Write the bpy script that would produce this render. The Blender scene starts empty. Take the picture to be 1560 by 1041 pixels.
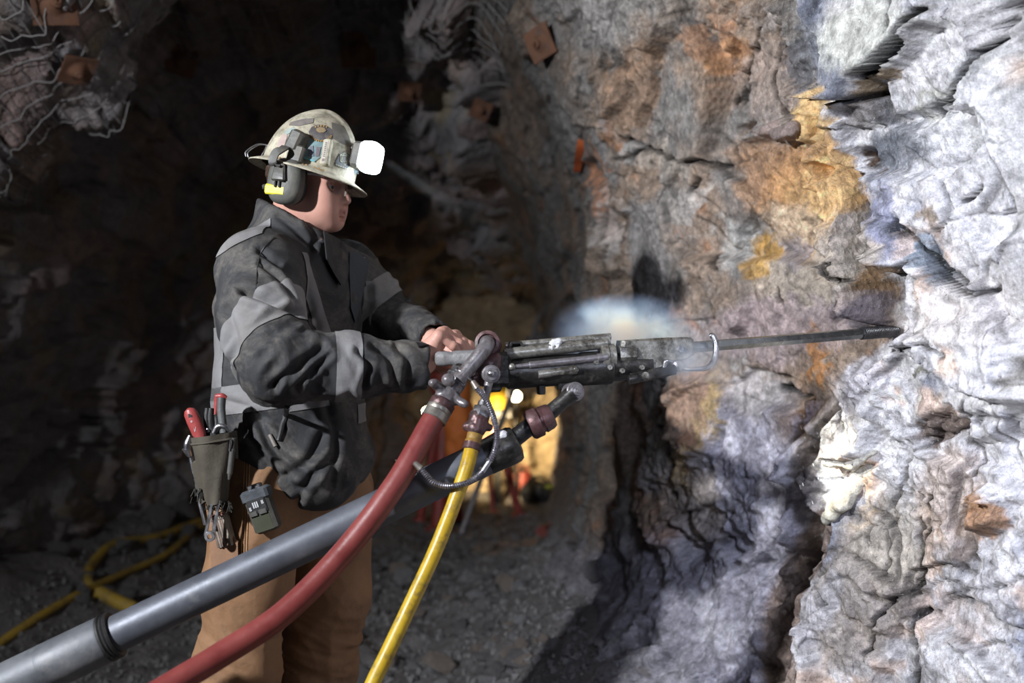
import bpy, bmesh, math, random
import numpy as np
from mathutils import Vector, Matrix

S = bpy.context.scene
COL = S.collection
CAMZ = 1.3
FPX = 1560.0

def P(px, py, Y):
    """world point seen at photo pixel (px, py) at depth Y in front of the camera"""
    return np.array([(px - 780.0) / FPX * Y, Y, CAMZ - (py - 520.5) / FPX * Y])

# ------------------------------------------------------------------ camera, world, light, exposure
cam_data = bpy.data.cameras.new('camera')
cam_data.sensor_width = 36.0
cam_data.lens = 36.0
cam_data.clip_start = 0.05
cam_data.dof.use_dof = True
cam_data.dof.focus_distance = 2.26
cam_data.dof.aperture_fstop = 2.0
cam = bpy.data.objects.new('camera', cam_data)
COL.objects.link(cam)
cam.location = (0, 0, CAMZ)
cam.rotation_euler = (math.pi / 2, 0, 0)
S.camera = cam

S.view_settings.view_transform = 'Standard'
S.view_settings.look = 'None'
S.view_settings.gamma = 1.0
S.view_settings.use_curve_mapping = False
S.view_settings.exposure = 0.0
S.cycles.volume_bounces = 2

world = bpy.data.worlds.new('world')
S.world = world
world.use_nodes = True
world.node_tree.nodes['Background'].inputs[0].default_value = (0.55, 0.65, 1.0, 1)
world.node_tree.nodes['Background'].inputs[1].default_value = 0.014

def aim(o, loc, target):
    o.location = loc
    d = Vector(target) - Vector(loc)
    o.rotation_euler = d.to_track_quat('-Z', 'Y').to_euler()

def spot(name, loc, target, power, color, angle, blend, radius):
    l = bpy.data.lights.new(name, 'SPOT')
    l.energy = power; l.color = color
    l.spot_size = math.radians(angle); l.spot_blend = blend; l.shadow_soft_size = radius
    o = bpy.data.objects.new(name, l); COL.objects.link(o)
    aim(o, loc, target)
    return o

# strobe on a stand behind the camera, to the left, raking across to the drilled face
spot('key_lamp', (-2.35, 0.15, 2.35), (0.75, 2.8, 1.4), 690, (0.93, 0.95, 1.0), 112, 1.0, 0.06)
# cooler, weaker fill strobe to the right of the camera, feathered onto the near rock face
spot('fill_lamp', (0.55, -0.35, 2.0), (0.90, 2.65, 0.75), 165, (0.72, 0.78, 1.0), 50, 1.0, 0.2)
# worklights at the end of the drift
spot('drift_lamp', (-0.25, 7.6, 0.75), (0.12, 9.1, 0.26), 420, (1.0, 0.76, 0.42), 62, 0.9, 0.05)

# ------------------------------------------------------------------ numpy noise
def hash3(ix, iy, iz, seed):
    h = (ix.astype(np.int64) * 73856093) ^ (iy.astype(np.int64) * 19349663) ^ (iz.astype(np.int64) * 83492791) ^ (seed * 2654435761)
    h &= 0xffffffff
    h = ((h ^ (h >> 16)) * 0x45d9f3b) & 0xffffffff
    h = ((h ^ (h >> 16)) * 0x45d9f3b) & 0xffffffff
    h ^= (h >> 16)
    return h

def h01(h, k=0):
    h = (h + k * 0x9E3779B9) & 0xffffffff
    h = ((h ^ (h >> 15)) * 0x2c1b3c6d) & 0xffffffff
    h = ((h ^ (h >> 12)) * 0x297a2d39) & 0xffffffff
    h ^= (h >> 15)
    return (h / 4294967295.0).astype(np.float32)

def vnoise(p, seed=0):
    """smooth value noise in [-1, 1]; p (n,3)"""
    f = np.floor(p)
    t = (p - f).astype(np.float32)
    t = t * t * t * (t * (t * 6 - 15) + 10)
    i = f.astype(np.int64)
    r = 0
    for dx in (0, 1):
        wx = t[:, 0] if dx else 1 - t[:, 0]
        for dy in (0, 1):
            wy = t[:, 1] if dy else 1 - t[:, 1]
            for dz in (0, 1):
                wz = t[:, 2] if dz else 1 - t[:, 2]
                r = r + wx * wy * wz * h01(hash3(i[:, 0] + dx, i[:, 1] + dy, i[:, 2] + dz, seed))
    return r * 2 - 1

def fbm(p, octv=4, seed=0, gain=0.5, ridged=False):
    a, r, q = 1.0, 0, np.asarray(p, dtype=np.float64)
    for k in range(octv):
        n = vnoise(q, seed + 17 * k)
        if ridged:
            n = 1 - 2 * np.abs(n)
        r = r + a * n
        a *= gain
        q = q * 2.03 + 11.7
    return r

def facets(p, seed=0, tilt=1.0):
    """piecewise planar rock: every 3D voronoi cell is a plane of its own; returns height, edge distance, cell random"""
    f = np.floor(p).astype(np.int64)
    n = len(p)
    b1 = np.full(n, 1e9, np.float32); b2 = b1.copy()
    hh = np.zeros(n, np.int64)
    c = np.zeros((n, 3), np.float32)
    for dx in (-1, 0, 1):
        for dy in (-1, 0, 1):
            for dz in (-1, 0, 1):
                ix, iy, iz = f[:, 0] + dx, f[:, 1] + dy, f[:, 2] + dz
                h = hash3(ix, iy, iz, seed)
                q = np.stack([ix + h01(h, 1), iy + h01(h, 2), iz + h01(h, 3)], 1)
                d = ((q - p) ** 2).sum(1).astype(np.float32)
                m = d < b1
                b2 = np.where(m, b1, np.minimum(b2, d))
                hh = np.where(m, h, hh)
                c[m] = q[m]
                b1 = np.where(m, d, b1)
    g = np.stack([h01(hh, 5), h01(hh, 6), h01(hh, 7)], 1) * 2 - 1
    height = (h01(hh, 4) * 2 - 1) * 0.5 + tilt * ((p - c) * g).sum(1)
    return height.astype(np.float32), (np.sqrt(b2) - np.sqrt(b1)), h01(hh, 9)

def sstep(a, b, x):
    t = np.clip((x - a) / (b - a), 0, 1)
    return t * t * (3 - 2 * t)

# ------------------------------------------------------------------ scene object helpers
def tag(o, label=None, cat=None, group=None, kind=None):
    if label: o['label'] = label
    if cat: o['category'] = cat
    if group: o['group'] = group
    if kind: o['kind'] = kind
    return o

def empty(name, loc=(0, 0, 0), label=None, cat=None, group=None):
    o = bpy.data.objects.new(name, None)
    o.empty_display_size = 0.05
    COL.objects.link(o)
    o.location = loc
    return tag(o, label, cat, group)

def link(name, me, mat=None, parent=None, smooth=True):
    o = bpy.data.objects.new(name, me)
    COL.objects.link(o)
    if mat is not None and len(me.materials) == 0:
        me.materials.append(mat)
    if parent is not None:
        o.parent = parent
        o.matrix_parent_inverse = Matrix.Translation(-Vector(parent.location)) if parent.parent is None else Matrix()
    return o

def mesh_np(name, v, f, smooth=True, attrs=None):
    """mesh from numpy verts (n,3) and quad faces (m,4) or a python list of faces"""
    me = bpy.data.meshes.new(name)
    v = np.asarray(v, np.float32)
    if isinstance(f, np.ndarray):
        k = f.shape[1]
        me.vertices.add(len(v)); me.vertices.foreach_set('co', v.ravel())
        me.loops.add(f.size); me.loops.foreach_set('vertex_index', f.ravel().astype(np.int32))
        me.polygons.add(len(f))
        me.polygons.foreach_set('loop_start', np.arange(0, f.size, k, dtype=np.int32))
        me.update(calc_edges=True)
    else:
        me.from_pydata([tuple(map(float, q)) for q in v], [], f)
        me.update()
    me.polygons.foreach_set('use_smooth', np.full(len(me.polygons), smooth))
    if attrs:
        for nm, a in attrs.items():
            a = np.asarray(a, np.float32)
            if a.ndim == 2:
                at = me.attributes.new(nm, 'FLOAT_COLOR', 'POINT')
                if a.shape[1] == 3:
                    a = np.concatenate([a, np.ones((len(a), 1), np.float32)], 1)
                at.data.foreach_set('color', a.ravel())
            else:
                at = me.attributes.new(nm, 'FLOAT', 'POINT')
                at.data.foreach_set('value', a)
    me.update()
    return me

def grid_faces(nu, nv, flip=False, wrap=False):
    i = np.arange(nu - 1)[:, None]; jn = nv if wrap else nv - 1
    j = np.arange(jn)[None, :]
    j2 = (j + 1) % nv
    a = i * nv + j; b = i * nv + j2; c = (i + 1) * nv + j2; d = (i + 1) * nv + j
    f = np.stack([a, b, c, d], -1).reshape(-1, 4)
    return f[:, ::-1].copy() if flip else f

def norm(v):
    v = np.asarray(v, float)
    return v / (np.linalg.norm(v) + 1e-12)

class G:
    """collects shapes into ONE mesh"""
    def __init__(s):
        s.v = []; s.f = []; s.n = 0; s.sm = []
    def add(s, v, f, smooth=True):
        v = np.asarray(v, float)
        s.v.append(v)
        for q in f:
            s.f.append(tuple(int(i) + s.n for i in q)); s.sm.append(smooth)
        s.n += len(v)
        return s
    def tube(s, pts, r, seg=12, caps=True, spline=0, flat=False):
        pts = np.asarray(pts, float)
        if spline:
            pts, r = catmull(pts, spline, r)
        n = len(pts)
        r = np.full(n, r, float) if np.ndim(r) == 0 else np.asarray(r, float)
        t = np.gradient(pts, axis=0)
        t /= np.linalg.norm(t, axis=1)[:, None] + 1e-12
        up = np.array([0, 0, 1.0]) if abs(t[0][2]) < 0.9 else np.array([0, 1.0, 0])
        a = norm(np.cross(t[0], up))
        V = []
        for i in range(n):
            a = norm(a - t[i] * np.dot(a, t[i]))
            b = np.cross(t[i], a)
            for k in range(seg):
                w = 2 * math.pi * k / seg
                V.append(pts[i] + r[i] * (math.cos(w) * a + math.sin(w) * b))
        F = [(i * seg + k, i * seg + (k + 1) % seg, (i + 1) * seg + (k + 1) % seg, (i + 1) * seg + k) for i in range(n - 1) for k in range(seg)]
        s.add(V, F, not flat)
        if caps:
            base = s.n - n * seg
            s.f.append(tuple(base + k for k in reversed(range(seg)))); s.sm.append(False)
            s.f.append(tuple(base + (n - 1) * seg + k for k in range(seg))); s.sm.append(False)
        return s
    def lathe(s, o, ax, prof, seg=24, flat=False, phase=0.0):
        """profile list of (along, radius) around the axis; repeated rows give hard edges"""
        o = np.asarray(o, float); ax = norm(ax)
        up = np.array([0, 0, 1.0]) if abs(ax[2]) < 0.9 else np.array([0, 1.0, 0])
        a = norm(np.cross(ax, up)); b = np.cross(ax, a)
        for (x0, r0), (x1, r1) in zip(prof[:-1], prof[1:]):
            V = []
            for x, r in ((x0, r0), (x1, r1)):
                for k in range(seg):
                    w = 2 * math.pi * k / seg + phase
                    V.append(o + ax * x + r * (math.cos(w) * a + math.sin(w) * b))
            s.add(V, [(k, (k + 1) % seg, seg + (k + 1) % seg, seg + k) for k in range(seg)], not flat)
        return s
    def box(s, c, ex, ey, ez, hx, hy, hz, bev=0.0, taper=1.0):
        """oriented box with chamfered long edges; half sizes; taper shrinks the +x end"""
        c = np.asarray(c, float); ex = norm(ex); ey = norm(ey); ez = norm(ez)
        bev = min(bev, hy * .9, hz * .9, hx * .9)
        rows = []
        for x, ins in ((-hx, bev), (-hx + bev, 0.0), (hx - bev, 0.0), (hx, bev)):
            k = taper if x > 0 else 1.0
            y1, z1 = (hy - ins) * k, (hz - ins) * k
            b = bev * k
            if bev > 0:
                pr = [(y1, z1 - b), (y1 - b, z1), (-y1 + b, z1), (-y1, z1 - b), (-y1, -z1 + b), (-y1 + b, -z1), (y1 - b, -z1), (y1, -z1 + b)]
            else:
                pr = [(y1, z1), (-y1, z1), (-y1, -z1), (y1, -z1)]
            rows.append([c + ex * x + ey * y + ez * z for y, z in pr])
        if bev == 0:
            rows = [rows[0], rows[3]]
        m = len(rows[0]); V = [q for r in rows for q in r]
        F = [(i * m + k, (i + 1) * m + k, (i + 1) * m + (k + 1) % m, i * m + (k + 1) % m) for i in range(len(rows) - 1) for k in range(m)]
        F.append(tuple(range(m))); F.append(tuple(reversed(range((len(rows) - 1) * m, len(rows) * m))))
        return s.add(V, F, False)
    def prism(s, poly, d, bev=0.0):
        """polygon (list of 3D points) extruded by the vector d, rim chamfered by bev"""
        poly = np.asarray(poly, float); d = np.asarray(d, float); n = len(poly); c = poly.mean(0)
        if bev > 0:
            u = norm(d)
            ins = poly + np.array([norm(c - q) * bev for q in poly])
            rows = [ins, poly + u * bev, poly + d - u * bev, ins + d]
        else:
            rows = [poly, poly + d]
        V = np.concatenate(rows)
        F = [(i * n + k, i * n + (k + 1) % n, (i + 1) * n + (k + 1) % n, (i + 1) * n + k) for i in range(len(rows) - 1) for k in range(n)]
        F.append(tuple(reversed(range(n)))); F.append(tuple(range((len(rows) - 1) * n, len(rows) * n)))
        return s.add(V, F, False)
    def ball(s, c, r, seg=16, ring=10, ax=None):
        c = np.asarray(c, float)
        r = np.array([r, r, r], float) if np.ndim(r) == 0 else np.asarray(r, float)
        M = np.eye(3) if ax is None else np.asarray(ax, float)
        V = []
        for i in range(ring + 1):
            th = math.pi * i / ring
            for k in range(seg):
                ph = 2 * math.pi * k / seg
                q = np.array([math.sin(th) * math.cos(ph), math.sin(th) * math.sin(ph), math.cos(th)]) * r
                V.append(c + q @ M)
        F = [(i * seg + k, (i + 1) * seg + k, (i + 1) * seg + (k + 1) % seg, i * seg + (k + 1) % seg) for i in range(ring) for k in range(seg)]
        return s.add(V, F, True)
    def mesh(s, name):
        me = bpy.data.meshes.new(name)
        me.from_pydata([tuple(q) for q in np.concatenate(s.v)], [], s.f)
        me.polygons.foreach_set('use_smooth', s.sm)
        bm = bmesh.new(); bm.from_mesh(me)
        bmesh.ops.remove_doubles(bm, verts=bm.verts, dist=1e-6)
        bmesh.ops.recalc_face_normals(bm, faces=bm.faces)
        bm.to_mesh(me); bm.free()
        me.update()
        return me
    def build(s, name, mat, parent=None, bevel=0.0):
        me = s.mesh(name)
        try:
            me.set_sharp_from_angle(angle=math.radians(38))
        except Exception:
            pass
        return link(name, me, mat, parent)

def catmull(pts, k, r=None):
    pts = np.asarray(pts, float); n = len(pts)
    ext = np.vstack([2 * pts[0] - pts[1], pts, 2 * pts[-1] - pts[-2]])
    out, ro = [], []
    rr = None if r is None or np.ndim(r) == 0 else np.asarray(r, float)
    for i in range(n - 1):
        p0, p1, p2, p3 = ext[i:i + 4]
        for t in np.linspace(0, 1, k, endpoint=False):
            out.append(0.5 * (2 * p1 + (p2 - p0) * t + (2 * p0 - 5 * p1 + 4 * p2 - p3) * t ** 2 + (3 * p1 - p0 - 3 * p2 + p3) * t ** 3))
            if rr is not None: ro.append(rr[i] * (1 - t) + rr[i + 1] * t)
    out.append(pts[-1])
    if rr is not None:
        ro.append(rr[-1]); r = np.array(ro)
    return np.array(out), r

# ------------------------------------------------------------------ signed distance modelling
class Field:
    """distance field on a grid; every shape only touches its own neighbourhood"""
    def __init__(s, lo, hi, h):
        s.lo = np.asarray(lo, float); s.h = h
        s.n = np.ceil((np.asarray(hi, float) - s.lo) / h).astype(int) + 1
        s.d = np.full(s.n, 0.2, np.float32)
    def sub(s, lo, hi):
        a = np.clip(np.floor((np.asarray(lo) - s.lo) / s.h).astype(int), 0, s.n)
        b = np.clip(np.ceil((np.asarray(hi) - s.lo) / s.h).astype(int) + 1, 0, s.n)
        sl = tuple(slice(i, j) for i, j in zip(a, b))
        ax = [(s.lo[k] + s.h * np.arange(a[k], b[k])).astype(np.float32) for k in range(3)]
        return sl, np.meshgrid(*ax, indexing='ij', sparse=True)
    def put(s, sl, q, k, op):
        d = s.d[sl]
        if op == 'u':
            if k > 0:
                t = np.maximum(k - np.abs(d - q), 0) / k
                s.d[sl] = np.minimum(d, q) - t * t * k * 0.25
            else:
                s.d[sl] = np.minimum(d, q)
        elif op == 's':
            q = -q
            if k > 0:
                t = np.maximum(k - np.abs(d - q), 0) / k
                s.d[sl] = np.maximum(d, q) + t * t * k * 0.25
            else:
                s.d[sl] = np.maximum(d, q)
    def capsule(s, a, b, ra, rb, k=0.02, op='u', flat=None):
        a = np.asarray(a, float); b = np.asarray(b, float)
        m = max(ra, rb) + k + 2 * s.h + 0.01
        sl, (X, Y, Z) = s.sub(np.minimum(a, b) - m, np.maximum(a, b) + m)
        e = b - a; L2 = float(e @ e) + 1e-12
        px, py, pz = X - a[0], Y - a[1], Z - a[2]
        t = np.clip((px * e[0] + py * e[1] + pz * e[2]) / L2, 0, 1)
        dx, dy, dz = px - t * e[0], py - t * e[1], pz - t * e[2]
        if flat is not None:            # squash along one axis: (unit vector, factor)
            u, fac = flat
            w = dx * u[0] + dy * u[1] + dz * u[2]
            dd = dx * dx + dy * dy + dz * dz + w * w * (fac * fac - 1)
        else:
            dd = dx * dx + dy * dy + dz * dz
        s.put(sl, np.sqrt(dd) - (ra + (rb - ra) * t), k, op)
        return s
    def ellipsoid(s, c, r, k=0.02, op='u', M=None):
        c = np.asarray(c, float); r = np.asarray(r, float)
        m = max(r) + k + 2 * s.h + 0.01
        sl, (X, Y, Z) = s.sub(c - m, c + m)
        X, Y, Z = X - c[0], Y - c[1], Z - c[2]
        if M is not None:
            M = np.asarray(M, float)     # rows = local axes
            X, Y, Z = (M[i][0] * X + M[i][1] * Y + M[i][2] * Z for i in range(3))
        k0 = np.sqrt((X / r[0]) ** 2 + (Y / r[1]) ** 2 + (Z / r[2]) ** 2)
        k1 = np.sqrt((X / r[0] ** 2) ** 2 + (Y / r[1] ** 2) ** 2 + (Z / r[2] ** 2) ** 2) + 1e-9
        s.put(sl, (k0 * (k0 - 1) / k1).astype(np.float32), k, op)
        return s
    def chain(s, pts, rad, k=0.02, op='u', flat=None):
        for i in range(len(pts) - 1):
            s.capsule(pts[i], pts[i + 1], rad[i], rad[i + 1], k, op, flat)
        return s
    def cut(s, o, n):
        """remove the half space on the +n side of o"""
        n = norm(n); o = np.asarray(o, float)
        sl, (X, Y, Z) = s.sub(s.lo, s.lo + s.h * s.n)
        s.d = np.maximum(s.d, ((X - o[0]) * n[0] + (Y - o[1]) * n[1] + (Z - o[2]) * n[2]).astype(np.float32))
        return s
    def mesh(s):
        """naive surface nets -> verts (n,3), quads (m,4)"""
        d = s.d; nx, ny, nz = d.shape
        ins = d < 0
        cnt = np.zeros((nx - 1, ny - 1, nz - 1), np.int8)
        for a in (0, 1):
            for b in (0, 1):
                for c in (0, 1):
                    cnt += ins[a:nx - 1 + a, b:ny - 1 + b, c:nz - 1 + c]
        act = (cnt > 0) & (cnt < 8)
        idx = np.full(act.shape, -1, np.int64)
        I = np.argwhere(act); idx[act] = np.arange(len(I))
        acc = np.zeros((len(I), 3)); num = np.zeros(len(I))
        C = [(a, b, c) for a in (0, 1) for b in (0, 1) for c in (0, 1)]
        val = {c: d[I[:, 0] + c[0], I[:, 1] + c[1], I[:, 2] + c[2]] for c in C}
        for c in C:
            for ax in range(3):
                if c[ax] == 0:
                    e = list(c); e[ax] = 1; e = tuple(e)
                    v0, v1 = val[c], val[e]
                    m = (v0 < 0) != (v1 < 0)
                    t = np.where(m, v0 / np.where(m, v0 - v1, 1), 0)
                    pos = np.array(c, float)[None, :].repeat(len(I), 0)
                    pos[:, ax] += t
                    acc[m] += pos[m]; num[m] += 1
        V = s.lo + s.h * (I + acc / num[:, None])
        F = []
        for ax in range(3):
            sl0 = [slice(1, n - 1) for n in d.shape]; sl1 = list(sl0)
            sl0[ax] = slice(0, d.shape[ax] - 1); sl1[ax] = slice(1, d.shape[ax])
            a, b = ins[tuple(sl0)], ins[tuple(sl1)]
            E = np.argwhere(a != b)
            sgn = a[a != b]
            base = E.copy()
            for k in range(3):
                if k != ax: base[:, k] += 1
            u, w = [(1, 2), (2, 0), (0, 1)][ax]
            def at(du, dw):
                q = base.copy(); q[:, u] += du; q[:, w] += dw
                return idx[q[:, 0], q[:, 1], q[:, 2]]
            q = np.stack([at(-1, -1), at(0, -1), at(0, 0), at(-1, 0)], 1)
            q[~sgn] = q[~sgn][:, ::-1]
            F.append(q)
        F = np.concatenate(F); F = F[(F >= 0).all(1)]
        return V, F

def vert_normals(v, f):
    a = v[f[:, 2]] - v[f[:, 0]]; b = v[f[:, 3]] - v[f[:, 1]]
    n = np.cross(a, b); out = np.zeros_like(v)
    for k in range(4):
        np.add.at(out, f[:, k], n)
    return out / (np.linalg.norm(out, axis=1)[:, None] + 1e-12)

def relax(v, f, it=2, w=0.5):
    for _ in range(it):
        acc = np.zeros_like(v); cnt = np.zeros(len(v))
        for k in range(4):
            np.add.at(acc, f[:, k], v[f[:, (k + 1) % 4]]); np.add.at(cnt, f[:, k], 1)
            np.add.at(acc, f[:, k], v[f[:, (k - 1) % 4]]); np.add.at(cnt, f[:, k], 1)
        v = v * (1 - w) + w * acc / np.maximum(cnt, 1)[:, None]
    return v
# ------------------------------------------------------------------ materials
class Mat:
    def __init__(s, name, rough=0.6, metal=0.0):
        s.m = bpy.data.materials.new(name); s.m.use_nodes = True
        s.nt = s.m.node_tree; s.b = s.nt.nodes['Principled BSDF']
        s.b.inputs['Roughness'].default_value = rough
        s.b.inputs['Metallic'].default_value = metal
    def n(s, t, **kw):
        x = s.nt.nodes.new(t)
        for k, v in kw.items(): setattr(x, k, v)
        return x
    def l(s, a, b): s.nt.links.new(a, b)
    def coord(s):
        if not hasattr(s, '_c'): s._c = s.n('ShaderNodeTexCoord').outputs['Object']
        return s._c
    def noise(s, scale, detail=5, rough=0.6, dist=0.0, vec=None, out=0):
        x = s.n('ShaderNodeTexNoise')
        x.inputs['Scale'].default_value = scale; x.inputs['Detail'].default_value = detail
        x.inputs['Roughness'].default_value = rough; x.inputs['Distortion'].default_value = dist
        s.l(vec if vec is not None else s.coord(), x.inputs['Vector'])
        return x.outputs[out]
    def stretch(s, sc, rot=(0, 0, 0)):
        x = s.n('ShaderNodeMapping'); x.inputs['Scale'].default_value = sc; x.inputs['Rotation'].default_value = rot
        s.l(s.coord(), x.inputs['Vector']); return x.outputs[0]
    def ramp(s, src, stops):
        x = s.n('ShaderNodeValToRGB'); e = x.color_ramp.elements
        while len(e) > 1: e.remove(e[-1])
        e[0].position = stops[0][0]; e[0].color = (*stops[0][1], 1)
        for p, c in stops[1:]:
            k = e.new(p); k.color = (*c, 1)
        s.l(src, x.inputs[0]); return x.outputs[0]
    def mix(s, fac, a, b, mode='MIX'):
        x = s.n('ShaderNodeMix', data_type='RGBA', blend_type=mode)
        for src, i in ((fac, 0), (a, 6), (b, 7)):
            if isinstance(src, (float, int)): x.inputs[i].default_value = src
            elif isinstance(src, tuple): x.inputs[i].default_value = (*src, 1)
            else: s.l(src, x.inputs[i])
        return x.outputs[2]
    def rng(s, src, a, b, c, d):
        x = s.n('ShaderNodeMapRange')
        x.inputs[1].default_value = a; x.inputs[2].default_value = b; x.inputs[3].default_value = c; x.inputs[4].default_value = d
        s.l(src, x.inputs[0]); return x.outputs[0]
    def math(s, op, a, b):
        x = s.n('ShaderNodeMath', operation=op)
        for src, i in ((a, 0), (b, 1)):
            if isinstance(src, (float, int)): x.inputs[i].default_value = src
            else: s.l(src, x.inputs[i])
        return x.outputs[0]
    def attr(s, name, out='Color'):
        x = s.n('ShaderNodeAttribute'); x.attribute_name = name; return x.outputs[out]
    def bump(s, h, dist=0.01, strength=1.0, prev=None):
        x = s.n('ShaderNodeBump'); x.inputs['Distance'].default_value = dist; x.inputs['Strength'].default_value = strength
        s.l(h, x.inputs['Height'])
        if prev is not None: s.l(prev, x.inputs['Normal'])
        return x.outputs[0]
    def set(s, color=None, rough=None, metal=None, normal=None):
        for v, nm in ((color, 'Base Color'), (rough, 'Roughness'), (metal, 'Metallic'), (normal, 'Normal')):
            if v is None: continue
            if isinstance(v, (float, int)): s.b.inputs[nm].default_value = v
            elif isinstance(v, tuple): s.b.inputs[nm].default_value = (*v, 1)
            else: s.l(v, s.b.inputs[nm])
        return s

def simple(name, c1, c2, scale=30, rough=0.6, metal=0.0, bump=0.001, rvar=0.15, detail=4, grime=None, gscale=9, gamt=(0.5, 0.7)):
    """two tone procedural surface with fine relief; grime adds dust or rust patches"""
    m = Mat(name, rough, metal)
    n = m.noise(scale, detail)
    col = m.ramp(n, [(0.3, c1), (0.7, c2)])
    met = None
    if grime:
        g = m.rng(m.noise(gscale, 7, 0.7), gamt[0], gamt[1], 0, 1)
        col = m.mix(g, col, grime)
        if metal > 0:
            met = m.math('MULTIPLY', m.math('SUBTRACT', 1.0, g), metal)
    m.set(color=col, rough=m.rng(n, 0.2, 0.8, rough - rvar, rough + rvar), metal=met)
    if bump: m.set(normal=m.bump(m.noise(scale * 3, 4), bump))
    return m.m

def rock_material(name, rough=0.85, detail=1.0, bumpd=0.012):
    m = Mat(name, rough)
    c = m.attr('tint')
    n1 = m.noise(14, 8, 0.65, 0.15)
    n2 = m.noise(70, 6, 0.7)
    v = m.n('ShaderNodeTexVoronoi'); v.inputs['Scale'].default_value = 55; m.l(m.coord(), v.inputs['Vector'])
    n4 = m.noise(240, 4, 0.75)
    k = m.math('MULTIPLY', m.rng(n1, 0.25, 0.75, 0.68, 1.28), m.rng(n2, 0.3, 0.7, 0.74, 1.26))
    k = m.math('MULTIPLY', k, m.rng(n4, 0.3, 0.7, 0.70, 1.30))
    col = m.mix(1.0, c, k, 'MULTIPLY')
    # pale mineral grains and small dark pits
    col = m.mix(m.math('MULTIPLY', m.rng(m.noise(130, 3, 0.6), 0.60, 0.70, 0, 0.55), detail), col, m.mix(0.55, col, (0.72, 0.70, 0.68)))
    pit = m.rng(m.noise(95, 5, 0.75, 0.5), 0.33, 0.40, 0.75, 0)
    col = m.mix(m.math('MULTIPLY', pit, detail), col, m.mix(1.0, col, (0.22, 0.2, 0.19), 'MULTIPLY'))
    wet = m.attr('wet', 'Fac')
    m.set(color=col, rough=m.math('SUBTRACT', m.rng(n2, 0.3, 0.7, rough - 0.12, rough + 0.1), m.math('MULTIPLY', wet, 0.5)))
    b1 = m.bump(n1, bumpd * 1.0, 0.6)
    b2 = m.bump(v.outputs[0], bumpd * 0.45, 0.7 * detail, b1)
    b3 = m.bump(m.noise(160, 4, 0.7), bumpd * 0.22, 0.8 * detail, b2)
    m.set(normal=b3)
    return m.m

M_ROCK = rock_material('drilled_rock')
M_DIM = rock_material('tunnel_rock', 0.9, 0.6, 0.02)
M_FLOOR = rock_material('muck', 0.8, 0.8, 0.02)

def emit(name, col, strength):
    m = Mat(name); m.b.inputs['Emission Color'].default_value = (*col, 1); m.b.inputs['Emission Strength'].default_value = strength
    n = m.noise(20, 2); m.set(color=m.ramp(n, [(0.3, col), (0.7, col)]))
    return m.m
# ------------------------------------------------------------------ the drift: walls, back, floor
YR = [0.2, 1.4, 1.9, 2.1, 2.45, 2.75, 3.05, 3.3, 3.55, 4.2, 6.0, 7.5, 9.4]
XR = [1.40, 1.27, 1.14, 1.06, 0.935, 0.785, 0.64, 0.47, 0.39, 0.325, 0.28, 0.33, 0.40]
YL = [0.2, 1.5, 2.6, 3.5, 4.5, 6.0, 7.5, 9.4]
XL = [-3.1, -3.1, -2.9, -2.45, -2.35, -2.2, -1.5, -0.8]
YC = [0.2, 2.0, 3.0, 4.0, 5.0, 6.5, 7.8, 9.4]
ZC = [3.5, 3.4, 3.3, 3.1, 2.95, 2.4, 2.0, 1.75]

def smooth_interp(y, a, b):
    y = np.asarray(y, float)
    return (np.interp(y - 0.12, a, b) + np.interp(y, a, b) + np.interp(y + 0.12, a, b)) / 3

def section(phi, Y):
    """base point of the drift profile; phi 0 = foot of right wall, pi = foot of left wall"""
    xr, xl, zc = smooth_interp(Y, YR, XR), smooth_interp(Y, YL, XL), smooth_interp(Y, YC, ZC)
    e = 2 / 3.0
    c, s = np.cos(phi), np.sin(phi)
    cx, a = (xr + xl) / 2, (xr - xl) / 2
    x = cx + a * np.sign(c) * np.abs(c) ** e
    z = -0.1 + (zc + 0.1) * np.abs(s) ** e
    # muck piled against the foot of the right wall
    fl = np.clip((0.62 - z) / 0.7, 0, 1) ** 1.8 * sstep(2.2, 3.3, Y) * (1 - 0.8 * sstep(4.8, 6.3, Y)) * (c > 0)
    x = x - 0.75 * fl
    # hanging brow on the left shoulder: the near back comes down to an edge at about Y = 3.9
    w = sstep(0.415, 0.57, phi / np.pi) * (1 - sstep(0.73, 0.88, phi / np.pi))
    yb = 3.85 + 0.5 * (phi / np.pi - 0.6)
    br = w * sstep(2.2, yb, Y) * (1 - sstep(yb + 0.02, yb + 0.30, Y))
    nx, nz = np.sign(c) * np.abs(c) ** 1.3, np.abs(s) ** 1.3
    ln = np.sqrt(nx ** 2 + nz ** 2) + 1e-9
    x = x - 0.30 * br * nx / ln
    z = z - 0.93 * br * nz / ln
    return np.stack([x, Y + 0 * x, z], -1)

def grid_normals(g):
    du = np.gradient(g, axis=0); dv = np.gradient(g, axis=1)
    n = np.cross(du, dv)
    return n / (np.linalg.norm(n, axis=-1)[..., None] + 1e-12)

def lin(r, g, b):
    c = np.array([r, g, b], float) / 255
    return np.where(c < 0.04045, c / 12.92, ((c + 0.055) / 1.055) ** 2.4)

def seg_dist(p, poly):
    """distance to a polyline, side (cross product sign) and the nearest parameter"""
    poly = np.asarray(poly, float)
    best = np.full(len(p), 1e9); side = np.zeros(len(p)); par = np.zeros(len(p))
    for i in range(len(poly) - 1):
        a, b = poly[i], poly[i + 1]; e = b - a
        t = np.clip(((p - a) @ e) / (e @ e), 0, 1)
        q = p - (a + t[:, None] * e)
        d = np.hypot(q[:, 0], q[:, 1])
        m = d < best
        best = np.where(m, d, best)
        side = np.where(m, np.sign(e[0] * (p[:, 1] - a[1]) - e[1] * (p[:, 0] - a[0])), side)
        par = np.where(m, i + t, par)
    return best, side, par

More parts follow.
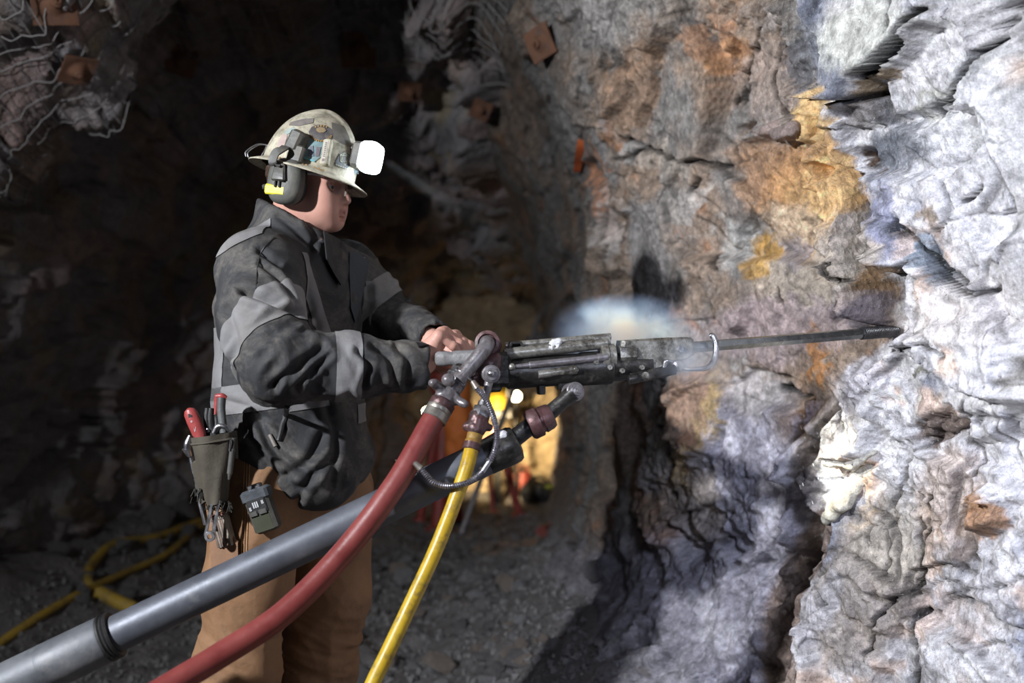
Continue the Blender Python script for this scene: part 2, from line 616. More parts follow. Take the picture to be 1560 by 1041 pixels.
def poly_sd(p, poly):
    """signed distance to a closed polygon, negative inside"""
    poly = [tuple(q) for q in poly]
    d, _, _ = seg_dist(p, poly + [poly[0]])
    ins = np.zeros(len(p), bool); n = len(poly)
    for i in range(n):
        (x1, y1), (x2, y2) = poly[i], poly[(i + 1) % n]
        c = ((y1 > p[:, 1]) != (y2 > p[:, 1])) & (p[:, 0] < (x2 - x1) * (p[:, 1] - y1) / (y2 - y1 + 1e-9) + x1)
        ins ^= c
    return np.where(ins, -d, d)

EDGE = [(1215, -400), (1212, 20), (1238, 90), (1252, 160), (1275, 222), (1318, 300), (1332, 372), (1372, 430), (1366, 503),
        (1328, 540), (1296, 570), (1246, 640), (1200, 722), (1240, 800), (1228, 840), (1196, 880), (1166, 945), (1160, 1041), (1150, 1500)]

def blur2(g, r):
    for ax in (0, 1):
        p = np.concatenate([np.repeat(np.take(g, [0], ax), r + 1, ax), g, np.repeat(np.take(g, [-1], ax), r, ax)], ax)
        cs = np.cumsum(p, ax)
        n = g.shape[ax]
        g = (np.take(cs, range(2 * r + 1, 2 * r + 1 + n), ax) - np.take(cs, range(0, n), ax)) / (2 * r + 1)
    return g

def wall_features(base, nrm, shape):
    """blocks, ledges, cracks and colours of the drilled face; base (n,3) undisplaced surface points"""
    w3 = base * 1.0
    warp = np.stack([fbm(w3 * 9, 4, 3), fbm(w3 * 9, 4, 5)], 1) * 14 + np.stack([fbm(w3 * 40, 2, 6), fbm(w3 * 40, 2, 7)], 1) * 4
    def place(v):
        Yd = np.maximum(v[:, 1], 0.25)
        return np.stack([780 + FPX * v[:, 0] / Yd, 520.5 - FPX * (v[:, 2] - CAMZ) / Yd], 1)
    d = np.zeros(len(base))
    # ---- blocky fracture in several sizes
    wv = np.stack([fbm(w3 * 2.2, 3, 21), fbm(w3 * 2.2, 3, 22), fbm(w3 * 2.2, 3, 23)], 1)
    R = np.array([[0.86, 0.1, 0.5], [-0.2, 0.97, 0.15], [-0.47, -0.22, 0.85]])
    wr = (w3 @ R.T)
    f1, e1, r1 = facets(wr * [2.6, 2.2, 3.0] + wv * 0.35, 101, 0.75)
    f2, e2, r2 = facets(wr * [7.0, 6.0, 8.0] + wv * 0.6, 202, 0.8)
    f3, e3, r3 = facets(wr * [19, 17, 22] + wv * 1.0, 303, 0.8)
    rough = sstep(0.1, 0.7, 0.5 + 0.6 * fbm(w3 * 2.6, 3, 41))
    d += 0.08 * f1 + 0.028 * f2 * (0.4 + 0.8 * rough) + 0.0075 * f3 * (0.25 + 1.0 * rough)
    d += 0.008 * fbm(w3 * 5, 4, 31) + 0.0045 * fbm(w3 * 45, 4, 33) * (0.5 + rough)
    rg = 1 - np.abs(vnoise(wr * [7, 5, 30] + wv * 2, 37)) * 2
    d += 0.003 * rg * rough
    d_rock = d
    def relief(q):
        d = d_rock.copy(); qw = q + warp
        # ---- the near face stands proud of the stained wall behind it
        de, se, _ = seg_dist(q + warp * 0.35, EDGE)
        right = np.where(se < 0, de, -de)              # positive on the right hand (near) side
        near = sstep(-14, 16, right)
        d += 0.15 * near - 0.07
        d += 0.035 * np.exp(-(np.maximum(right, 0) / 55.0)) * near
        # ---- named blocks: polygon, height, tilt (per 100 px)
        blocks = [
            ([(1222, -20), (1420, -20), (1445, 25), (1405, 66), (1372, 96), (1330, 122), (1292, 146), (1252, 148), (1236, 80)], 0.085, (0.02, 0.05)),
            ([(1270, 148), (1345, 128), (1360, 150), (1330, 190), (1290, 186)], -0.035, (0.0, -0.03)),
            ([(1300, 190), (1480, 165), (1495, 215), (1440, 262), (1372, 275), (1320, 250)], -0.05, (0.0, 0.0)),
            ([(1306, 232), (1338, 228), (1330, 258), (1310, 262)], -0.12, (0, 0)),
            ([(1208, 128), (1248, 124), (1262, 170), (1268, 205), (1240, 214), (1207, 204)], 0.045, (0.0, 0.02)),
            ([(1160, 196), (1198, 180), (1210, 205), (1175, 216)], 0.05, (0, 0.03)),
            ([(1098, 392), (1152, 322), (1158, 338), (1118, 378)], -0.07, (0, 0)),
            ([(1128, 205), (1148, 190), (1168, 196), (1165, 218), (1140, 228)], -0.08, (0, 0)),
            ([(1100, 120), (1110, 60), (1122, 70), (1112, 150), (1098, 200)], -0.05, (0, 0)),
            ([(1335, 330), (1372, 345), (1385, 400), (1372, 425), (1335, 385)], 0.05, (0.02, 0.03)),
            ([(1300, 420), (1350, 402), (1368, 440), (1360, 480), (1270, 492)], -0.055, (0, 0.02)),
            ([(1395, 650), (1440, 622), (1470, 640), (1466, 662), (1410, 678)], -0.035, (0, 0.02)),
            ([(1535, 560), (1575, 550), (1575, 600), (1540, 600)], -0.045, (0, 0)),
            ([(1480, 770), (1515, 740), (1545, 760), (1530, 800), (1490, 810)], 0.05, (0.01, 0.04)),
            ([(1030, 590), (1080, 575), (1095, 640), (1060, 700), (1025, 660)], 0.06, (0, 0)),
            ([(1010, 800), (1060, 820), (1100, 830), (1090, 850), (1040, 852)], -0.05, (0, 0)),
            ([(1250, 870), (1330, 800), (1400, 740), (1430, 830), (1380, 960), (1340, 1060), (1200, 1060)], 0.03, (-0.03, 0.02)),
            ([(1355, 520), (1470, 480), (1560, 500), (1580, 620), (1470, 600), (1400, 560)], 0.03, (0.0, 0.03)),
            ([(1250, 640), (1300, 575), (1345, 560), (1350, 640), (1330, 700), (1262, 705)], 0.045, (0.0, 0.03)),
            ([(1090, 640), (1180, 620), (1225, 640), (1195, 720), (1215, 780), (1150, 860), (1100, 760)], 0.035, (0.02, 0.0)),
            ([(1100, 880), (1160, 860), (1165, 940), (1150, 1050), (1090, 1050)], 0.03, (0.01, 0.0)),
        ]
        for poly, h, (tx, ty) in blocks:
            c = np.mean(poly, 0)
            m = 1 - sstep(-3.5, 3.5, poly_sd(qw * 0.55 + q * 0.45, poly))
            d += m * (h + (tx * (q[:, 0] - c[0]) + ty * (q[:, 1] - c[1])) / 100)
        cracks = [
            ([(1380, -10), (1376, 25), (1383, 42)], 5, 0.05), ([(1430, 10), (1400, 62), (1370, 88), (1330, 118)], 5, 0.05),
            ([(1545, -5), (1530, 35), (1505, 72), (1475, 82)], 5, 0.05), ([(1480, 85), (1440, 150), (1420, 190)], 4, 0.03),
            ([(1450, 312), (1475, 300), (1488, 286)], 5, 0.04), ([(1365, 340), (1400, 380), (1440, 420), (1490, 452), (1520, 440)], 6, 0.03),
            ([(1395, 375), (1445, 410), (1505, 446)], 5, 0.025), ([(1362, 395), (1380, 420), (1392, 400)], 4, 0.04),
            ([(1345, 870), (1390, 700), (1430, 640)], 3, 0.015), ([(1340, 990), (1360, 930), (1400, 870), (1420, 760)], 4, 0.03),
            ([(1385, 1041), (1395, 960), (1404, 930)], 7, 0.06), ([(1390, 900), (1400, 880)], 6, 0.04), ([(1400, 830), (1402, 790)], 4, 0.03),
            ([(1460, 620), (1490, 700), (1480, 760)], 4, 0.02), ([(1250, 148), (1320, 148), (1345, 145)], 4, 0.05),
            ([(1165, 40), (1130, 130), (1120, 170)], 3, 0.03), ([(1200, 70), (1180, 130), (1190, 175)], 3, 0.02),
            ([(940, 205), (1010, 240), (1075, 250), (1100, 262)], 4, 0.04), ([(1060, 275), (1050, 295)], 3, 0.03),
            ([(938, 245), (955, 242), (968, 225)], 4, 0.04), ([(1186, 440), (1188, 460)], 3, 0.03), ([(1080, 395), (1092, 402)], 5, 0.05),
            ([(1190, 590), (1198, 600), (1230, 605)], 6, 0.05), ([(1330, 540), (1400, 520), (1450, 545)], 3, 0.02),
            ([(1520, 640), (1555, 700)], 4, 0.02), ([(1440, 905), (1560, 880)], 3, 0.012), ([(1010, 545), (1000, 640), (1030, 700), (1020, 760)], 4, 0.03),
        ]
        dark = np.zeros(len(q)); cut = np.zeros(len(q))
        for poly, wd, dep in cracks:
            dist, _, _ = seg_dist(q + warp * 0.6, poly)
            m = np.exp(-(dist / (1.2 + wd * 0.50)) ** 2)
            cut = np.maximum(cut, dep * 1.3 * m)
            dark = np.maximum(dark, np.minimum(1.0, 1.0 * m * (dep / 0.018)))
        return d, dark, cut
    d, dark, cut = relief(place(base))
    d, dark, cut = relief(place(base + nrm * blur2(blur2(d.reshape(shape), 9), 7).reshape(-1, 1)))
    q = place(base + nrm * blur2(d.reshape(shape), 4).reshape(-1, 1)); qw = q + warp + np.stack([fbm(w3 * 22, 5, 8, 0.7), fbm(w3 * 22, 5, 9, 0.7)], 1) * 9; px, py = q[:, 0], q[:, 1]
    de, se, _ = seg_dist(qw * 0.6 + q * 0.4, EDGE)
    near = sstep(-7, 9, np.where(se < 0, de, -de))
    # ---- colours of the rock, with some shade painted in
    white = np.array([0.68, 0.67, 0.69]); blue = np.array([0.27, 0.29, 0.37]); slate = np.array([0.39, 0.38, 0.45])
    brown = np.array([0.31, 0.235, 0.18]); grey = np.array([0.27, 0.255, 0.24])
    n1, n2, n3 = fbm(w3 * 3.2, 4, 51), fbm(w3 * 11, 5, 52), fbm(w3 * 6 + 3, 5, 53)
    def mix(a, b, t):
        return a * (1 - t[:, None]) + b * t[:, None]
    col = mix(np.tile(white, (len(q), 1)), blue, sstep(0.12, 0.8, n3 + 0.25 * n1))
    col = mix(col, np.array([0.60, 0.44, 0.34]), 0.8 * sstep(0.18, 0.62, n2 * 0.6 + fbm(w3 * [4, 4, 2.2], 3, 57) * 0.7))
    left = mix(np.tile(grey, (len(q), 1)), brown, sstep(-0.3, 0.45, n1 + 0.4 * n2))
    left = mix(left, np.array([0.42, 0.40, 0.39]), 0.7 * sstep(0.25, 0.8, n3))
    left = mix(left, np.array([0.36, 0.17, 0.08]), 0.75 * sstep(0.42, 0.85, n2 * 0.5 + n3 * 0.4 + n1 * 0.4))
    low = mix(np.tile(slate, (len(q), 1)), np.array([0.52, 0.51, 0.57]), sstep(-0.1, 0.7, n2))
    left = mix(left, low, sstep(570, 660, qw[:, 1]) * sstep(1040, 1095, qw[:, 0] + 0.15 * (qw[:, 1] - 600)))
    left = mix(left, low * 0.8, sstep(800, 860, qw[:, 1]))
    left = left * (1 - 0.68 * sstep(3.05, 4.15, base[:, 1]))[:, None]  # lamp falloff painted in: the wall darkens with depth
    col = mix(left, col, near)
    def blob(cx, cy, rx, ry, ang, c, k, sharp=0.5, side=None):
        nonlocal col
        a = math.radians(ang); X, Y = qw[:, 0] - cx, qw[:, 1] - cy
        u, v = (X * math.cos(a) + Y * math.sin(a)) / rx, (-X * math.sin(a) + Y * math.cos(a)) / ry
        sharp = sharp * 0.6
        t = k * (1 - sstep(1 - sharp, 1 + sharp, np.hypot(u, v)))
        if side == 'L': t = t * (1 - near)
        if side == 'R': t = t * near
        col = mix(col, np.asarray(c), t)
    ochre, rust, cream = (0.60, 0.33, 0.12), (0.40, 0.17, 0.06), (0.70, 0.56, 0.36)
    blob(1255, 300, 80, 95, 10, ochre, 0.85, 0.5, 'L')
    blob(1190, 270, 75, 60, 0, (0.46, 0.25, 0.12), 0.7, 0.6, 'L')
    blob(1260, 290, 48, 60, 0, (0.72, 0.47, 0.22), 0.8, 0.7, 'L')
    blob(1225, 350, 50, 32, 20, (0.66, 0.52, 0.38), 0.8, 0.6, 'L')
    blob(1160, 395, 26, 32, 20, (0.58, 0.34, 0.09), 0.9, 0.4, 'L')
    blob(1125, 375, 34, 32, 0, (0.52, 0.52, 0.50), 0.7, 0.5, 'L')
    blob(1300, 385, 48, 66, 30, (0.50, 0.45, 0.40), 0.9, 0.4, 'L')
    blob(1215, 430, 70, 36, -10, (0.55, 0.47, 0.38), 0.7, 0.5, 'L')
    blob(1210, 395, 26, 26, 0, (0.36, 0.32, 0.33), 0.8, 0.4, 'L')
    blob(1190, 500, 120, 48, -6, (0.42, 0.34, 0.35), 0.75, 0.4, 'L')
    blob(1250, 540, 13, 42, 0, (0.50, 0.24, 0.09), 0.9, 0.5, 'L')
    blob(1110, 95, 38, 34, 20, (0.44, 0.24, 0.12), 0.85, 0.4, 'L')
    blob(1060, 60, 40, 22, 20, (0.38, 0.21, 0.12), 0.8, 0.5, 'L')
    blob(970, 130, 38, 70, 20, (0.30, 0.19, 0.12), 0.8, 0.5, 'L')
    blob(1165, 120, 42, 62, 10, (0.42, 0.33, 0.28), 0.8, 0.5, 'L')
    blob(1048, 315, 34, 18, -45, (0.46, 0.43, 0.40), 0.8, 0.5, 'L')
    blob(955, 225, 14, 22, 0, (0.42, 0.40, 0.38), 0.8, 0.3, 'L')
    blob(1010, 245, 52, 20, 12, (0.40, 0.35, 0.30), 0.7, 0.4, 'L')
    blob(915, 300, 15, 70, -12, (0.36, 0.17, 0.09), 0.85, 0.4, 'L')
    blob(925, 345, 14, 55, 0, (0.42, 0.40, 0.38), 0.7, 0.5, 'L')
    blob(1042, 610, 40, 40, 0, (0.40, 0.26, 0.18), 0.9, 0.35, 'L')
    blob(1075, 620, 12, 46, 0, (0.50, 0.36, 0.17), 0.8, 0.5, 'L')
    blob(1150, 600, 55, 34, 0, (0.46, 0.44, 0.44), 0.8, 0.5, 'L')
    blob(1060, 760, 46, 70, -20, (0.42, 0.36, 0.31), 0.8, 0.5, 'L')
    blob(1045, 690, 12, 60, 10, (0.46, 0.33, 0.15), 0.7, 0.5, 'L')
    blob(1238, 168, 32, 46, 0, (0.74, 0.50, 0.24), 0.95, 0.25, 'L')
    blob(1180, 200, 24, 14, -20, (0.38, 0.29, 0.26), 0.9, 0.3, 'L')
    blob(1225, 60, 18, 80, 10, (0.12, 0.13, 0.155), 0.7, 0.5)
    blob(1255, 100, 22, 60, -25, (0.18, 0.20, 0.26), 0.85, 0.5, 'R')
    blob(1310, 60, 60, 58, 0, (0.60, 0.61, 0.56), 0.9, 0.5, 'R')
    blob(1395, 35, 28, 24, -30, (0.40, 0.40, 0.39), 0.8, 0.3, 'R')
    blob(1325, 130, 52, 15, -28, (0.30, 0.22, 0.13), 0.95, 0.3, 'R')
    blob(1310, 170, 44, 26, 0, (0.15, 0.135, 0.13), 0.85, 0.4, 'R')
    blob(1370, 175, 30, 40, 20, (0.50, 0.50, 0.52), 0.7, 0.6, 'R')
    blob(1425, 155, 14, 34, 32, (0.36, 0.36, 0.24), 0.8, 0.4, 'R')
    blob(1390, 228, 75, 34, -5, (0.10, 0.115, 0.14), 0.9, 0.4, 'R')
    blob(1322, 245, 16, 16, 0, (0.10, 0.06, 0.04), 0.95, 0.3, 'R')
    blob(1480, 110, 14, 80, 38, (0.24, 0.25, 0.25), 0.7, 0.6, 'R')
    blob(1500, 200, 100, 95, 0, (0.68, 0.68, 0.70), 0.85, 0.6, 'R')
    blob(1470, 290, 75, 60, 0, (0.66, 0.65, 0.67), 0.8, 0.5, 'R')
    blob(1345, 340, 20, 66, -10, (0.22, 0.23, 0.33), 0.85, 0.6, 'R')
    blob(1430, 405, 95, 17, 38, (0.17, 0.21, 0.26), 0.9, 0.5, 'R')
    blob(1378, 375, 16, 26, 0, (0.58, 0.47, 0.42), 0.8, 0.3, 'R')
    blob(1410, 330, 24, 10, -25, (0.25, 0.20, 0.15), 0.85, 0.4, 'R')
    blob(1335, 435, 32, 34, 20, (0.27, 0.17, 0.09), 0.95, 0.35)
    blob(1318, 470, 50, 20, -12, (0.17, 0.15, 0.17), 0.9, 0.35)
    blob(1420, 480, 60, 40, -20, (0.62, 0.57, 0.54), 0.7, 0.6, 'R')
    blob(1490, 470, 80, 60, 0, (0.64, 0.60, 0.58), 0.7, 0.6, 'R')
    blob(1300, 580, 60, 26, -60, (0.50, 0.48, 0.52), 0.85, 0.5, 'R')
    blob(1435, 650, 40, 22, -22, (0.17, 0.13, 0.11), 0.95, 0.3, 'R')
    blob(1400, 575, 12, 7, -30, (0.20, 0.20, 0.16), 0.9, 0.3, 'R')
    blob(1550, 578, 22, 26, 0, (0.20, 0.19, 0.17), 0.9, 0.3, 'R')
    blob(1450, 760, 46, 80, 10, (0.56, 0.45, 0.38), 0.75, 0.6, 'R')
    blob(1505, 785, 30, 28, -30, (0.48, 0.26, 0.13), 0.9, 0.35, 'R')
    blob(1480, 820, 16, 24, 30, (0.22, 0.17, 0.14), 0.85, 0.4, 'R')
    blob(1310, 900, 90, 130, 25, (0.32, 0.285, 0.26), 0.92, 0.3, 'R')
    blob(1360, 820, 50, 70, 25, (0.46, 0.42, 0.36), 0.7, 0.5, 'R')
    blob(1250, 930, 26, 70, 15, (0.50, 0.49, 0.52), 0.8, 0.5, 'R')
    blob(1480, 930, 70, 60, 0, (0.52, 0.50, 0.52), 0.6, 0.6, 'R')
    # drill steel's shadow painted dark below the hole, then brown slurry running on down
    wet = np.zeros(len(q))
    steel_shadow = poly_sd(q + warp * 0.35, [(1336, 532), (1312, 552), (1286, 598), (1240, 648), (1198, 718), (1214, 748), (1238, 788), (1244, 812), (1262, 784),
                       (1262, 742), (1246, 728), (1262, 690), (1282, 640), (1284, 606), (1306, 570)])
    m = 1 - sstep(-3, 2, steel_shadow)
    col = mix(col, np.array([0.15, 0.13, 0.13]), 0.85 * m); wet = np.maximum(wet, m)  # the steel's painted shadow goes into the wet mask too
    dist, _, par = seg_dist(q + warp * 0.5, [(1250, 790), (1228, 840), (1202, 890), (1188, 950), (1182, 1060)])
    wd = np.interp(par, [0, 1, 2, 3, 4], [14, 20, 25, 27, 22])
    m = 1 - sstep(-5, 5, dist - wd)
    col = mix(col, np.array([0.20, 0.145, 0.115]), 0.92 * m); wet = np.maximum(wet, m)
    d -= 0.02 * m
    wet = np.maximum(wet, 0.55 * sstep(620, 720, py) * (1 - near) * sstep(1020, 1100, px))
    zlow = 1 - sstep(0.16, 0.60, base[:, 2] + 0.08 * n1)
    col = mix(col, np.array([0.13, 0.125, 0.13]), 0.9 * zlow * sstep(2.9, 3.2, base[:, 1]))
    # grain shared by all of it
    vein = 1 - np.abs(vnoise(wr * [6, 5, 26] + wv * 2.5, 61)) * 2
    col = col * (1 + 0.18 * n2[:, None] + 0.16 * (vein * rough)[:, None])
    col = mix(col, col * 0.16, np.clip(dark, 0, 1))
    # joints between the blocks, open here and there and darkened
    j1 = (1 - sstep(0.0, 0.030, e1)) * sstep(0.05, 0.45, fbm(w3 * 5, 3, 71))
    j2 = (1 - sstep(0.0, 0.050, e2)) * sstep(0.30, 0.7, fbm(w3 * 7, 3, 72))
    j3 = (1 - sstep(0.0, 0.09, e3)) * sstep(0.35, 0.8, fbm(w3 * 9, 3, 73)) * rough
    joint = np.clip(np.maximum(np.maximum(j1, j2), 0.7 * j3), 0, 1)
    fine = -0.012 * joint - cut
    col = mix(col, col * 0.25, 0.85 * joint)
    speck = fbm(w3 * 60, 3, 74, 0.7)
    col = col * np.clip(1 + 0.35 * speck, 0.4, 1.6)[:, None]
    return d, fine, np.clip(col, 0.01, 0.85), wet

def build_right():
    pxs = np.concatenate([np.linspace(2600, 1640, 40), np.linspace(1635, 880, 780), np.linspace(878, 846, 60)])
    yy = np.linspace(0.35, 9.3, 4000)
    pp = 780 + FPX * smooth_interp(yy, YR, XR) / yy
    pp = np.minimum.accumulate(pp)
    Y = np.interp(-pxs, -pp, yy)
    Y = np.concatenate([Y[Y < 6.2], np.linspace(6.25, 9.3, 60)])
    ph = np.linspace(0.0, np.pi / 2, 1500)
    # equal arc steps up the wall, finer through the height the lens sees
    x = np.abs(np.cos(ph)) ** (2 / 3) * 1.4; z = np.abs(np.sin(ph)) ** (2 / 3) * 3.2
    arc = np.concatenate([[0], np.cumsum(np.hypot(np.diff(x), np.diff(z)))])
    phs = np.interp(np.linspace(0, arc[-1] * 0.80, 620), arc, ph)
    YY, PP = np.meshgrid(Y, phs, indexing='ij')
    base = section(PP, YY)
    n = grid_normals(base)
    n = np.where(n[..., 0:1] > 0, -n, n)
    b = base.reshape(-1, 3)
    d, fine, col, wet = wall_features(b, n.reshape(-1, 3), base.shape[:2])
    # round off the comb of very steep steps
    g = d.reshape(base.shape[:2])
    for _ in range(5):
        gy, gx = np.gradient(g)
        m = sstep(0.009, 0.024, np.hypot(gx, gy))
        m = np.maximum(m, np.maximum(np.roll(m, 1, 0), np.roll(m, -1, 0)))
        p = np.pad(g, 2, mode='edge')
        bl = sum(p[2 + i:2 + i + g.shape[0], 2 + j:2 + j + g.shape[1]] for i in (-2, -1, 0, 1, 2) for j in (-2, -1, 0, 1, 2)) / 25
        g = g * (1 - m) + bl * m
    d = g.ravel() + fine
    fade = 1 - sstep(7.5, 9, b[:, 1]) * 0.5
    v = b + n.reshape(-1, 3) * (d * fade)[:, None]
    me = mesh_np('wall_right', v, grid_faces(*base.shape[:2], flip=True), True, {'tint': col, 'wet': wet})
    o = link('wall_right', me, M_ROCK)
    tag(o, 'wet blue-grey and rust-stained rock face being drilled', None, None, 'structure')
    return o

def dull(b, seed, s=1.0, bed=True):
    wv = np.stack([fbm(b * 1.3, 3, seed), fbm(b * 1.3, 3, seed + 1), fbm(b * 1.3, 3, seed + 2)], 1)
    R = np.array([[0.80, 0.15, 0.58], [-0.2, 0.97, 0.1], [-0.55, -0.2, 0.80]])
    wr = b @ R.T
    f1, e1, r1 = facets(wr * [1.1, 1.3, 2.6] + wv * 0.35, seed + 5, 0.8)
    f2, e2, r2 = facets(wr * [3.0, 3.2, 6.0] + wv * 0.6, seed + 6, 0.8)
    f3, e3, r3 = facets(wr * [8, 8, 14] + wv, seed + 7, 0.8)
    d = s * (0.14 * f1 + 0.06 * f2 + 0.020 * f3 + 0.04 * fbm(b * 3, 4, seed + 9) + 0.008 * fbm(b * 20, 3, seed + 10))
    n1, n2 = fbm(b * 1.6, 4, seed + 11), fbm(b * 7, 5, seed + 12)
    g = np.array([0.21, 0.20, 0.205]); br = np.array([0.20, 0.15, 0.12]); pk = np.array([0.27, 0.20, 0.19]); ol = np.array([0.20, 0.16, 0.08])
    t = sstep(-0.2, 0.6, n1 + 0.4 * n2)[:, None]
    col = g * (1 - t) + br * t
    t = (0.8 * sstep(0.55, 0.95, r2))[:, None]; col = col * (1 - t) + pk * t
    t = (0.7 * sstep(0.4, 0.9, n2 * 0.7 - n1 * 0.5))[:, None]; col = col * (1 - t) + ol * t
    col = col * (0.75 + 0.5 * r1[:, None]) * (1 + 0.2 * n2[:, None])
    return d, np.clip(col, 0.01, 0.8)

def build_shell(name, p0, p1, nY, nP, seed, label, gain=1.0, y0=0.35, y1=9.3):
    t = np.linspace(0, 1, nY) ** 0.8
    YY, PP = np.meshgrid(y0 + (y1 - y0) * t, np.linspace(p0, p1, nP), indexing='ij')
    base = section(PP, YY)
    c = np.array([-0.9, 0, 1.3]); b = base.reshape(-1, 3)
    n = grid_normals(base).reshape(-1, 3)
    inw = c - b; inw[:, 1] = 0
    n = np.where((n * inw).sum(1)[:, None] < 0, -n, n)
    d, col = dull(b, seed)
    col = col * (gain - (gain - 0.85) * sstep(4.1, 4.6, b[:, 1]) * (gain > 0.8))[:, None]  # falloff of light put into the tint: near back lighter than deep back
    col = np.clip(col, 0.01, 0.8)
    if name == 'ceiling':      # tuck the edge in behind the right wall so that no gap is left
        d = d - 0.30 * (1 - sstep(0.29 * np.pi, 0.36 * np.pi, PP.ravel()))
    v = b + n * d[:, None]
    me = mesh_np(name, v, grid_faces(nY, nP, flip=True), True, {'tint': col})
    return tag(link(name, me, M_DIM), label, None, None, 'structure')

def back_point(phi, Y, off):
    """a point hanging off the undisplaced back by off metres"""
    phi, Y = np.asarray(phi, float), np.asarray(Y, float)
    b = section(phi, Y)
    e = 1e-3
    n = np.cross(section(phi + e, Y) - section(phi - e, Y), section(phi, Y + e) - section(phi, Y - e))
    n /= np.linalg.norm(n, axis=-1)[..., None] + 1e-12
    inw = np.array([-0.9, 0, 1.3]) - b; inw[..., 1] = 0
    n = np.where((n * inw).sum(-1)[..., None] < 0, -n, n)
    return b + n * np.asarray(off)[..., None], n

WALL_RIGHT = build_right()
PT = np.pi
CEIL = build_shell('ceiling', 0.20 * PT, 0.70 * PT, 330, 370, 70, 'dim blocky rock back of the drift under steel mesh', 1.05)
WALL_LEFT = build_shell('wall_left', 0.69 * PT, 1.0 * PT, 330, 260, 90, 'dark slabby rock wall on the far side of the miner', 0.85)

def floor_z(x, y):
    b = np.stack([x, y, 0 * x], -1).reshape(-1, 3)
    z = 0.05 * fbm(b * 1.1, 4, 140) + 0.02 * fbm(b * 6, 4, 141)
    f, e, r = facets(b * [9, 9, 1], 142, 0.5)
    z = z + 0.018 * f * sstep(-0.6, 0.4, fbm(b * 0.9, 2, 143))
    xl = smooth_interp(b[:, 1], YL, XL)
    z = z + 0.28 * (1 - sstep(0.0, 0.8, b[:, 0] - xl)) * sstep(3.5, 4.5, b[:, 1]) * (1 - sstep(6.5, 7.5, b[:, 1]))
    xr = smooth_interp(b[:, 1], YR, XR)
    z = z + 0.30 * sstep(-0.75, 0.0, b[:, 0] - xr) * sstep(2.2, 3.3, b[:, 1]) * (1 - 0.85 * sstep(4.8, 6.3, b[:, 1]))
    return z.reshape(np.shape(x))

def build_floor():
    t = np.linspace(0, 1, 430) ** 1.3
    X, Y = np.meshgrid(np.linspace(-3.3, 1.3, 300), 0.3 + 9.2 * t, indexing='ij')
    Z = floor_z(X, Y)
    b = np.stack([X, Y, Z], -1).reshape(-1, 3)
    n1, n2 = fbm(b * 2, 4, 150), fbm(b * 9, 4, 151)
    col = np.array([0.115, 0.108, 0.105]) * (1 + 0.25 * n1 + 0.25 * n2)[:, None]
    wet = 0.6 * sstep(-0.1, 0.5, n1)
    me = mesh_np('floor', b, grid_faces(300, 430), True, {'tint': np.clip(col, .01, .8), 'wet': wet})
    return tag(link('floor', me, M_FLOOR), 'dark wet muck floor of the drift', None, None, 'structure')
FLOOR = build_floor()

def build_end():
    X, Z = np.meshgrid(np.linspace(-2.4, 1.2, 240), np.linspace(-0.2, 2.7, 200), indexing='ij')
    b = np.stack([X, 9.05 + 0 * X, Z], -1).reshape(-1, 3)
    d, _ = dull(b, 170, 1.0)
    b = b - np.array([0, 1, 0]) * (d + 0.16 * np.clip(0.6 - b[:, 2], 0, 1) ** 1.5 * 1.4)[:, None]
    n = fbm(b * 5, 5, 180)
    col = np.array([0.30, 0.235, 0.15]) * (1 + 0.3 * n)[:, None]
    me = mesh_np('wall_back', b, grid_faces(240, 200, flip=True), True, {'tint': np.clip(col, .02, .8)})
    return tag(link('wall_back', me, M_DIM), 'pale lamp-lit rock at the end of the drift', None, None, 'structure')
build_end()
# ------------------------------------------------------------------ the miner
def skin_mat():
    m = Mat('skin', 0.48)
    n = m.noise(45, 5); n2 = m.noise(9, 3)
    c = m.ramp(n2, [(0.3, (0.66, 0.38, 0.30)), (0.7, (0.60, 0.31, 0.24))])
    c = m.mix(m.rng(n, 0.45, 0.75, 0, 0.35), c, (0.52, 0.25, 0.19))
    st = m.attr('stubble', 'Fac')
    c = m.mix(m.math('MULTIPLY', st, m.rng(m.noise(260, 2), 0.35, 0.6, 0.15, 0.75)), c, (0.13, 0.085, 0.06))
    c = m.mix(m.attr('lip', 'Fac'), c, (0.46, 0.205, 0.175))
    m.set(color=c, rough=m.rng(n, 0.3, 0.7, 0.40, 0.56), normal=m.bump(m.noise(260, 3), 0.00035))
    m.b.inputs['Subsurface Weight'].default_value = 0.12
    m.b.inputs['Subsurface Radius'].default_value = (0.012, 0.005, 0.003)
    return m.m

def cloth_mat(name, c1, c2, dust, gt=(0.5, 0.72), weave=900, dscale=7):
    m = Mat(name, 0.85)
    n = m.noise(12, 5)
    c = m.ramp(n, [(0.3, c1), (0.7, c2)])
    g = m.rng(m.noise(dscale, 8, 0.72, 0.8), gt[0], gt[1], 0, 1)
    g2 = m.math('MULTIPLY', g, m.rng(m.noise(120, 3), 0.3, 0.7, 0.4, 1.0))
    c = m.mix(g2, c, dust)
    m.set(color=c, rough=m.rng(n, 0.3, 0.7, 0.62, 0.9))
    w = m.n('ShaderNodeTexWave'); w.inputs['Scale'].default_value = weave / 3; w.inputs['Distortion'].default_value = 1.5
    m.l(m.coord(), w.inputs['Vector'])
    m.set(normal=m.bump(w.outputs['Fac'], 0.0003, 0.5, m.bump(m.noise(60, 5), 0.0022, 0.7)))
    return m.m

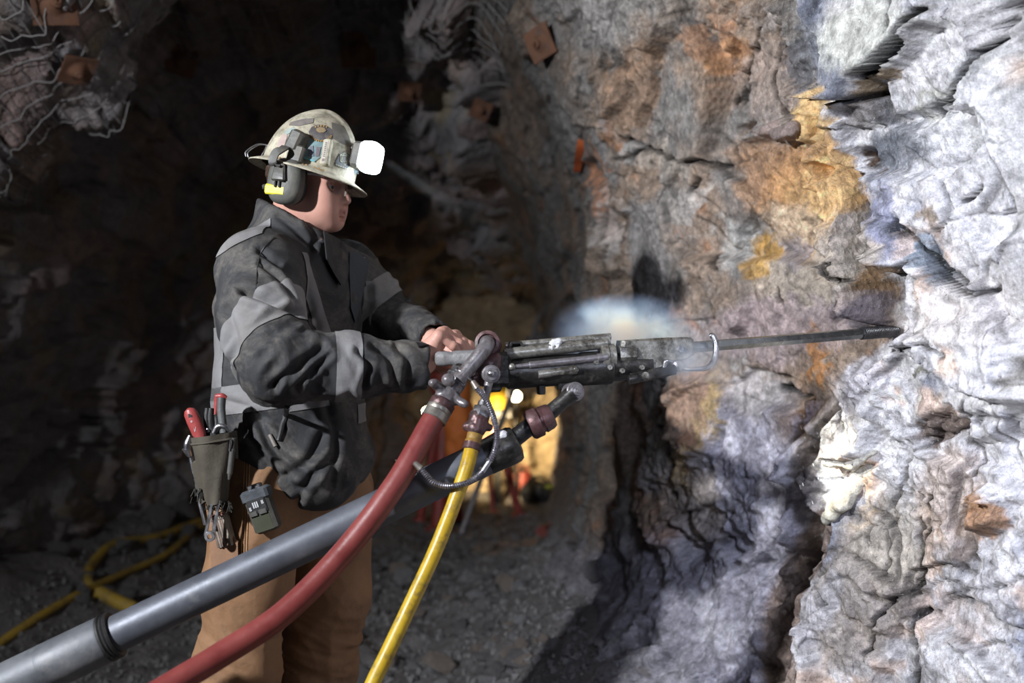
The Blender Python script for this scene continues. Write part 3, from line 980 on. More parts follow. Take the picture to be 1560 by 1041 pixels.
M_SKIN = skin_mat()
M_JACKET = cloth_mat('jacket_cloth', (0.022, 0.023, 0.026), (0.040, 0.041, 0.044), (0.22, 0.20, 0.17), (0.46, 0.76))
M_BAND = cloth_mat('reflective_tape', (0.18, 0.18, 0.185), (0.25, 0.25, 0.255), (0.15, 0.13, 0.105), (0.45, 0.75))
M_TROUSER = cloth_mat('duck_canvas', (0.25, 0.13, 0.06), (0.34, 0.19, 0.10), (0.10, 0.065, 0.045), (0.52, 0.75))
M_BLACK = simple('black_rubber', (0.012, 0.012, 0.013), (0.03, 0.03, 0.03), 40, 0.6)
M_HAIR = simple('brown_hair', (0.03, 0.017, 0.01), (0.06, 0.035, 0.02), 200, 0.6)
M_EYE = simple('eye_white', (0.5, 0.48, 0.46), (0.6, 0.57, 0.55), 20, 0.15, bump=0)
M_IRIS = simple('iris', (0.03, 0.04, 0.05), (0.06, 0.08, 0.10), 80, 0.1, bump=0)

H0 = P(473, 277, 2.40)
_yaw = math.radians(13)
HU = np.array([math.cos(_yaw), -math.sin(_yaw), 0]); HW = np.array([math.sin(_yaw), math.cos(_yaw), 0]); HV = np.array([0, 0, 1.0])
def hp(u, v, w): return H0 + HU * u + HV * v + HW * w
HM = np.array([HU, HW, HV])           # rows: forward, away, up
def tiltM(a):
    c, s = math.cos(math.radians(a)), math.sin(math.radians(a))
    return np.array([HU * c - HV * s, HW, HV * c + HU * s])

PERSON = empty('person', P(430, 1380, 2.45) * [1, 1, 0], 'person in dark work jacket and tan trousers gripping a rock drill', 'person')

def build_head():
    f = Field(H0 - 0.21, H0 + [0.15, 0.13, 0.16], 0.0023)
    M = tiltM(12)
    f.ellipsoid(hp(-0.014, 0.036, 0), (0.086, 0.072, 0.084), 0.02, M=M)
    f.ellipsoid(hp(0.022, -0.030, 0), (0.064, 0.062, 0.090), 0.03, M=M)
    f.ellipsoid(hp(0.034, 0.020, 0), (0.046, 0.055, 0.045), 0.03, M=M)     # forehead
    for s in (-1, 1):
        f.capsule(hp(-0.030, -0.050, s * 0.052), hp(0.056, -0.093, s * 0.017), 0.020, 0.017, 0.028)   # jaw line
        f.ellipsoid(hp(0.046, -0.034, s * 0.043), (0.026, 0.020, 0.022), 0.024, M=M)               # cheekbone
        f.ellipsoid(hp(0.046, -0.066, s * 0.032), (0.028, 0.024, 0.026), 0.024, M=M)               # cheek
        f.capsule(hp(0.070, 0.001, s * 0.010), hp(0.060, -0.001, s * 0.044), 0.0085, 0.008, 0.012)     # brow
        f.ellipsoid(hp(0.078, -0.019, s * 0.034), (0.019, 0.018, 0.012), 0.012, 's')
        f.capsule(hp(-0.01, 0.005, s * 0.066), hp(-0.012, -0.035, s * 0.066), 0.015, 0.008, 0.012)     # ear under the cup
    f.capsule(hp(0.050, -0.096, 0), hp(0.061, -0.098, 0), 0.020, 0.0165, 0.018)                        # chin
    f.capsule(hp(0.060, -0.070, 0), hp(0.064, -0.060, 0), 0.0185, 0.018, 0.014)                      # muzzle
    f.capsule(hp(0.073, -0.008, 0), hp(0.088, -0.040, 0), 0.0075, 0.0092, 0.010)                      # nose bridge
    f.ellipsoid(hp(0.0905, -0.047, 0), (0.0105, 0.0105, 0.0095), 0.007)                                # tip
    f.capsule(hp(0.0735, -0.062, -0.004), hp(0.0735, -0.062, 0.004), 0.006, 0.006, 0.006)
    for s in (-1, 1):
        f.ellipsoid(hp(0.0805, -0.051, s * 0.0125), (0.0105, 0.0065, 0.0075), 0.006)
        f.ellipsoid(hp(0.086, -0.0585, s * 0.0068), (0.0048, 0.0033, 0.0036), 0.002, 's')
    f.capsule(hp(0.0785, -0.0695, -0.008), hp(0.0785, -0.0695, 0.008), 0.0052, 0.0052, 0.005)         # lips
    f.capsule(hp(0.0760, -0.0800, -0.008), hp(0.0760, -0.0800, 0.008), 0.0056, 0.0056, 0.005)
    for s in (-1, 1):
        f.capsule(hp(0.0785, -0.0695, s * 0.008), hp(0.068, -0.0735, s * 0.023), 0.005, 0.003, 0.004)
        f.capsule(hp(0.0760, -0.0800, s * 0.008), hp(0.068, -0.0755, s * 0.022), 0.0052, 0.003, 0.004)
        f.capsule(hp(0.083, -0.0748, 0), hp(0.0715, -0.0750, s * 0.021), 0.0013, 0.0013, 0.0015, 's')
    f.capsule(hp(0.077, -0.0895, -0.010), hp(0.077, -0.0895, 0.010), 0.005, 0.005, 0.006, 's')         # mentolabial fold
    f.capsule(hp(-0.030, -0.045, 0), hp(-0.052, -0.19, 0), 0.056, 0.062, 0.03)                          # neck
    for s in (-1, 1):
        f.ellipsoid(hp(0.0580, -0.019, s * 0.0325), (0.0130, 0.0130, 0.0130), 0.002)                     # lids
        f.capsule(hp(0.0712, -0.0200, s * 0.026), hp(0.0650, -0.0200, s * 0.0440), 0.0042, 0.0030, 0.001, 's')
    v, q = f.mesh()
    v = relax(v, q, 1, 0.4)
    l = (v - H0) @ HM.T                       # forward, away, up
    stub = sstep(-0.045, -0.07, l[:, 2]) * sstep(-0.02, 0.02, l[:, 0]) * (1 - sstep(-0.14, -0.12, -l[:, 2])) * 0.8
    stub = np.clip(stub + 0.8 * np.exp(-(((l[:, 2] - 0.003) / 0.004) ** 2)) * (np.abs(l[:, 1]) > 0.010) * (l[:, 0] > 0.045) * (np.abs(l[:, 1]) < 0.046), 0, 1)
    lip = np.exp(-((l[:, 2] + 0.0752) / 0.0075) ** 4) * (np.abs(l[:, 1]) < 0.021) * (l[:, 0] > 0.067)
    return v, q, stub, lip

def finger(f, pts, r0, r1):
    n = len(pts)
    f.chain(pts, np.linspace(r0, r1, n), 0.004)

def build_hand(wrist, kn, pip, tip, end, thumb, h=0.0017, flip=1):
    """wrist point; four knuckles; second joints; third joints; tips; thumb chain"""
    allp = np.array([wrist] + list(kn) + list(pip) + list(tip) + list(end) + list(thumb))
    f = Field(allp.min(0) - 0.05, allp.max(0) + 0.03, h)
    for k in kn:
        f.capsule(wrist, k, 0.020, 0.0118, 0.014)
    for a, b in zip(kn[:-1], kn[1:]):
        f.capsule(a, b, 0.0112, 0.0112, 0.008)
        f.capsule((a + wrist) / 2, (b + wrist) / 2, 0.014, 0.014, 0.01)
    for i in range(4):
        k = 0.93 if i in (0, 3) else 1.0
        f.ellipsoid(kn[i] + np.array([0, 0, 0.004]), (0.0095, 0.0085, 0.008), 0.006)
        finger(f, [kn[i], pip[i], tip[i], end[i]], 0.0102 * k, 0.0078 * k)
        f.ellipsoid(pip[i], np.array([0.0098, 0.0098, 0.0098]) * k, 0.004)
    f.chain(thumb, np.linspace(0.0155, 0.0095, len(thumb)), 0.010)
    return f.mesh()

def build_body():
    hv, hq, stub, lip = build_head()
    parts = [(hv, hq, stub, lip)]
    # hidden trunk and limbs inside the clothes
    f = Field(P(330, 330, 2.2) * [1, 1, 0] + [-0.12, -0.25, 0.0], P(680, 330, 2.6) + [0.02, 0.15, -0.02], 0.012)
    f.ellipsoid(P(440, 470, 2.45), (0.13, 0.15, 0.20), 0.04)
    f.ellipsoid(P(445, 620, 2.45), (0.12, 0.14, 0.20), 0.05)
    f.capsule(P(440, 380, 2.42), P(438, 330, 2.41), 0.055, 0.055, 0.05)
    f.chain([P(400, 415, 2.30), P(425, 560, 2.16), P(645, 552, 2.205)], [0.06, 0.045, 0.03], 0.03)
    f.chain([P(515, 412, 2.60), P(590, 500, 2.60), P(660, 520, 2.375)], [0.06, 0.045, 0.03], 0.03)
    f.chain([P(412, 745, 2.38), P(372, 960, 2.355), P(345, 1320, 2.37)], [0.09, 0.065, 0.045], 0.03)
    f.chain([P(492, 755, 2.56), P(492, 985, 2.57), P(455, 1310, 2.58)], [0.09, 0.065, 0.045], 0.03)
    v, q = f.mesh(); parts.append((v, q, np.zeros(len(v)), np.zeros(len(v))))
    # right hand closed over the top of the handle
    w = P(650, 541, 2.205)
    kn = [P(681, 509, 2.255), P(677, 507, 2.233), P(673, 508, 2.212), P(668, 513, 2.194)]
    pip = [P(706, 520, 2.262), P(704, 521, 2.241), P(699, 523, 2.221), P(690, 527, 2.203)]
    tip = [P(716, 538, 2.262), P(713, 540, 2.243), P(708, 541, 2.226), P(698, 540, 2.216)]
    end = [P(710, 552, 2.255), P(706, 554, 2.243), P(700, 554, 2.233), P(691, 550, 2.226)]
    th = [P(656, 542, 2.22), P(664, 552, 2.24), P(676, 561, 2.235), P(684, 563, 2.222)]
    v, q = build_hand(w, kn, pip, tip, end, th); parts.append((v, q, np.zeros(len(v)), np.zeros(len(v))))
    # left hand behind it on the throttle
    w = P(664, 520, 2.375)
    kn = [P(690, 512, 2.335), P(694, 512, 2.355), P(695, 515, 2.375), P(694, 520, 2.393)]
    pip = [P(714, 525, 2.330), P(716, 526, 2.350), P(717, 528, 2.369), P(714, 532, 2.386)]
    tip = [P(722, 541, 2.325), P(723, 542, 2.345), P(723, 543, 2.363), P(719, 545, 2.380)]
    end = [P(716, 553, 2.320), P(717, 554, 2.340), P(716, 555, 2.358), P(713, 556, 2.374)]
    th = [P(672, 524, 2.355), P(684, 534, 2.330), P(698, 540, 2.318), P(708, 543, 2.315)]
    v, q = build_hand(w, kn, pip, tip, end, th); parts.append((v, q, np.zeros(len(v)), np.zeros(len(v))))
    n = 0; V = []; Q = []
    for v, q, s, l in parts:
        V.append(v); Q.append(q + n); n += len(v)
    me = mesh_np('body', np.concatenate(V), np.concatenate(Q), True,
                 {'stubble': np.concatenate([p[2] for p in parts]), 'lip': np.concatenate([p[3] for p in parts])})
    b = link('body', me, M_SKIN, PERSON)
    for s in (-1, 1):
        c = hp(0.0578, -0.0195, s * 0.0325)
        e = G().ball(c, 0.0118, 16, 12).build('eye', M_EYE, b)
        d = norm(HU * 0.93 - HV * 0.16)
        G().ball(c + d * 0.0085, 0.0052, 14, 8).build('iris', M_IRIS, b)
    h = G()
    hv = []
    # short hair showing under the brim behind the ear cup
    f = Field(hp(-0.15, -0.09, -0.1) - [0, 0.0, 0], hp(0.05, 0.08, 0.1), 0.004)
    f.ellipsoid(hp(-0.024, 0.020, 0), (0.082, 0.0755, 0.080), 0.0, M=tiltM(12))
    f.cut(hp(-0.035, 0, 0), HU * 0.8 - HV * 0.1); f.cut(hp(0, -0.038, 0), -HV)
    v, q = f.mesh(); v = v + (fbm(v * 160, 2, 9) * 0.002)[:, None]
    link('hair', mesh_np('hair', v, q, True), M_HAIR, PERSON)
    return b

BODY = build_body()

# ---- clothes
def axis_param(v, a, b):
    e = b - a; L = np.linalg.norm(e); e = e / L
    t = (v - a) @ e
    r = v - a - t[:, None] * e
    up = norm(np.cross(e, [0.1, 1, 0.2])); sd = np.cross(e, up)
    return t / L, np.arctan2(r @ up, r @ sd), np.linalg.norm(r, axis=1)

RS, RE, RWR = P(396, 418, 2.275), P(420, 558, 2.125), P(648, 558, 2.205)
LS, LE, LWR = P(525, 418, 2.62), P(592, 492, 2.62), P(664, 518, 2.378)

def seg_px(p, poly):
    poly = np.asarray(catmull(poly, 4)[0], float)
    best = np.full(len(p), 1e9); side = np.ones(len(p))
    for i in range(len(poly) - 1):
        a, b = poly[i], poly[i + 1]; e = b - a
        t = np.clip(((p - a) @ e) / (e @ e), 0, 1)
        r = p - (a + t[:, None] * e); d = np.hypot(r[:, 0], r[:, 1])
        m = d < best
        best = np.where(m, d, best)
        side = np.where(m, np.sign(e[0] * (p[:, 1] - a[1]) - e[1] * (p[:, 0] - a[0])), side)
    return best, side, None

def build_jacket():
    h = 0.0034
    f = Field(P(310, 300, 2.45) + [-0.05, -0.42, -0.74], P(690, 300, 2.45) + [0.02, 0.30, 0.03], h)
    f.ellipsoid(P(440, 478, 2.45), (0.172, 0.165, 0.185), 0.05)
    f.capsule(P(398, 412, 2.31), P(520, 408, 2.60), 0.085, 0.080, 0.05)
    f.capsule(P(425, 400, 2.40), P(445, 365, 2.42), 0.095, 0.078, 0.05)
    f.ellipsoid(P(442, 600, 2.45), (0.176, 0.168, 0.190), 0.06)
    f.ellipsoid(P(462, 690, 2.46), (0.150, 0.155, 0.125), 0.06)
    f.capsule(P(488, 715, 2.36), P(520, 700, 2.50), 0.070, 0.065, 0.06)
    f.chain([RS, (RS + RE) / 2 + [-0.012, 0, 0], RE], [0.094, 0.086, 0.076], 0.035)
    f.chain([RE, (RE + RWR) / 2, RWR], [0.074, 0.0625, 0.050], 0.03)
    f.chain([LS, (LS + LE) / 2, LE], [0.088, 0.078, 0.070], 0.03)
    f.chain([LE, (LE + LWR) / 2, LWR], [0.068, 0.058, 0.044], 0.025)
    # cuffs
    for e0, w, r in ((RE, RWR, 0.050), (LE, LWR, 0.044)):
        d = norm(w - e0)
        sl, (X, Y, Z) = f.sub(w - 0.09, w + 0.09)
        q = (X - w[0]) * d[0] + (Y - w[1]) * d[1] + (Z - w[2]) * d[2]
        f.d[sl] = np.maximum(f.d[sl], np.where(q > -0.06, q, -1).astype(np.float32))
        f.capsule(w - d * 0.05, w + d * 0.03, r - 0.007, r - 0.007, 0.0, 's')
    # open bottom: hem rises to the back
    f.capsule(P(400, 690, 2.32), P(478, 728, 2.35), 0.055, 0.065, 0.06)
    f.cut(P(340, 676, 2.45), [-0.55, -0.1, -0.75])
    f.capsule(P(462, 660, 2.45), P(470, 790, 2.45), 0.130, 0.135, 0.0, 's')
    # collar
    C0, C1 = P(438, 395, 2.42), P(452, 318, 2.42)
    f.capsule(C0, C1, 0.094, 0.090, 0.02)
    f.capsule(C0, C1 + (C1 - C0) * 0.6, 0.078, 0.080, 0.003, 's')
    n = np.array([0.46, 0.0, 0.89])
    sl, (X, Y, Z) = f.sub(P(380, 400, 2.42) - [0.02, 0.22, 0.0], P(540, 290, 2.42) + [0.02, 0.22, 0])
    o = P(412, 314, 2.42)
    f.d[sl] = np.maximum(f.d[sl], ((X - o[0]) * n[0] + (Y - o[1]) * n[1] + (Z - o[2]) * n[2]).astype(np.float32))
    f.ellipsoid(P(510, 385, 2.36), (0.022, 0.06, 0.045), 0.01, 's')            # collar falls open at the throat
    # front opening
    zz = [P(512, 395, 2.30), P(527, 450, 2.285), P(535, 520, 2.285), P(538, 600, 2.29), P(530, 690, 2.30), P(520, 760, 2.31)]
    f.chain(zz, [0.010, 0.013, 0.012, 0.011, 0.010, 0.01], 0.008, 's')
    v, q = f.mesh()
    v = relax(v, q, 2, 0.5)
    n = vert_normals(v, q)
    # which limb is a vertex on
    segs = [(P(440, 420, 2.45), P(450, 700, 2.45), 0.17), (RS, RE, 0.085), (RE, RWR, 0.06), (LS, LE, 0.078), (LE, LWR, 0.058)]
    ds, ts, an = [], [], []
    for a, b, r in segs:
        t, ang, _ = axis_param(v, a, b)
        tc = np.clip(t, 0, 1)
        dd = np.linalg.norm(v - a - tc[:, None] * (b - a), axis=1) - r
        ds.append(dd); ts.append(t); an.append(ang)
    lab = np.argmin(np.array(ds), 0)
    disp = np.zeros(len(v))
    wp = np.stack([fbm(v * 9, 2, 1), fbm(v * 9, 2, 2), fbm(v * 9, 2, 3)], 1) * 0.02
    for i, (a, b, r) in enumerate(segs):
        m = lab == i
        L = np.linalg.norm(b - a)
        if i == 0:
            # long soft drapes pulling from shoulder towards the zip and hem
            u = np.stack([(v[:, 0] * 0.75 + v[:, 2] * 0.55) * 11, v[:, 1] * 6, (v[:, 2] * 0.75 - v[:, 0] * 0.5) * 3.5], 1) + wp * 20
            w = fbm(u, 2, 11, ridged=True)
            low = 0.6 + 0.3 * sstep(0.2, 1.0, ts[0])
            disp[m] = (0.0070 * (w * low))[m]
        else:
            el = np.exp(-((ts[i] - (1.0 if i in (1, 3) else 0.0)) / 0.38) ** 2)
            cu = np.exp(-((ts[i] - 1.0) / 0.2) ** 2) if i in (2, 4) else 0
            u = np.stack([ts[i] * L * 30 + an[i] * 0.9, np.cos(an[i]) * 1.1, np.sin(an[i]) * 1.1], 1) + wp * 24
            w = fbm(u, 2, 12 + i, 0.4, ridged=True)
            disp[m] = (w * (0.003 + 0.0055 * el + 0.003 * cu))[m]
    # smooth across limb borders
    for _ in range(6):
        acc = np.zeros(len(v)); cnt = np.zeros(len(v))
        for k in range(4):
            np.add.at(acc, q[:, k], disp[q[:, (k + 1) % 4]]); np.add.at(cnt, q[:, k], 1)
        disp = 0.5 * disp + 0.5 * acc / cnt
    v = v + n * disp[:, None]
    # sharp pulled creases
    px = 780 + FPX * v[:, 0] / v[:, 1]; py = 520.5 - FPX * (v[:, 2] - CAMZ) / v[:, 1]
    qp = np.stack([px, py], 1)
    face = sstep(0.0, 0.5, -n[:, 1]) * (v[:, 1] < 2.47)
    for pl, dep, w in (([(372, 445), (400, 455), (430, 468), (464, 484)], .017, 6), ([(396, 384), (430, 410), (455, 445), (472, 482)], .008, 5),
                       ([(398, 402), (425, 425), (448, 462)], .008, 5), ([(440, 412), (466, 445), (482, 500)], .008, 6),
                       ([(418, 588), (450, 560), (492, 530)], .010, 6), ([(450, 592), (475, 566), (502, 540)], .008, 5),
                       ([(545, 536), (562, 556), (552, 592)], .009, 5), ([(566, 530), (592, 545), (602, 582)], .007, 5),
                       ([(604, 528), (622, 548), (618, 586)], .006, 5), ([(395, 640), (420, 690), (472, 722)], .013, 8),
                       ([(440, 722), (470, 702), (492, 662)], .011, 7), ([(378, 656), (410, 708), (452, 742)], .009, 7),
                       ([(455, 760), (472, 730), (505, 700)], .009, 6), ([(345, 470), (360, 520), (352, 570)], .007, 7),
                       ([(340, 610), (380, 622), (430, 652)], .006, 6), ([(500, 620), (512, 680), (505, 740)], .009, 7),
                       ([(470, 340), (480, 365), (470, 392)], .005, 5), ([(425, 330), (450, 350), (478, 380)], .005, 5)):
        ds_, sd_, _ = seg_px(qp, pl)
        s_ = ds_ * sd_
        v = v + n * (face * dep * (-np.exp(-(s_ / w) ** 2) + 0.55 * np.exp(-((s_ - 1.9 * w) / (1.2 * w)) ** 2) + 0.3 * np.exp(-((s_ + 2.0 * w) / (1.3 * w)) ** 2)) * (ds_ < 6 * w))[:, None]
    me = mesh_np('jacket', v, q, True)
    j = link('jacket', me, M_JACKET, PERSON)
    n = vert_normals(v, q)

    def band(label_ids, planes, mat=M_BAND, off=0.0022, extra=None):
        """tape sewn on the cloth: the strip of jacket between planes (point, normal pointing out of the strip)"""
        keep = np.isin(lab, label_ids)
        s = np.full(len(v), True)
        for o, nn in planes:
            s &= ((v - o) @ norm(nn)) < 0.012
        if extra is not None: s &= extra(v)
        fm = (keep & s)[q].all(1)
        if not fm.any(): return
        qq = q[fm]; used = np.unique(qq); mp = np.full(len(v), -1); mp[used] = np.arange(len(used))
        vv = v[used] + n[used] * off
        bm = bmesh.new()
        bv = [bm.verts.new(c) for c in vv]
        for a in mp[qq]: bm.faces.new([bv[i] for i in a])
        for o, nn in planes:
            bmesh.ops.bisect_plane(bm, geom=bm.verts[:] + bm.edges[:] + bm.faces[:], plane_co=Vector(o), plane_no=Vector(norm(nn)), clear_outer=True)
        # every separate strip of tape is a piece of its own; slivers are dropped
        left = set(bm.faces)
        while left:
            st = [left.pop()]; isl = set(st)
            while st:
                for e in st.pop().edges:
                    for g in e.link_faces:
                        if g in left:
                            left.discard(g); isl.add(g); st.append(g)
            if len(isl) < 60: continue
            vs = list({w for g in isl for w in g.verts}); ix = {w: i for i, w in enumerate(vs)}
            mb = bpy.data.meshes.new('reflective_band')
            mb.from_pydata([tuple(w.co) for w in vs], [], [[ix[w] for w in g.verts] for g in isl])
            mb.polygons.foreach_set('use_smooth', [True] * len(mb.polygons))
            link('reflective_band', mb, mat, j)
        bm.free()
    def ring(a, b, t0, t1, ids, tilt=(0, 0, 0)):
        e = norm(norm(b - a) + np.array(tilt))
        return band(ids, [(a + (b - a) * t0, -e), (a + (b - a) * t1, e)])
    ring(RS, RE, 0.50, 0.83, [1], (0.55, 0, 0.05))
    ring(RE, RWR, 0.38, 0.55, [2])
    ring(LS, LE, 0.42, 0.78, [3])
    # belt band, with a break at the pocket zip
    dn = np.array([0.20, 0, -1.0]) * 1.0
    t1, t2 = P(335, 590, 2.3), P(335, 634, 2.3)
    band([0], [(t1, [-0.14, 0, 1]), (t2, [0.14, 0, -1]), (P(430, 620, 2.28), [1, 0, 0.25])])
    band([0], [(t1 + [0, 0, -0.008], [-0.14, 0, 1]), (t2 + [0, 0, -0.012], [0.14, 0, -1]), (P(436, 620, 2.28), [-1, 0, -0.25]), (P(497, 620, 2.28), [1, 0, 0])])
    band([0], [(P(560, 612, 2.5), [-0.1, 0, 1]), (P(560, 640, 2.5), [0.1, 0, -1]), (P(536, 620, 2.3), [-1, 0, 0])])
    # brace shaped tapes over the shoulder, down the back and down the chest
    band([0, 1], [(P(350, 362, 2.3), [-0.55, 0, 1]), (P(352, 390, 2.3), [0.5, 0, -1]), (P(412, 370, 2.3), [1, 0, 0.1])])
    band([0], [(P(328, 500, 2.4), [0, 0, 1]), (P(345, 500, 2.35), [1, -0.15, 0]), (P(340, 612, 2.4), [0, 0, -1])])
    band([0], [(P(450, 395, 2.3), [-1, 0, -0.28]), (P(470, 395, 2.3), [1, 0, 0.28]), (P(460, 385, 2.3), [0, 0, 1]), (P(480, 525, 2.3), [0, 0, -1])], extra=lambda p: p[:, 1] < 2.42)
    band([0, 3], [(P(548, 410, 2.45), [-1, 0, -0.1]), (P(562, 410, 2.45), [1, 0, 0.1]), (P(555, 425, 2.45), [0, 0, 1]), (P(560, 520, 2.45), [0, 0, -1])])

    # zips, pulls and snaps
    Msn = simple('snap_metal', (0.45, 0.45, 0.47), (0.6, 0.6, 0.62), 50, 0.3, 1.0, bump=0)
    Mz = simple('zip_tape', (0.012, 0.012, 0.014), (0.03, 0.03, 0.03), 120, 0.5)
    from mathutils.bvhtree import BVHTree
    bv = BVHTree.FromPolygons([tuple(c) for c in v], [tuple(map(int, a)) for a in q])
    def onto(px, py, off=0.002):
        o = Vector((0, 0, CAMZ)); d = Vector(P(px, py, 1.0)) - o
        hit = bv.ray_cast(o, d.normalized())
        if hit[0] is None: return P(px, py, 2.3), np.array([0, -1.0, 0])
        return np.array(hit[0] + hit[1] * off), np.array(hit[1])
    for px, py in ((489, 367), (553, 396)):
        p, nn = onto(px, py, 0.0)
        G().lathe(p, nn, [(0, 0.0072), (0.003, 0.0068), (0.0045, 0.004), (0.005, 0.0005)], 14).build('snap', Msn, j)
    zp = [onto(x, y, 0.001)[0] for x, y in ((438, 618), (435, 632), (431, 646), (427, 660), (424, 672))]
    G().tube(zp, 0.0058, 8).build('pocket_zip', Mz, j)
    p, nn = onto(439, 619, 0.004); p2, _ = onto(437, 629, 0.005)
    G().lathe(p, nn, [(0, 0.006), (0.003, 0.0055), (0.003, 0.002)], 12).tube([p, p2], 0.0022, 6).build('zip_pull', Msn, j)
    a, _ = onto(413, 662, 0.004); b, _ = onto(423, 679, 0.008)
    G().tube([a, b], 0.0048, 10).build('cord_end', simple('cord_plastic', (0.16, 0.14, 0.12), (0.22, 0.2, 0.17), 40, 0.5), j)
    a = [onto(x, y, 0.003)[0] for x, y in ((634, 524), (650, 522), (652, 528), (637, 531))]
    G().prism(a, np.array([0, -0.002, 0.002])).build('cuff_tab', Mz, j)
    zl = [onto(x, y, 0.0)[0] for x, y in ((540, 408), (541, 440), (540, 470), (541, 500))]
    # throat flap standing beside the zip
    fl = [onto(x, y, 0.004)[0] for x, y in ((492, 352), (517, 368), (520, 402), (516, 436), (506, 420), (494, 398))]
    G().prism(fl, np.array([0.004, -0.008, 0.0]), 0.002).build('storm_flap', M_JACKET, j)
    lp = [onto(x, y, 0.003)[0] for x, y in ((531, 384), (545, 386), (560, 399), (556, 430), (548, 462), (540, 492), (533, 470), (531, 425))]
    fo = G().prism(lp, np.array([0.001, -0.006, 0.0]), 0.002).build('lapel', cloth_mat('blue_lining', (0.032, 0.042, 0.056), (0.05, 0.064, 0.082), (0.09, 0.09, 0.09), (0.55, 0.8)), j)
    fo['label'] = 'blue-grey turned lapel'
    # shoulder seam stitched across the yoke
    for pl in (((390, 440), (393, 400), (402, 378), (418, 362)), ((392, 440), (415, 446), (440, 452))):
        pts = [onto(x, y, 0.0008)[0] for x, y in catmull(pl, 5)[0]]
        G().tube(pts, 0.0013, 5).build('seam', Mz, j)
    return j, bv, onto
JACKET, JBVH, onto_jacket = build_jacket()

def build_trousers():
    f = Field(P(300, 700, 2.45) + [-0.08, -0.30, -0.98], P(580, 640, 2.45) + [0.02, 0.32, 0], 0.005)
    f.ellipsoid(P(450, 725, 2.46), (0.155, 0.165, 0.14), 0.05)
    f.capsule(P(440, 660, 2.45), P(448, 720, 2.45), 0.125, 0.14, 0.05)
    f.chain([P(400, 735, 2.37), P(376, 900, 2.345), P(362, 1010, 2.345), P(345, 1180, 2.36), P(338, 1330, 2.37)], [0.118, 0.094, 0.086, 0.083, 0.085], 0.04)
    f.chain([P(495, 745, 2.55), P(500, 900, 2.565), P(480, 1020, 2.57), P(455, 1180, 2.575), P(444, 1325, 2.58)], [0.115, 0.098, 0.093, 0.088, 0.088], 0.035)
    v, q = f.mesh(); v = relax(v, q, 2)
    n = vert_normals(v, q)
    w = fbm(np.stack([v[:, 0] * 9 + v[:, 2] * 5, v[:, 1] * 6, v[:, 2] * 4 - v[:, 0] * 5], 1), 2, 31, ridged=True)
    w2 = fbm(np.stack([v[:, 0] * 8, v[:, 1] * 8, v[:, 2] * 26 + v[:, 0] * 10], 1), 2, 33, ridged=True)
    kn = np.exp(-((v[:, 2] - 0.52) / 0.12) ** 2)
    v = v + n * (0.0045 * w + 0.007 * kn * w2)[:, None]
    t = link('trousers', mesh_np('trousers', v, q, True), M_TROUSER, PERSON)
    from mathutils.bvhtree import BVHTree
    bv = BVHTree.FromPolygons([tuple(c) for c in v], [tuple(map(int, a)) for a in q])
    def onto(px, py, off=0.002):
        o = Vector((0, 0, CAMZ)); d = Vector(P(px, py, 1.0)) - o
        hit = bv.ray_cast(o, d.normalized())
        if hit[0] is None: return P(px, py, 2.28), np.array([0, -1.0, 0])
        return np.array(hit[0] + hit[1] * off), np.array(hit[1])
    # side seam: three rows of stitching, and the rule pocket
    for dx in (0, 4, 8):
        pts = [onto(373 + dx - (y - 700) * 0.035, y, 0.0012)[0] for y in range(694, 845, 10)]
        G().tube(pts, 0.0011, 5).build('stitching', simple('thread', (0.42, 0.24, 0.11), (0.5, 0.3, 0.15), 90, 0.8), t)
    pk = [[onto(x, y, o)[0] for x in np.linspace(326, 366, 9)] for y, o in ((824, 0.010), (826, 0.014), (832, 0.014), (845, 0.012), (860, 0.010), (880, 0.007), (896, 0.003))]
    V = np.array(pk).reshape(-1, 3)
    # mouth of the pocket slopes down towards the front
    for i in range(9):
        V[i::9, 2] += 0.055 * (1 - i / 8.0) * np.linspace(1, 0, 7)
    G().add(V, [tuple(a) for a in grid_faces(7, 9)]).build('rule_pocket', simple('worn_canvas', (0.22, 0.12, 0.07), (0.30, 0.17, 0.10), 25, 0.85), t)
    for (leg, a) in ((P(338, 1352, 2.36), 0.12), (P(446, 1345, 2.575), -0.02)):
        f = Field(leg + [-0.16, -0.12, -0.14], leg + [0.24, 0.12, 0.14], 0.007)
        zb = 0.03
        f.capsule(leg + [0, 0, 0.06], leg * [1, 1, 0] + [0.0, 0, 0.09], 0.062, 0.056, 0.03)
        f.capsule(leg * [1, 1, 0] + [-0.03, 0, 0.05], leg * [1, 1, 0] + [0.15, -0.02, 0.045], 0.048, 0.045, 0.03)
        f.cut(leg * [1, 1, 0] + [0, 0, 0.012], [0, 0, -1])
        bvv, bq = f.mesh()
        link('boot', mesh_np('boot', bvv, bq, True), M_BLACK, PERSON)
    return t, onto
TROUSERS, onto_trousers = build_trousers()
# ------------------------------------------------------------------ things worn by the miner
M_SHELL = cloth_mat('scuffed_shell', (0.42, 0.39, 0.29), (0.62, 0.58, 0.45), (0.17, 0.155, 0.115), (0.42, 0.62), 5, 26)
M_SHELL.node_tree.nodes['Principled BSDF'].inputs['Roughness'].default_value = 0.5
M_GREYP = simple('grey_plastic', (0.055, 0.055, 0.05), (0.10, 0.10, 0.09), 30, 0.55, grime=(0.16, 0.14, 0.11))
M_CUP = simple('cup_plastic', (0.075, 0.078, 0.07), (0.12, 0.12, 0.105), 22, 0.55, grime=(0.20, 0.175, 0.14), gamt=(0.52, 0.8))
M_STEEL = simple('bare_steel', (0.34, 0.34, 0.35), (0.52, 0.52, 0.54), 40, 0.34, 1.0, 0.0006, grime=(0.08, 0.06, 0.05), gamt=(0.58, 0.78))

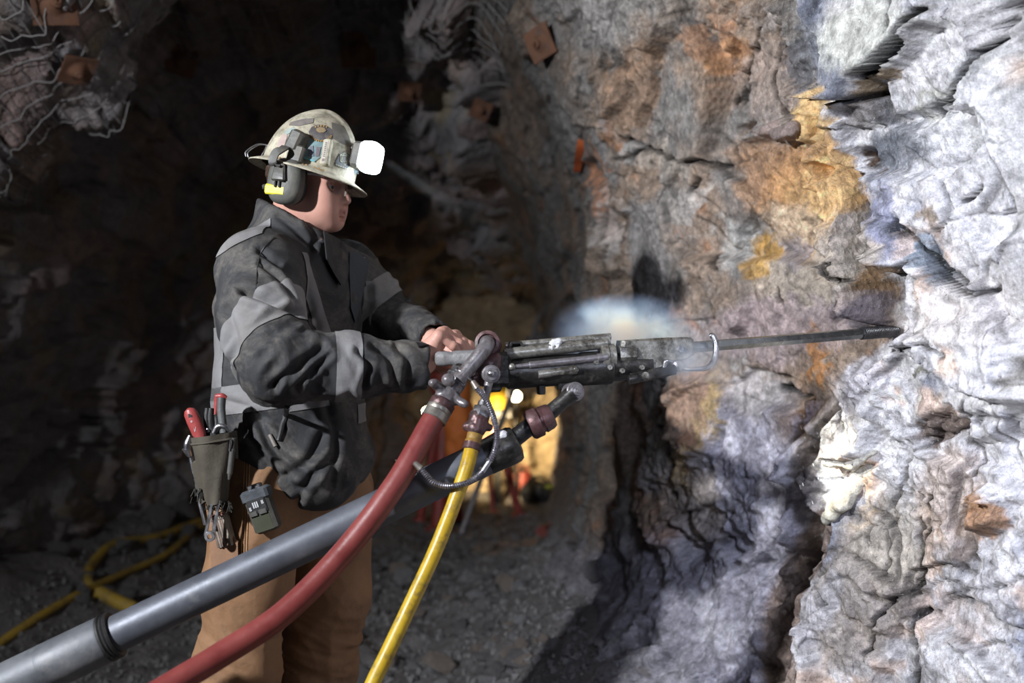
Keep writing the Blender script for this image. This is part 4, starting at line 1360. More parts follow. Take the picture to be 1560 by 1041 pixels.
HC = P(470, 262, 2.40)
_c, _s = math.cos(math.radians(15.5)), math.sin(math.radians(15.5))
HF = HU * _c - HV * _s; HH = HU * _s + HV * _c; HR = -HW
_c, _s = math.cos(math.radians(-6)), math.sin(math.radians(-6))
HR, HH = HR * _c - HH * _s, HH * _c + HR * _s
def helm(f, r, h): return HC + HF * f + HR * r + HH * h

def dome_r(az, t, off=0.0):
    """dome surface: azimuth from the front, t 0 rim .. 1 crown"""
    a, b, hh = 0.112 + off, 0.094 + off, 0.146 + off
    th = t * math.pi / 2
    k = np.cos(th); z = hh * np.sin(th)
    f, r = a * k * np.cos(az), b * k * np.sin(az)
    # raised centre rib from the lamp over the crown
    rib = np.exp(-(r / 0.017) ** 4) * sstep(0.12, 0.5, t) * 0.0075 * (0.35 + 0.65 * sstep(-0.05, 0.02, f))
    return HC + np.multiply.outer(f, HF) + np.multiply.outer(r, HR) + np.multiply.outer(z + rib, HH)

def build_helmet():
    hat = empty('hard_hat', HC, 'scuffed cream full-brim hard hat covered in worn stickers', 'hard hat')
    az = np.linspace(0, 2 * np.pi, 97)[:-1]
    rows = []
    def brim(k, drop):
        fr = np.where(np.cos(az) > 0, 0.149, 0.142) - 0.112
        f = (0.112 + fr * k) * np.cos(az); r = (0.094 + 0.030 * k) * np.sin(az)
        return HC + np.multiply.outer(f, HF) + np.multiply.outer(r, HR) + np.multiply.outer(np.full(96, drop) * (1.0), HH)
    rows += [brim(0.0, -0.006), brim(0.55, -0.010), brim(0.97, -0.0155), brim(1.0, -0.0135), brim(0.97, -0.0118), brim(0.5, -0.0045), brim(0.12, 0.001)]
    tt = np.linspace(0.02, 0.999, 34)
    rows += [dome_r(az, np.full(96, t)) for t in tt]
    V = np.concatenate(rows)
    shell = mesh_np('shell', V, grid_faces(len(rows), 96, wrap=True), True)
    sh = link('shell', shell, M_SHELL, hat)
    # lining seen under the brim
    rows = [dome_r(az, np.full(96, t), -0.004) for t in np.linspace(0.0, 0.999, 12)]
    link('lining', mesh_np('lining', np.concatenate(rows), grid_faces(12, 96, wrap=True, flip=True), True), M_BLACK, hat)
    # reinforcing rib on the side with its slot
    def on(px, py, off=0.0):
        """dome point under a view ray"""
        o = np.array([0, 0, CAMZ]); d = norm(P(px, py, 1.0) - o)
        A, B, C = (0.112 + off), (0.094 + off), (0.146 + off)
        oo = o - HC
        ol = np.array([oo @ HF / A, oo @ HR / B, oo @ HH / C]); dl = np.array([d @ HF / A, d @ HR / B, d @ HH / C])
        a, b, c = dl @ dl, 2 * ol @ dl, ol @ ol - 1
        disc = max(b * b - 4 * a * c, 0)
        return o + d * ((-b - math.sqrt(disc)) / (2 * a))
    def patch(name, poly, mat, off, n=9, parent=None):
        """thin sticker following the dome; poly in view angles, filled as a fan of rings"""
        poly = np.asarray(poly, float)
        k = []
        for i in range(len(poly)):
            a, b = poly[i], poly[(i + 1) % len(poly)]
            for t in np.linspace(0, 1, 5, endpoint=False): k.append(a + (b - a) * t)
        k = np.array(k); c = k.mean(0)
        R = [np.array([on(*(c + (q - c) * s), off) for q in k]) for s in (0.02, 0.35, 0.7, 0.96, 1.0)]
        R.append(np.array([on(*q, off - 0.0012) for q in k]))
        m = len(k)
        V = np.concatenate(R); F = [tuple(a) for a in grid_faces(len(R), m, wrap=True)]
        F.append(tuple(range(m)))
        g = G(); g.add(V, F)
        return g.build(name, mat, parent or hat)
    def disc(cx, cy, rx, ry, n=10, rot=0):
        w = np.linspace(0, 2 * np.pi, n, endpoint=False)
        return [(cx + rx * math.cos(a) * math.cos(rot) - ry * math.sin(a) * math.sin(rot), cy + rx * math.cos(a) * math.sin(rot) + ry * math.sin(a) * math.cos(rot)) for a in w]
    def st(name, c1, c2, sc=60, g=(0.25, 0.22, 0.17)): return simple(name, c1, c2, sc, 0.5, grime=g, gscale=40, gamt=(0.5, 0.75), bump=0.0003)
    dk = st('sticker_dark', (0.075, 0.07, 0.075), (0.15, 0.14, 0.14))
    s1 = patch('sticker', disc(489, 203, 19, 13.5, 10, 0.12), dk, 0.0016)
    gold = st('sticker_gold', (0.42, 0.24, 0.06), (0.5, 0.32, 0.12), 120)
    patch('emblem', disc(489, 198, 8, 4.5, 7, 0.1), st('emblem_tan', (0.38, 0.27, 0.12), (0.2, 0.18, 0.16), 90), 0.0030, parent=s1)
    for i in range(13):                    # ring of small letters round the seal
        a = math.pi * (0.10 + 0.80 * i / 12)
        c = np.array([489 + 16.0 * math.cos(a), 203.5 + 11.2 * math.sin(a)])
        t = norm([-16.0 * math.sin(a), 11.2 * math.cos(a)]); nrm = np.array([-t[1], t[0]])
        patch('letter', [c - t * 0.9 - nrm * 1.3, c + t * 0.9 - nrm * 1.3, c + t * 0.9 + nrm * 1.3, c - t * 0.9 + nrm * 1.3], gold, 0.0030, parent=s1)
    for i in range(5):
        a = -math.pi / 2 + (i - 2) * 0.28
        c = np.array([489 + 15.5 * math.cos(a), 203 + 11.4 * math.sin(a)])
        patch('letter', [c + (-1, -1.1), c + (1, -1.1), c + (1, 1.1), c + (-1, 1.1)], gold, 0.0030, parent=s1)
    patch('sticker', [(505, 186), (524, 192), (534, 206), (538, 224), (520, 219), (507, 211)], st('sticker_grey', (0.12, 0.115, 0.10), (0.19, 0.18, 0.155), 90), 0.0014)
    patch('sticker', [(442, 186), (462, 181), (478, 180), (477, 187), (455, 192), (440, 191)], st('sticker_slate', (0.15, 0.135, 0.125), (0.22, 0.20, 0.185), 90), 0.0014)
    teal = st('sticker_teal', (0.16, 0.27, 0.29), (0.25, 0.36, 0.36), 70)
    s2 = patch('sticker', [(470, 211), (496, 213), (490, 238), (480, 246), (463, 240)], teal, 0.0016)
    patch('print_block', [(470, 224), (477, 222), (478, 238), (469, 238)], st('print_blue', (0.13, 0.16, 0.21), (0.19, 0.21, 0.26)), 0.0028, parent=s2)
    patch('print_block', [(482, 224), (489, 224), (486, 238), (480, 238)], st('print_violet', (0.17, 0.15, 0.17), (0.23, 0.2, 0.22)), 0.0028, parent=s2)
    patch('print_block', [(463, 239), (480, 245), (479, 247), (462, 241)], st('print_cyan', (0.14, 0.42, 0.46), (0.2, 0.5, 0.52)), 0.0028, parent=s2)
    s3 = patch('sticker', [(517, 235), (524, 231), (534, 236), (533, 253), (526, 258), (510, 250), (513, 243)], st('sticker_navy', (0.09, 0.11, 0.13), (0.15, 0.17, 0.18), 60), 0.0016)
    pale = st('print_pale', (0.40, 0.40, 0.30), (0.48, 0.47, 0.36), 80)
    hexa = [(518, 236), (525, 232.5), (531.5, 238), (532, 246), (526, 252), (518.5, 246)]
    hp_ = [on(*h, 0.0024) for h in hexa]
    g = G()
    for a, b in [(i, (i + 1) % 6) for i in range(6)] + [(0, 2), (2, 4), (4, 0), (1, 3), (3, 5), (5, 1)]:
        g.tube([hp_[a], hp_[b]], 0.00075, 5)
    g.build('logo', pale, s3)
    for k in range(6):
        x = 512 + k * 3.3; y = 249.5 + k * 1.35
        patch('letter', [(x, y), (x + 2.2, y + .9), (x + 1.8, y + 3.0), (x - .4, y + 2.1)], pale, 0.0028, parent=s3)
    patch('sticker', [(543, 252), (547, 255), (546, 266), (540, 263)], st('sticker_blue', (0.13, 0.26, 0.34), (0.25, 0.3, 0.3), 150), 0.0016)
    patch('sticker', [(424, 214), (432, 204), (438, 206), (430, 232), (421, 236)], st('sticker_pink', (0.40, 0.30, 0.27), (0.46, 0.36, 0.33), 60), 0.0014)
    patch('sticker', [(432, 200), (447, 193), (450, 197), (436, 206)], st('sticker_aqua', (0.28, 0.37, 0.36), (0.38, 0.42, 0.38), 60), 0.0014)
    # moulded side rib with a paper label on it
    tb, bt = on(502, 214, 0.001), on(495, 254, 0.001)
    ax = norm(bt - tb); nn = norm(np.cross(ax, HF)); nn = nn if nn @ HR > 0 else -nn
    sd = norm(np.cross(nn, ax))
    c = (tb + bt) / 2
    rb = G().box(c + nn * 0.004, ax, sd, nn, np.linalg.norm(bt - tb) / 2, 0.0095, 0.0085, 0.003)
    r_ = rb.build('side_rib', M_SHELL, hat)
    G().box(c + nn * 0.0129 - sd * 0.001, ax, sd, nn, 0.026, 0.0045, 0.0004).build('label_strip', simple('paper_label', (0.42, 0.4, 0.33), (0.5, 0.47, 0.4), 40, 0.7), r_)
    ink = simple('faded_ink', (0.16, 0.13, 0.14), (0.24, 0.2, 0.2), 80, 0.7)
    for k in range(8):
        G().box(c + nn * 0.0136 - sd * 0.001 + ax * (-0.020 + 0.0046 * k), ax, sd, nn, 0.0014, 0.0022, 0.0003).build('letter', ink, r_)
    G().box(c + nn * 0.0136 - sd * 0.001 + ax * 0.021, ax, sd, nn, 0.0032, 0.0030, 0.0003).build('print_block', ink, r_)
    # orange lettering stencilled round the brim, worn to marks
    org = simple('brim_print', (0.28, 0.15, 0.05), (0.36, 0.21, 0.08), 60, 0.6)
    for k in range(15):
        w = math.radians(118 - k * 4.6)
        e = np.array([0.121 * math.cos(w), 0.103 * math.sin(w)])
        tg = norm([-0.112 * math.sin(w), 0.094 * math.cos(w)])
        T = HF * tg[0] + HR * tg[1]; Rd = norm(HF * e[0] + HR * e[1])
        h = 0.0015 + 0.001 * (k % 3)
        if k in (5, 11): continue
        G().box(helm(e[0], e[1], -0.0030), T, Rd, HH, 0.0020 + 0.0008 * (k % 2), h + 0.0008, 0.0030).build('letter', org, hat)
    # wire cable hook at the back of the brim
    hk = G()
    for dx in (0.0, 0.006):
        pts = [helm(-0.137 + dx, 0.050, -0.010), helm(-0.141 + dx, 0.050, 0.002), helm(-0.124 + dx, 0.046, 0.024), helm(-0.106 + dx, 0.042, 0.030), helm(-0.100 + dx, 0.042, 0.026), helm(-0.104 + dx, 0.044, 0.002)]
        hk.tube(pts, 0.0013, 8, spline=5)
    hk.build('cable_hook', M_STEEL, hat)
    return hat
HAT = build_helmet()

def build_lamp():
    c0 = helm(0.112, 0.012, 0.062)
    ax = norm(HF * 0.97 + HH * 0.10 + HR * 0.10)
    up = norm(HH - ax * (HH @ ax)); sd = np.cross(ax, up)
    lp = empty('headlamp', c0, 'glaring white cap lamp clipped to the front of the hard hat', 'headlamp')
    G().box(c0 + ax * 0.006, ax, sd, up, 0.014, 0.026, 0.030, 0.006).build('housing', M_GREYP, lp)
    G().box(c0 - ax * 0.011, ax, sd, up, 0.008, 0.013, 0.020, 0.003).build('clip', M_GREYP, lp)
    lens = G()
    rows = []
    for x, s in ((0.0, 1.0), (0.018, 1.03), (0.028, 1.0), (0.034, 0.9), (0.037, 0.7)):
        rows.append([c0 + ax * (0.019 + x) + sd * s * 0.027 * np.sign(math.cos(w)) * abs(math.cos(w)) ** 0.45 + up * s * 0.0345 * np.sign(math.sin(w)) * abs(math.sin(w)) ** 0.45 for w in np.linspace(0, 2 * np.pi, 32, endpoint=False)])
    V = np.array(rows).reshape(-1, 3)
    F = [tuple(a) for a in grid_faces(5, 32, wrap=True)] + [tuple(range(128, 160))]
    lens.add(V, F).build('lens', emit('lamp_lens', (0.86, 0.93, 1.0), 16), lp)
    e = c0 + ax * 0.062
    o = spot('headlamp_beam', tuple(e), tuple(P(1292, 712, 2.48)), 330, (0.95, 1.0, 0.93), 12, 0.8, 0.012)
    return lp, c0, ax
LAMP, LAMP_C, LAMP_AX = build_lamp()

def build_muffs():
    mf = empty('ear_defenders', hp(-0.045, -0.015, -0.11), 'grey ear defender cups with yellow label hung from the hat', 'ear defenders')
    for s in (-1, 1):
        side = HW * s
        up = norm(HV * 0.985 + HU * 0.12 * 1); fw = norm(np.cross(side, up)) * (1 if np.cross(side, up) @ HU > 0 else -1)
        c = hp(-0.014, -0.014, s * 0.0735)
        def ring(x, a, b, n=36, p=0.72):
            return [c + side * x + fw * a * np.sign(math.cos(w)) * abs(math.cos(w)) ** p + up * b * np.sign(math.sin(w)) * abs(math.sin(w)) ** p for w in np.linspace(0, 2 * np.pi, n, endpoint=False)]
        def shell(name, prof, mat):
            R = [ring(*r) for r in prof]; n = 36
            V = np.array(R).reshape(-1, 3)
            F = [tuple(a) for a in grid_faces(len(R), n, wrap=True)] + [tuple(range(n)), tuple(range((len(R) - 1) * n, len(R) * n))]
            return G().add(V, F).build(name, mat, mf)
        shell('cushion', [(0.000, 0.036, 0.045), (0.004, 0.041, 0.050), (0.012, 0.042, 0.051), (0.016, 0.038, 0.047)], M_BLACK)
        cup = shell('cup', [(0.015, 0.040, 0.049), (0.019, 0.0425, 0.0525), (0.030, 0.0425, 0.0525), (0.040, 0.039, 0.049), (0.046, 0.032, 0.042), (0.049, 0.020, 0.028), (0.050, 0.004, 0.005)], M_CUP)
        if s < 0:
            lb = simple('yellow_label', (0.78, 0.72, 0.03), (0.86, 0.80, 0.05), 30, 0.5, bump=0)
            lb_g = G().box(c + side * 0.0440 - fw * 0.0155 - up * 0.0225, fw, up, side, 0.0250, 0.0115, 0.0055, 0.003)
            lbl = lb_g.build('label', lb, cup); lbl['label'] = 'bright yellow label on ear cup'
            # arm: bracket on the shell, bent spring strip, yoke over the cup
            b0 = helm(-0.002, 0.103, 0.044)
            G().box(b0, norm(HH + HF * 0.15), norm(HF - HH * .15), HR, 0.025, 0.016, 0.015, 0.006).build('bracket', M_GREYP, mf)
            G().box(helm(0.010, 0.106, 0.016), norm(HH), HF, HR, 0.020, 0.018, 0.008, 0.004).build('slot_mount', M_GREYP, mf)
            strip = [b0 - HH * 0.02 + HR * 0.012 - HF * 0.012, helm(-0.012, 0.134, 0.012), helm(-0.022, 0.138, 0.000), helm(-0.022, 0.136, -0.022), c + side * 0.057 + up * 0.030 - fw * 0.005]
            p, _ = catmull(strip, 6)
            g = G()
            t = np.gradient(p, axis=0); t /= np.linalg.norm(t, axis=1)[:, None]
            wv = np.array([norm(HF - x * (HF @ x)) for x in t]); nv = np.cross(t, wv)
            V = []
            for i in range(len(p)):
                for a, b in ((1, 1), (-1, 1), (-1, -1), (1, -1)):
                    V.append(p[i] + wv[i] * a * 0.0095 + nv[i] * b * 0.0022)
            F = [tuple(a) for a in grid_faces(len(p), 4, wrap=True)] + [(0, 1, 2, 3), tuple(range(len(V) - 4, len(V)))]
            g.add(V, F, False).build('spring_arm', M_GREYP, mf)
            yk = G().box(c + side * 0.0535 + up * 0.016 - fw * 0.006, up, fw, side, 0.020, 0.017, 0.006, 0.004, 0.72)
            yk.build('yoke', M_GREYP, mf)
            for dx in (-0.010, 0.000):
                G().tube([c + side * 0.054 + up * 0.002 + fw * (dx - 0.004), c + side * 0.052 - up * 0.017 + fw * (dx - 0.004)], 0.0027, 8).build('yoke_pin', M_GREYP, mf)
        else:
            G().box(helm(-0.010, -0.100, 0.03), HH, HF, HR, 0.05, 0.014, 0.006, 0.003).build('spring_arm', M_GREYP, mf)
    return mf
build_muffs()

def build_glasses():
    m = Mat('clear_lens', 0.05)
    tr = m.n('ShaderNodeBsdfTransparent'); tr.inputs[0].default_value = (0.93, 0.95, 0.96, 1)
    gl = m.n('ShaderNodeBsdfGlossy'); gl.inputs['Roughness'].default_value = 0.08
    fr = m.n('ShaderNodeFresnel'); fr.inputs[0].default_value = 1.35
    mx = m.n('ShaderNodeMixShader'); m.l(fr.outputs[0], mx.inputs[0]); m.l(tr.outputs[0], mx.inputs[1]); m.l(gl.outputs[0], mx.inputs[2])
    m.l(mx.outputs[0], m.nt.nodes['Material Output'].inputs[0])
    gs = empty('safety_glasses', hp(0.08, -0.015, 0), 'clear wraparound safety glasses on the face under the hat brim', 'glasses')
    V = []
    for v in np.linspace(0.006, -0.040, 25):
        for w in np.linspace(-1.12, 1.12, 81):
            r = 0.064
            V.append(hp(0.036 + r * math.cos(w) * (1.0 - 0.25 * (abs(v + 0.012) / 0.03) ** 2 * 0.3), v + 0.010 * (abs(w) / 1.1) ** 2, r * 0.98 * math.sin(w)))
    V = np.array(V); F = grid_faces(25, 81)
    # cut the nose notch
    c = V[F].mean(1); l = (c - H0) @ HM.T
    F = F[~((np.abs(l[:, 1]) < 0.016) & (l[:, 2] < -0.012))]
    link('lens', mesh_np('lens', V, F, True), m.m, gs)
    wm = simple('clear_frame', (0.6, 0.6, 0.62), (0.7, 0.7, 0.72), 30, 0.2, bump=0)
    G().tube([hp(0.036 + 0.064 * math.cos(w), 0.010 + 0.010 * (abs(w) / 1.1) ** 2, 0.0635 * math.sin(w)) for w in np.linspace(-1.12, 1.12, 25)], 0.0016, 8).build('brow_bar', M_GREYP, gs)
    for s in (-1, 1):
        a = hp(0.060, 0.0035, s * 0.0605); b = hp(0.024, 0.0075, s * 0.0720); c = hp(-0.02, 0.002, s * 0.076)
        G().tube([a, b, c], [0.0042, 0.0035, 0.0028], 8, spline=4).build('temple', wm, gs)
build_glasses()

# ------------------------------------------------------------------ belt gear
def build_belt_gear():
    Yp = 2.215
    ex, ey, ez = np.array([1.0, 0, 0]), np.array([0, 1.0, 0]), np.array([0, 0, 1.0])
    M_CANVAS = cloth_mat('pouch_canvas', (0.060, 0.052, 0.038), (0.095, 0.082, 0.06), (0.05, 0.04, 0.03), (0.5, 0.75))
    pouch = empty('tool_pouch', P(325, 720, Yp), 'olive canvas tool pouch with frayed bottom on the right hip', 'pouch')
    # tapering pocket, open at the top
    rows = []
    outline = [(662, 293, 359), (672, 294, 358), (690, 297, 356), (715, 302, 353), (740, 308, 350), (762, 314, 347), (768, 318, 343)]
    for yy, x0, x1 in outline:
        c, hw = (x0 + x1) / 2, (x1 - x0) / 2
        k = (yy - 662) / 106
        r = []
        for w in np.linspace(0, 2 * np.pi, 40, endpoint=False):
            r.append(P(c + hw * math.cos(w), yy + 8 * (0.5 - (c + hw * math.cos(w) - 293) / 66) * 1.2, Yp) + ey * (0.036 - 0.016 * k) * math.sin(w) + ey * 0.003 * math.sin(5 * w + k * 5))
        rows.append(r)
    R = np.array(rows)
    inner = R * 0.93 + R.mean(1, keepdims=True) * 0.07
    V = np.concatenate([inner[3], inner[1], inner[0], *R]).reshape(-1, 3)
    n = np.stack([fbm(V * 40, 3, 71), fbm(V * 40, 3, 72), 0 * V[:, 0]], 1)
    V = V + n * 0.0022
    F = [tuple(a) for a in grid_faces(len(V) // 40, 40, wrap=True)] + [tuple(range(40)), tuple(range(len(V) - 40, len(V)))]
    body = G().add(V, F).build('pocket', M_CANVAS, pouch)
    hem = R[1] + (R[1] - R[1].mean(0)) * 0.02
    G().tube(np.vstack([hem, hem[:1]]), 0.0030, 6).build('hem', M_CANVAS, body)
    # side pocket behind, strap to the belt
    G().prism([P(x, y, Yp - 0.005) for x, y in ((290, 704), (303, 700), (318, 764), (306, 772), (296, 742))], ey * 0.03, 0.004).build('side_pocket', M_CANVAS, pouch)
    G().prism([P(x, y, Yp + 0.005) for x, y in ((336, 664), (358, 658), (360, 700), (338, 700))], ey * 0.022, 0.004).build('belt_strap', M_CANVAS, pouch)
    fr = G()
    rnd = random.Random(5)
    for i in range(46):
        x = 316 + rnd.random() * 36; y = 762 + rnd.random() * 8
        a = P(x, y, Yp - 0.016 + rnd.random() * 0.03)
        fr.tube([a, a + np.array([rnd.uniform(-.006, .006), rnd.uniform(-.006, .004), -rnd.uniform(.004, .012)]), a + np.array([rnd.uniform(-.012, .012), rnd.uniform(-.01, .006), -rnd.uniform(.010, .024)])], 0.0013, 4)
    for i in range(14):
        x = 294 + rnd.random() * 14; y = 744 + rnd.random() * 10
        a = P(x, y, Yp - 0.008)
        fr.tube([a, a + np.array([rnd.uniform(-.01, .004), -.004, -rnd.uniform(.008, .02)])], 0.0012, 4)
    fo = fr.build('frayed_threads', simple('threads', (0.02, 0.022, 0.018), (0.05, 0.05, 0.04), 60, 0.9), pouch); fo['kind'] = 'stuff'
    grp = None
    # red screwdriver / scraper handle
    red = simple('red_grip', (0.30, 0.045, 0.045), (0.38, 0.07, 0.065), 20, 0.42, grime=(0.16, 0.06, 0.05), gamt=(0.55, 0.8))
    t = empty('screwdriver', P(300, 650, Yp), 'red handled screwdriver leaning out of the pouch', 'screwdriver')
    top, bot = P(287, 622, Yp - 0.012), P(315, 688, Yp - 0.012)
    ax = norm(bot - top); sdv = norm(np.cross(ax, ey)); L = np.linalg.norm(bot - top)
    rows = []
    for x, a, b in ((0, .003, .003), (0.004, .0105, .009), (0.012, .0145, .0115), (0.03, .0155, .0125), (0.055, .0150, .012), (0.075, .0118, .010), (0.092, .0092, .0085), (L - .004, .0098, .009), (L, .0088, .0085)):
        rows.append([top + ax * x + sdv * a * math.cos(w) + ey * b * math.sin(w) for w in np.linspace(0, 2 * np.pi, 20, endpoint=False)])
    V = np.array(rows).reshape(-1, 3)
    h = G().add(V, [tuple(a) for a in grid_faces(len(rows), 20, wrap=True)] + [tuple(range(20)), tuple(range(len(V) - 20, len(V)))]).build('handle', red, t)
    hole = top + ax * 0.016 - ey * 0.0108
    G().prism([hole + ax * (-.0045) - sdv * .001, hole + ax * .001 + sdv * .0045, hole + ax * .0055 + sdv * .004, hole + ax * .004 - sdv * .004], -ey * 0.0015).build('lanyard_hole', M_BLACK, h)
    pw = simple('print_white', (0.5, 0.45, 0.43), (0.6, 0.55, 0.53), 60, 0.5, bump=0)
    G().lathe(top + ax * 0.030 - ey * 0.0122 - sdv * .001, -ey, [(0, .0022), (.0012, .0022), (.0012, .0008)], 12).build('emblem', pw, h)
    G().tube([top + ax * 0.044 - ey * 0.0122 + sdv * .003, top + ax * 0.053 - ey * 0.012 - sdv * 0.003], 0.0007, 5).tube([top + ax * 0.046 - ey * 0.0122 - sdv * .002, top + ax * 0.053 - ey * 0.012 - sdv * 0.003], 0.0007, 5).build('print_mark', pw, h)
    G().tube([bot, bot + ax * 0.05], 0.004, 10).build('blade', M_STEEL, t)
    # multi plier, black
    t = empty('folding_pliers', P(320, 650, Yp), 'black folding pliers upright between the red handles', 'pliers')
    for dx in (0, 0.008):
        G().tube([P(316, 622, Yp + .005) + ex * dx, P(315, 640, Yp + .003) + ex * dx, P(319, 672, Yp) + ex * dx, P(322, 690, Yp) + ex * dx], [.0055, .0075, .006, .006], 10, spline=4).build('grip', M_BLACK, t)
    G().lathe(P(316, 656, Yp - 0.006), -ey, [(0, .005), (.003, .005), (.004, .002)], 14).build('pivot', M_STEEL, t)
    # red and grey cutter handles
    t = empty('cutters', P(340, 640, Yp), 'red and grey handled cutters standing at the back of the pouch', 'pliers')
    grey = simple('grey_grip', (0.07, 0.075, 0.075), (0.11, 0.115, 0.115), 30, 0.5)
    G().tube([P(338, 606, Yp + .008), P(337, 625, Yp + .006), P(341, 660, Yp)], [.0098, .0094, .0085], 12, spline=4).build('handle', grey, t)
    c = G().tube([P(331, 605, Yp + .01), P(330, 618, Yp + .01), P(328, 632, Yp + .008)], [.0068, .0065, .005], 10, spline=3).build('handle', red, t); c['label'] = 'red plastic handle'
    G().tube([P(329, 604, Yp + .009), P(338, 604, Yp + .007), P(345, 607, Yp + .009)], [.0055, .0072, .005], 10, spline=4).build('red_cap', red, t)
    G().tube([P(328, 632, Yp + .008), P(334, 680, Yp)], [.004, .004], 8).build('shank', M_STEEL, t)
    # chrome claw of a hammer
    t = empty('claw_hammer', P(340, 660, Yp), 'chrome hammer claw curving over the pouch rim', 'hammer')
    G().tube([P(326, 660, Yp - .004), P(332, 650, Yp - .006), P(343, 651, Yp - .006), P(354, 662, Yp - .004)], [.006, .0062, .0052, .0022], 10, spline=5).build('claw', M_STEEL, t)
    G().tube([P(327, 658, Yp - .004), P(329, 680, Yp), P(331, 710, Yp)], [.006, .0065, .007], 10).build('handle', M_BLACK, t)
    # steel strap cutter jaw on the left
    t = empty('pipe_wrench', P(288, 680, Yp), 'polished wrench head at the left edge of the pouch', 'wrench')
    G().tube([P(290, 664, Yp - .002), P(286, 676, Yp - .004), P(285, 686, Yp - .004)], [.0055, .0085, .0075], 12, spline=4).build('head', M_STEEL, t)
    G().box(P(286, 690, Yp - .004), norm(P(290, 697, Yp) - P(284, 684, Yp)), ey, ex, 0.010, 0.008, 0.008, 0.002, 0.6).build('jaw', M_STEEL, t)
    G().tube([P(291, 696, Yp), P(303, 760, Yp), P(312, 800, Yp)], [.005, .0045, .004], 10).build('handle', M_STEEL, t)
    # marker pen clipped on the front
    t = empty('marker_pen', P(352, 690, Yp - .02), 'grey marker pen with clip clipped on the pouch', 'pen')
    a, b = P(356, 668, Yp - .035), P(350, 722, Yp - .033); ax = norm(b - a)
    G().lathe(a, ax, [(0, 0), (0, .0042), (.022, .0048), (.022, .0062), (.076, .0062), (.077, .0045), (.089, .0028), (.09, 0)], 14).build('barrel', simple('pen_grey', (0.07, 0.07, 0.065), (0.10, 0.10, 0.09), 30, 0.4), t)
    G().tube([a + ax * .001, a + ax * .004 - ey * .008 - ex * .004, a + ax * .026 - ey * .0075 - ex * .004], .0018, 6).build('clip', M_STEEL, t)
    G().lathe(b - ax * .001, ax, [(0, .0048), (.010, .003), (.011, 0)], 12).build('tip', simple('pen_olive', (0.19, 0.16, 0.05), (0.25, 0.2, 0.07), 30, 0.5), t)
    # ring spanner hanging through the frayed bottom
    t = empty('ring_spanner', P(325, 800, Yp), 'steel spanner hanging from the frayed bottom of the pouch', 'wrench')
    for (x0, y0, x1, y1) in ((323, 768, 313, 815), (333, 766, 326, 808)):
        G().box((P(x0, y0, Yp - .016) + P(x1, y1, Yp - .016)) / 2, norm(P(x1, y1, Yp) - P(x0, y0, Yp)), ex, ey, 0.036, 0.0036, 0.003, 0.0012).build('shank', M_STEEL, t)
    G().lathe(P(319, 818, Yp - .020), ey, [(0, .0055), (0, .0108), (.001, .0115), (.007, .0115), (.008, .0108), (.008, .0055), (0, .0055)], 24).build('ring', M_STEEL, t)
    # folded wooden rule in the thigh pocket
    t = empty('folding_ruler', P(347, 805, 2.24), 'worn brown folded ruler stuck in the thigh pocket', 'ruler')
    o, nn = onto_trousers(346, 806, 0.010)
    ax = norm(P(352, 830, 2.2) - P(338, 778, 2.2)); sd = norm(np.cross(ax, nn)); sd = sd if sd[0] > 0 else -sd; nn = norm(np.cross(sd, ax)); nn = nn if nn[1] < 0 else -nn
    wd = [simple('rule_wood', (0.20, 0.13, 0.10), (0.28, 0.2, 0.16), 60, 0.7, grime=(0.08, 0.07, 0.06)), simple('rule_wood_pale', (0.30, 0.26, 0.21), (0.38, 0.33, 0.27), 60, 0.7, grime=(0.12, 0.1, 0.08))]
    for k in range(6):
        G().box(o + nn * 0.006 + sd * (-0.0155 + 0.0062 * k) + ax * 0.0015 * (k % 2), ax, sd, nn, 0.035, 0.0028, 0.011, 0.0008).build('rule_leaf', wd[k % 2], t)
    G().box(o + nn * 0.006 - ax * 0.035, ax, sd, nn, 0.002, 0.0185, 0.0108, 0.0008).build('end_plate', simple('rule_rust', (0.22, 0.09, 0.07), (0.28, 0.13, 0.1), 60, 0.6), t)
    for k in range(6):
        G().ball(o + nn * 0.0175 + sd * (-0.0155 + 0.0062 * k) - ax * 0.026, 0.0015, 8, 6).build('rivet', M_STEEL, t)
    # gas monitor on the belt
    t = empty('gas_monitor', P(398, 773, 2.20), 'black gas monitor with buttons and screen clipped on the thigh', 'gas monitor')
    o, nn0 = onto_trousers(398, 775, 0.018)
    ax = norm(P(386, 740, 2.2) - P(410, 808, 2.2)); nn = norm(np.array([-0.25, -1, 0.1])); nn = norm(nn - ax * (nn @ ax)); sd = np.cross(ax, nn); sd = sd if sd[0] > 0 else -sd
    case = G().box(o, ax, sd, nn, 0.049, 0.0285, 0.015, 0.006).build('case', M_GREYP, t)
    G().box(o + ax * 0.036, ax, sd, nn, 0.014, 0.0325, 0.0165, 0.005).build('top_guard', simple('guard', (0.05, 0.055, 0.065), (0.09, 0.10, 0.11), 30, 0.45, grime=(0.14, 0.14, 0.15)), t)
    G().box(o - ax * 0.026 + nn * 0.0142, ax, sd, nn, 0.019, 0.022, 0.0018, 0.001).build('screen', simple('lcd', (0.055, 0.06, 0.042), (0.075, 0.08, 0.055), 10, 0.25, bump=0), t)
    G().box(o + ax * 0.012 + nn * 0.015, ax, sd, nn, 0.017, 0.0225, 0.003, 0.002).build('keypad', M_BLACK, t)
    kb = simple('key_white', (0.45, 0.46, 0.48), (0.6, 0.6, 0.62), 40, 0.4, bump=0)
    for i, (a, b) in enumerate(((.016, -.006), (.016, -.001), (.016, .004))):
        G().box(o + ax * a + sd * b + nn * 0.0187, ax, sd, nn, 0.0065, 0.0016, 0.0012).build('light_bar', kb, t)
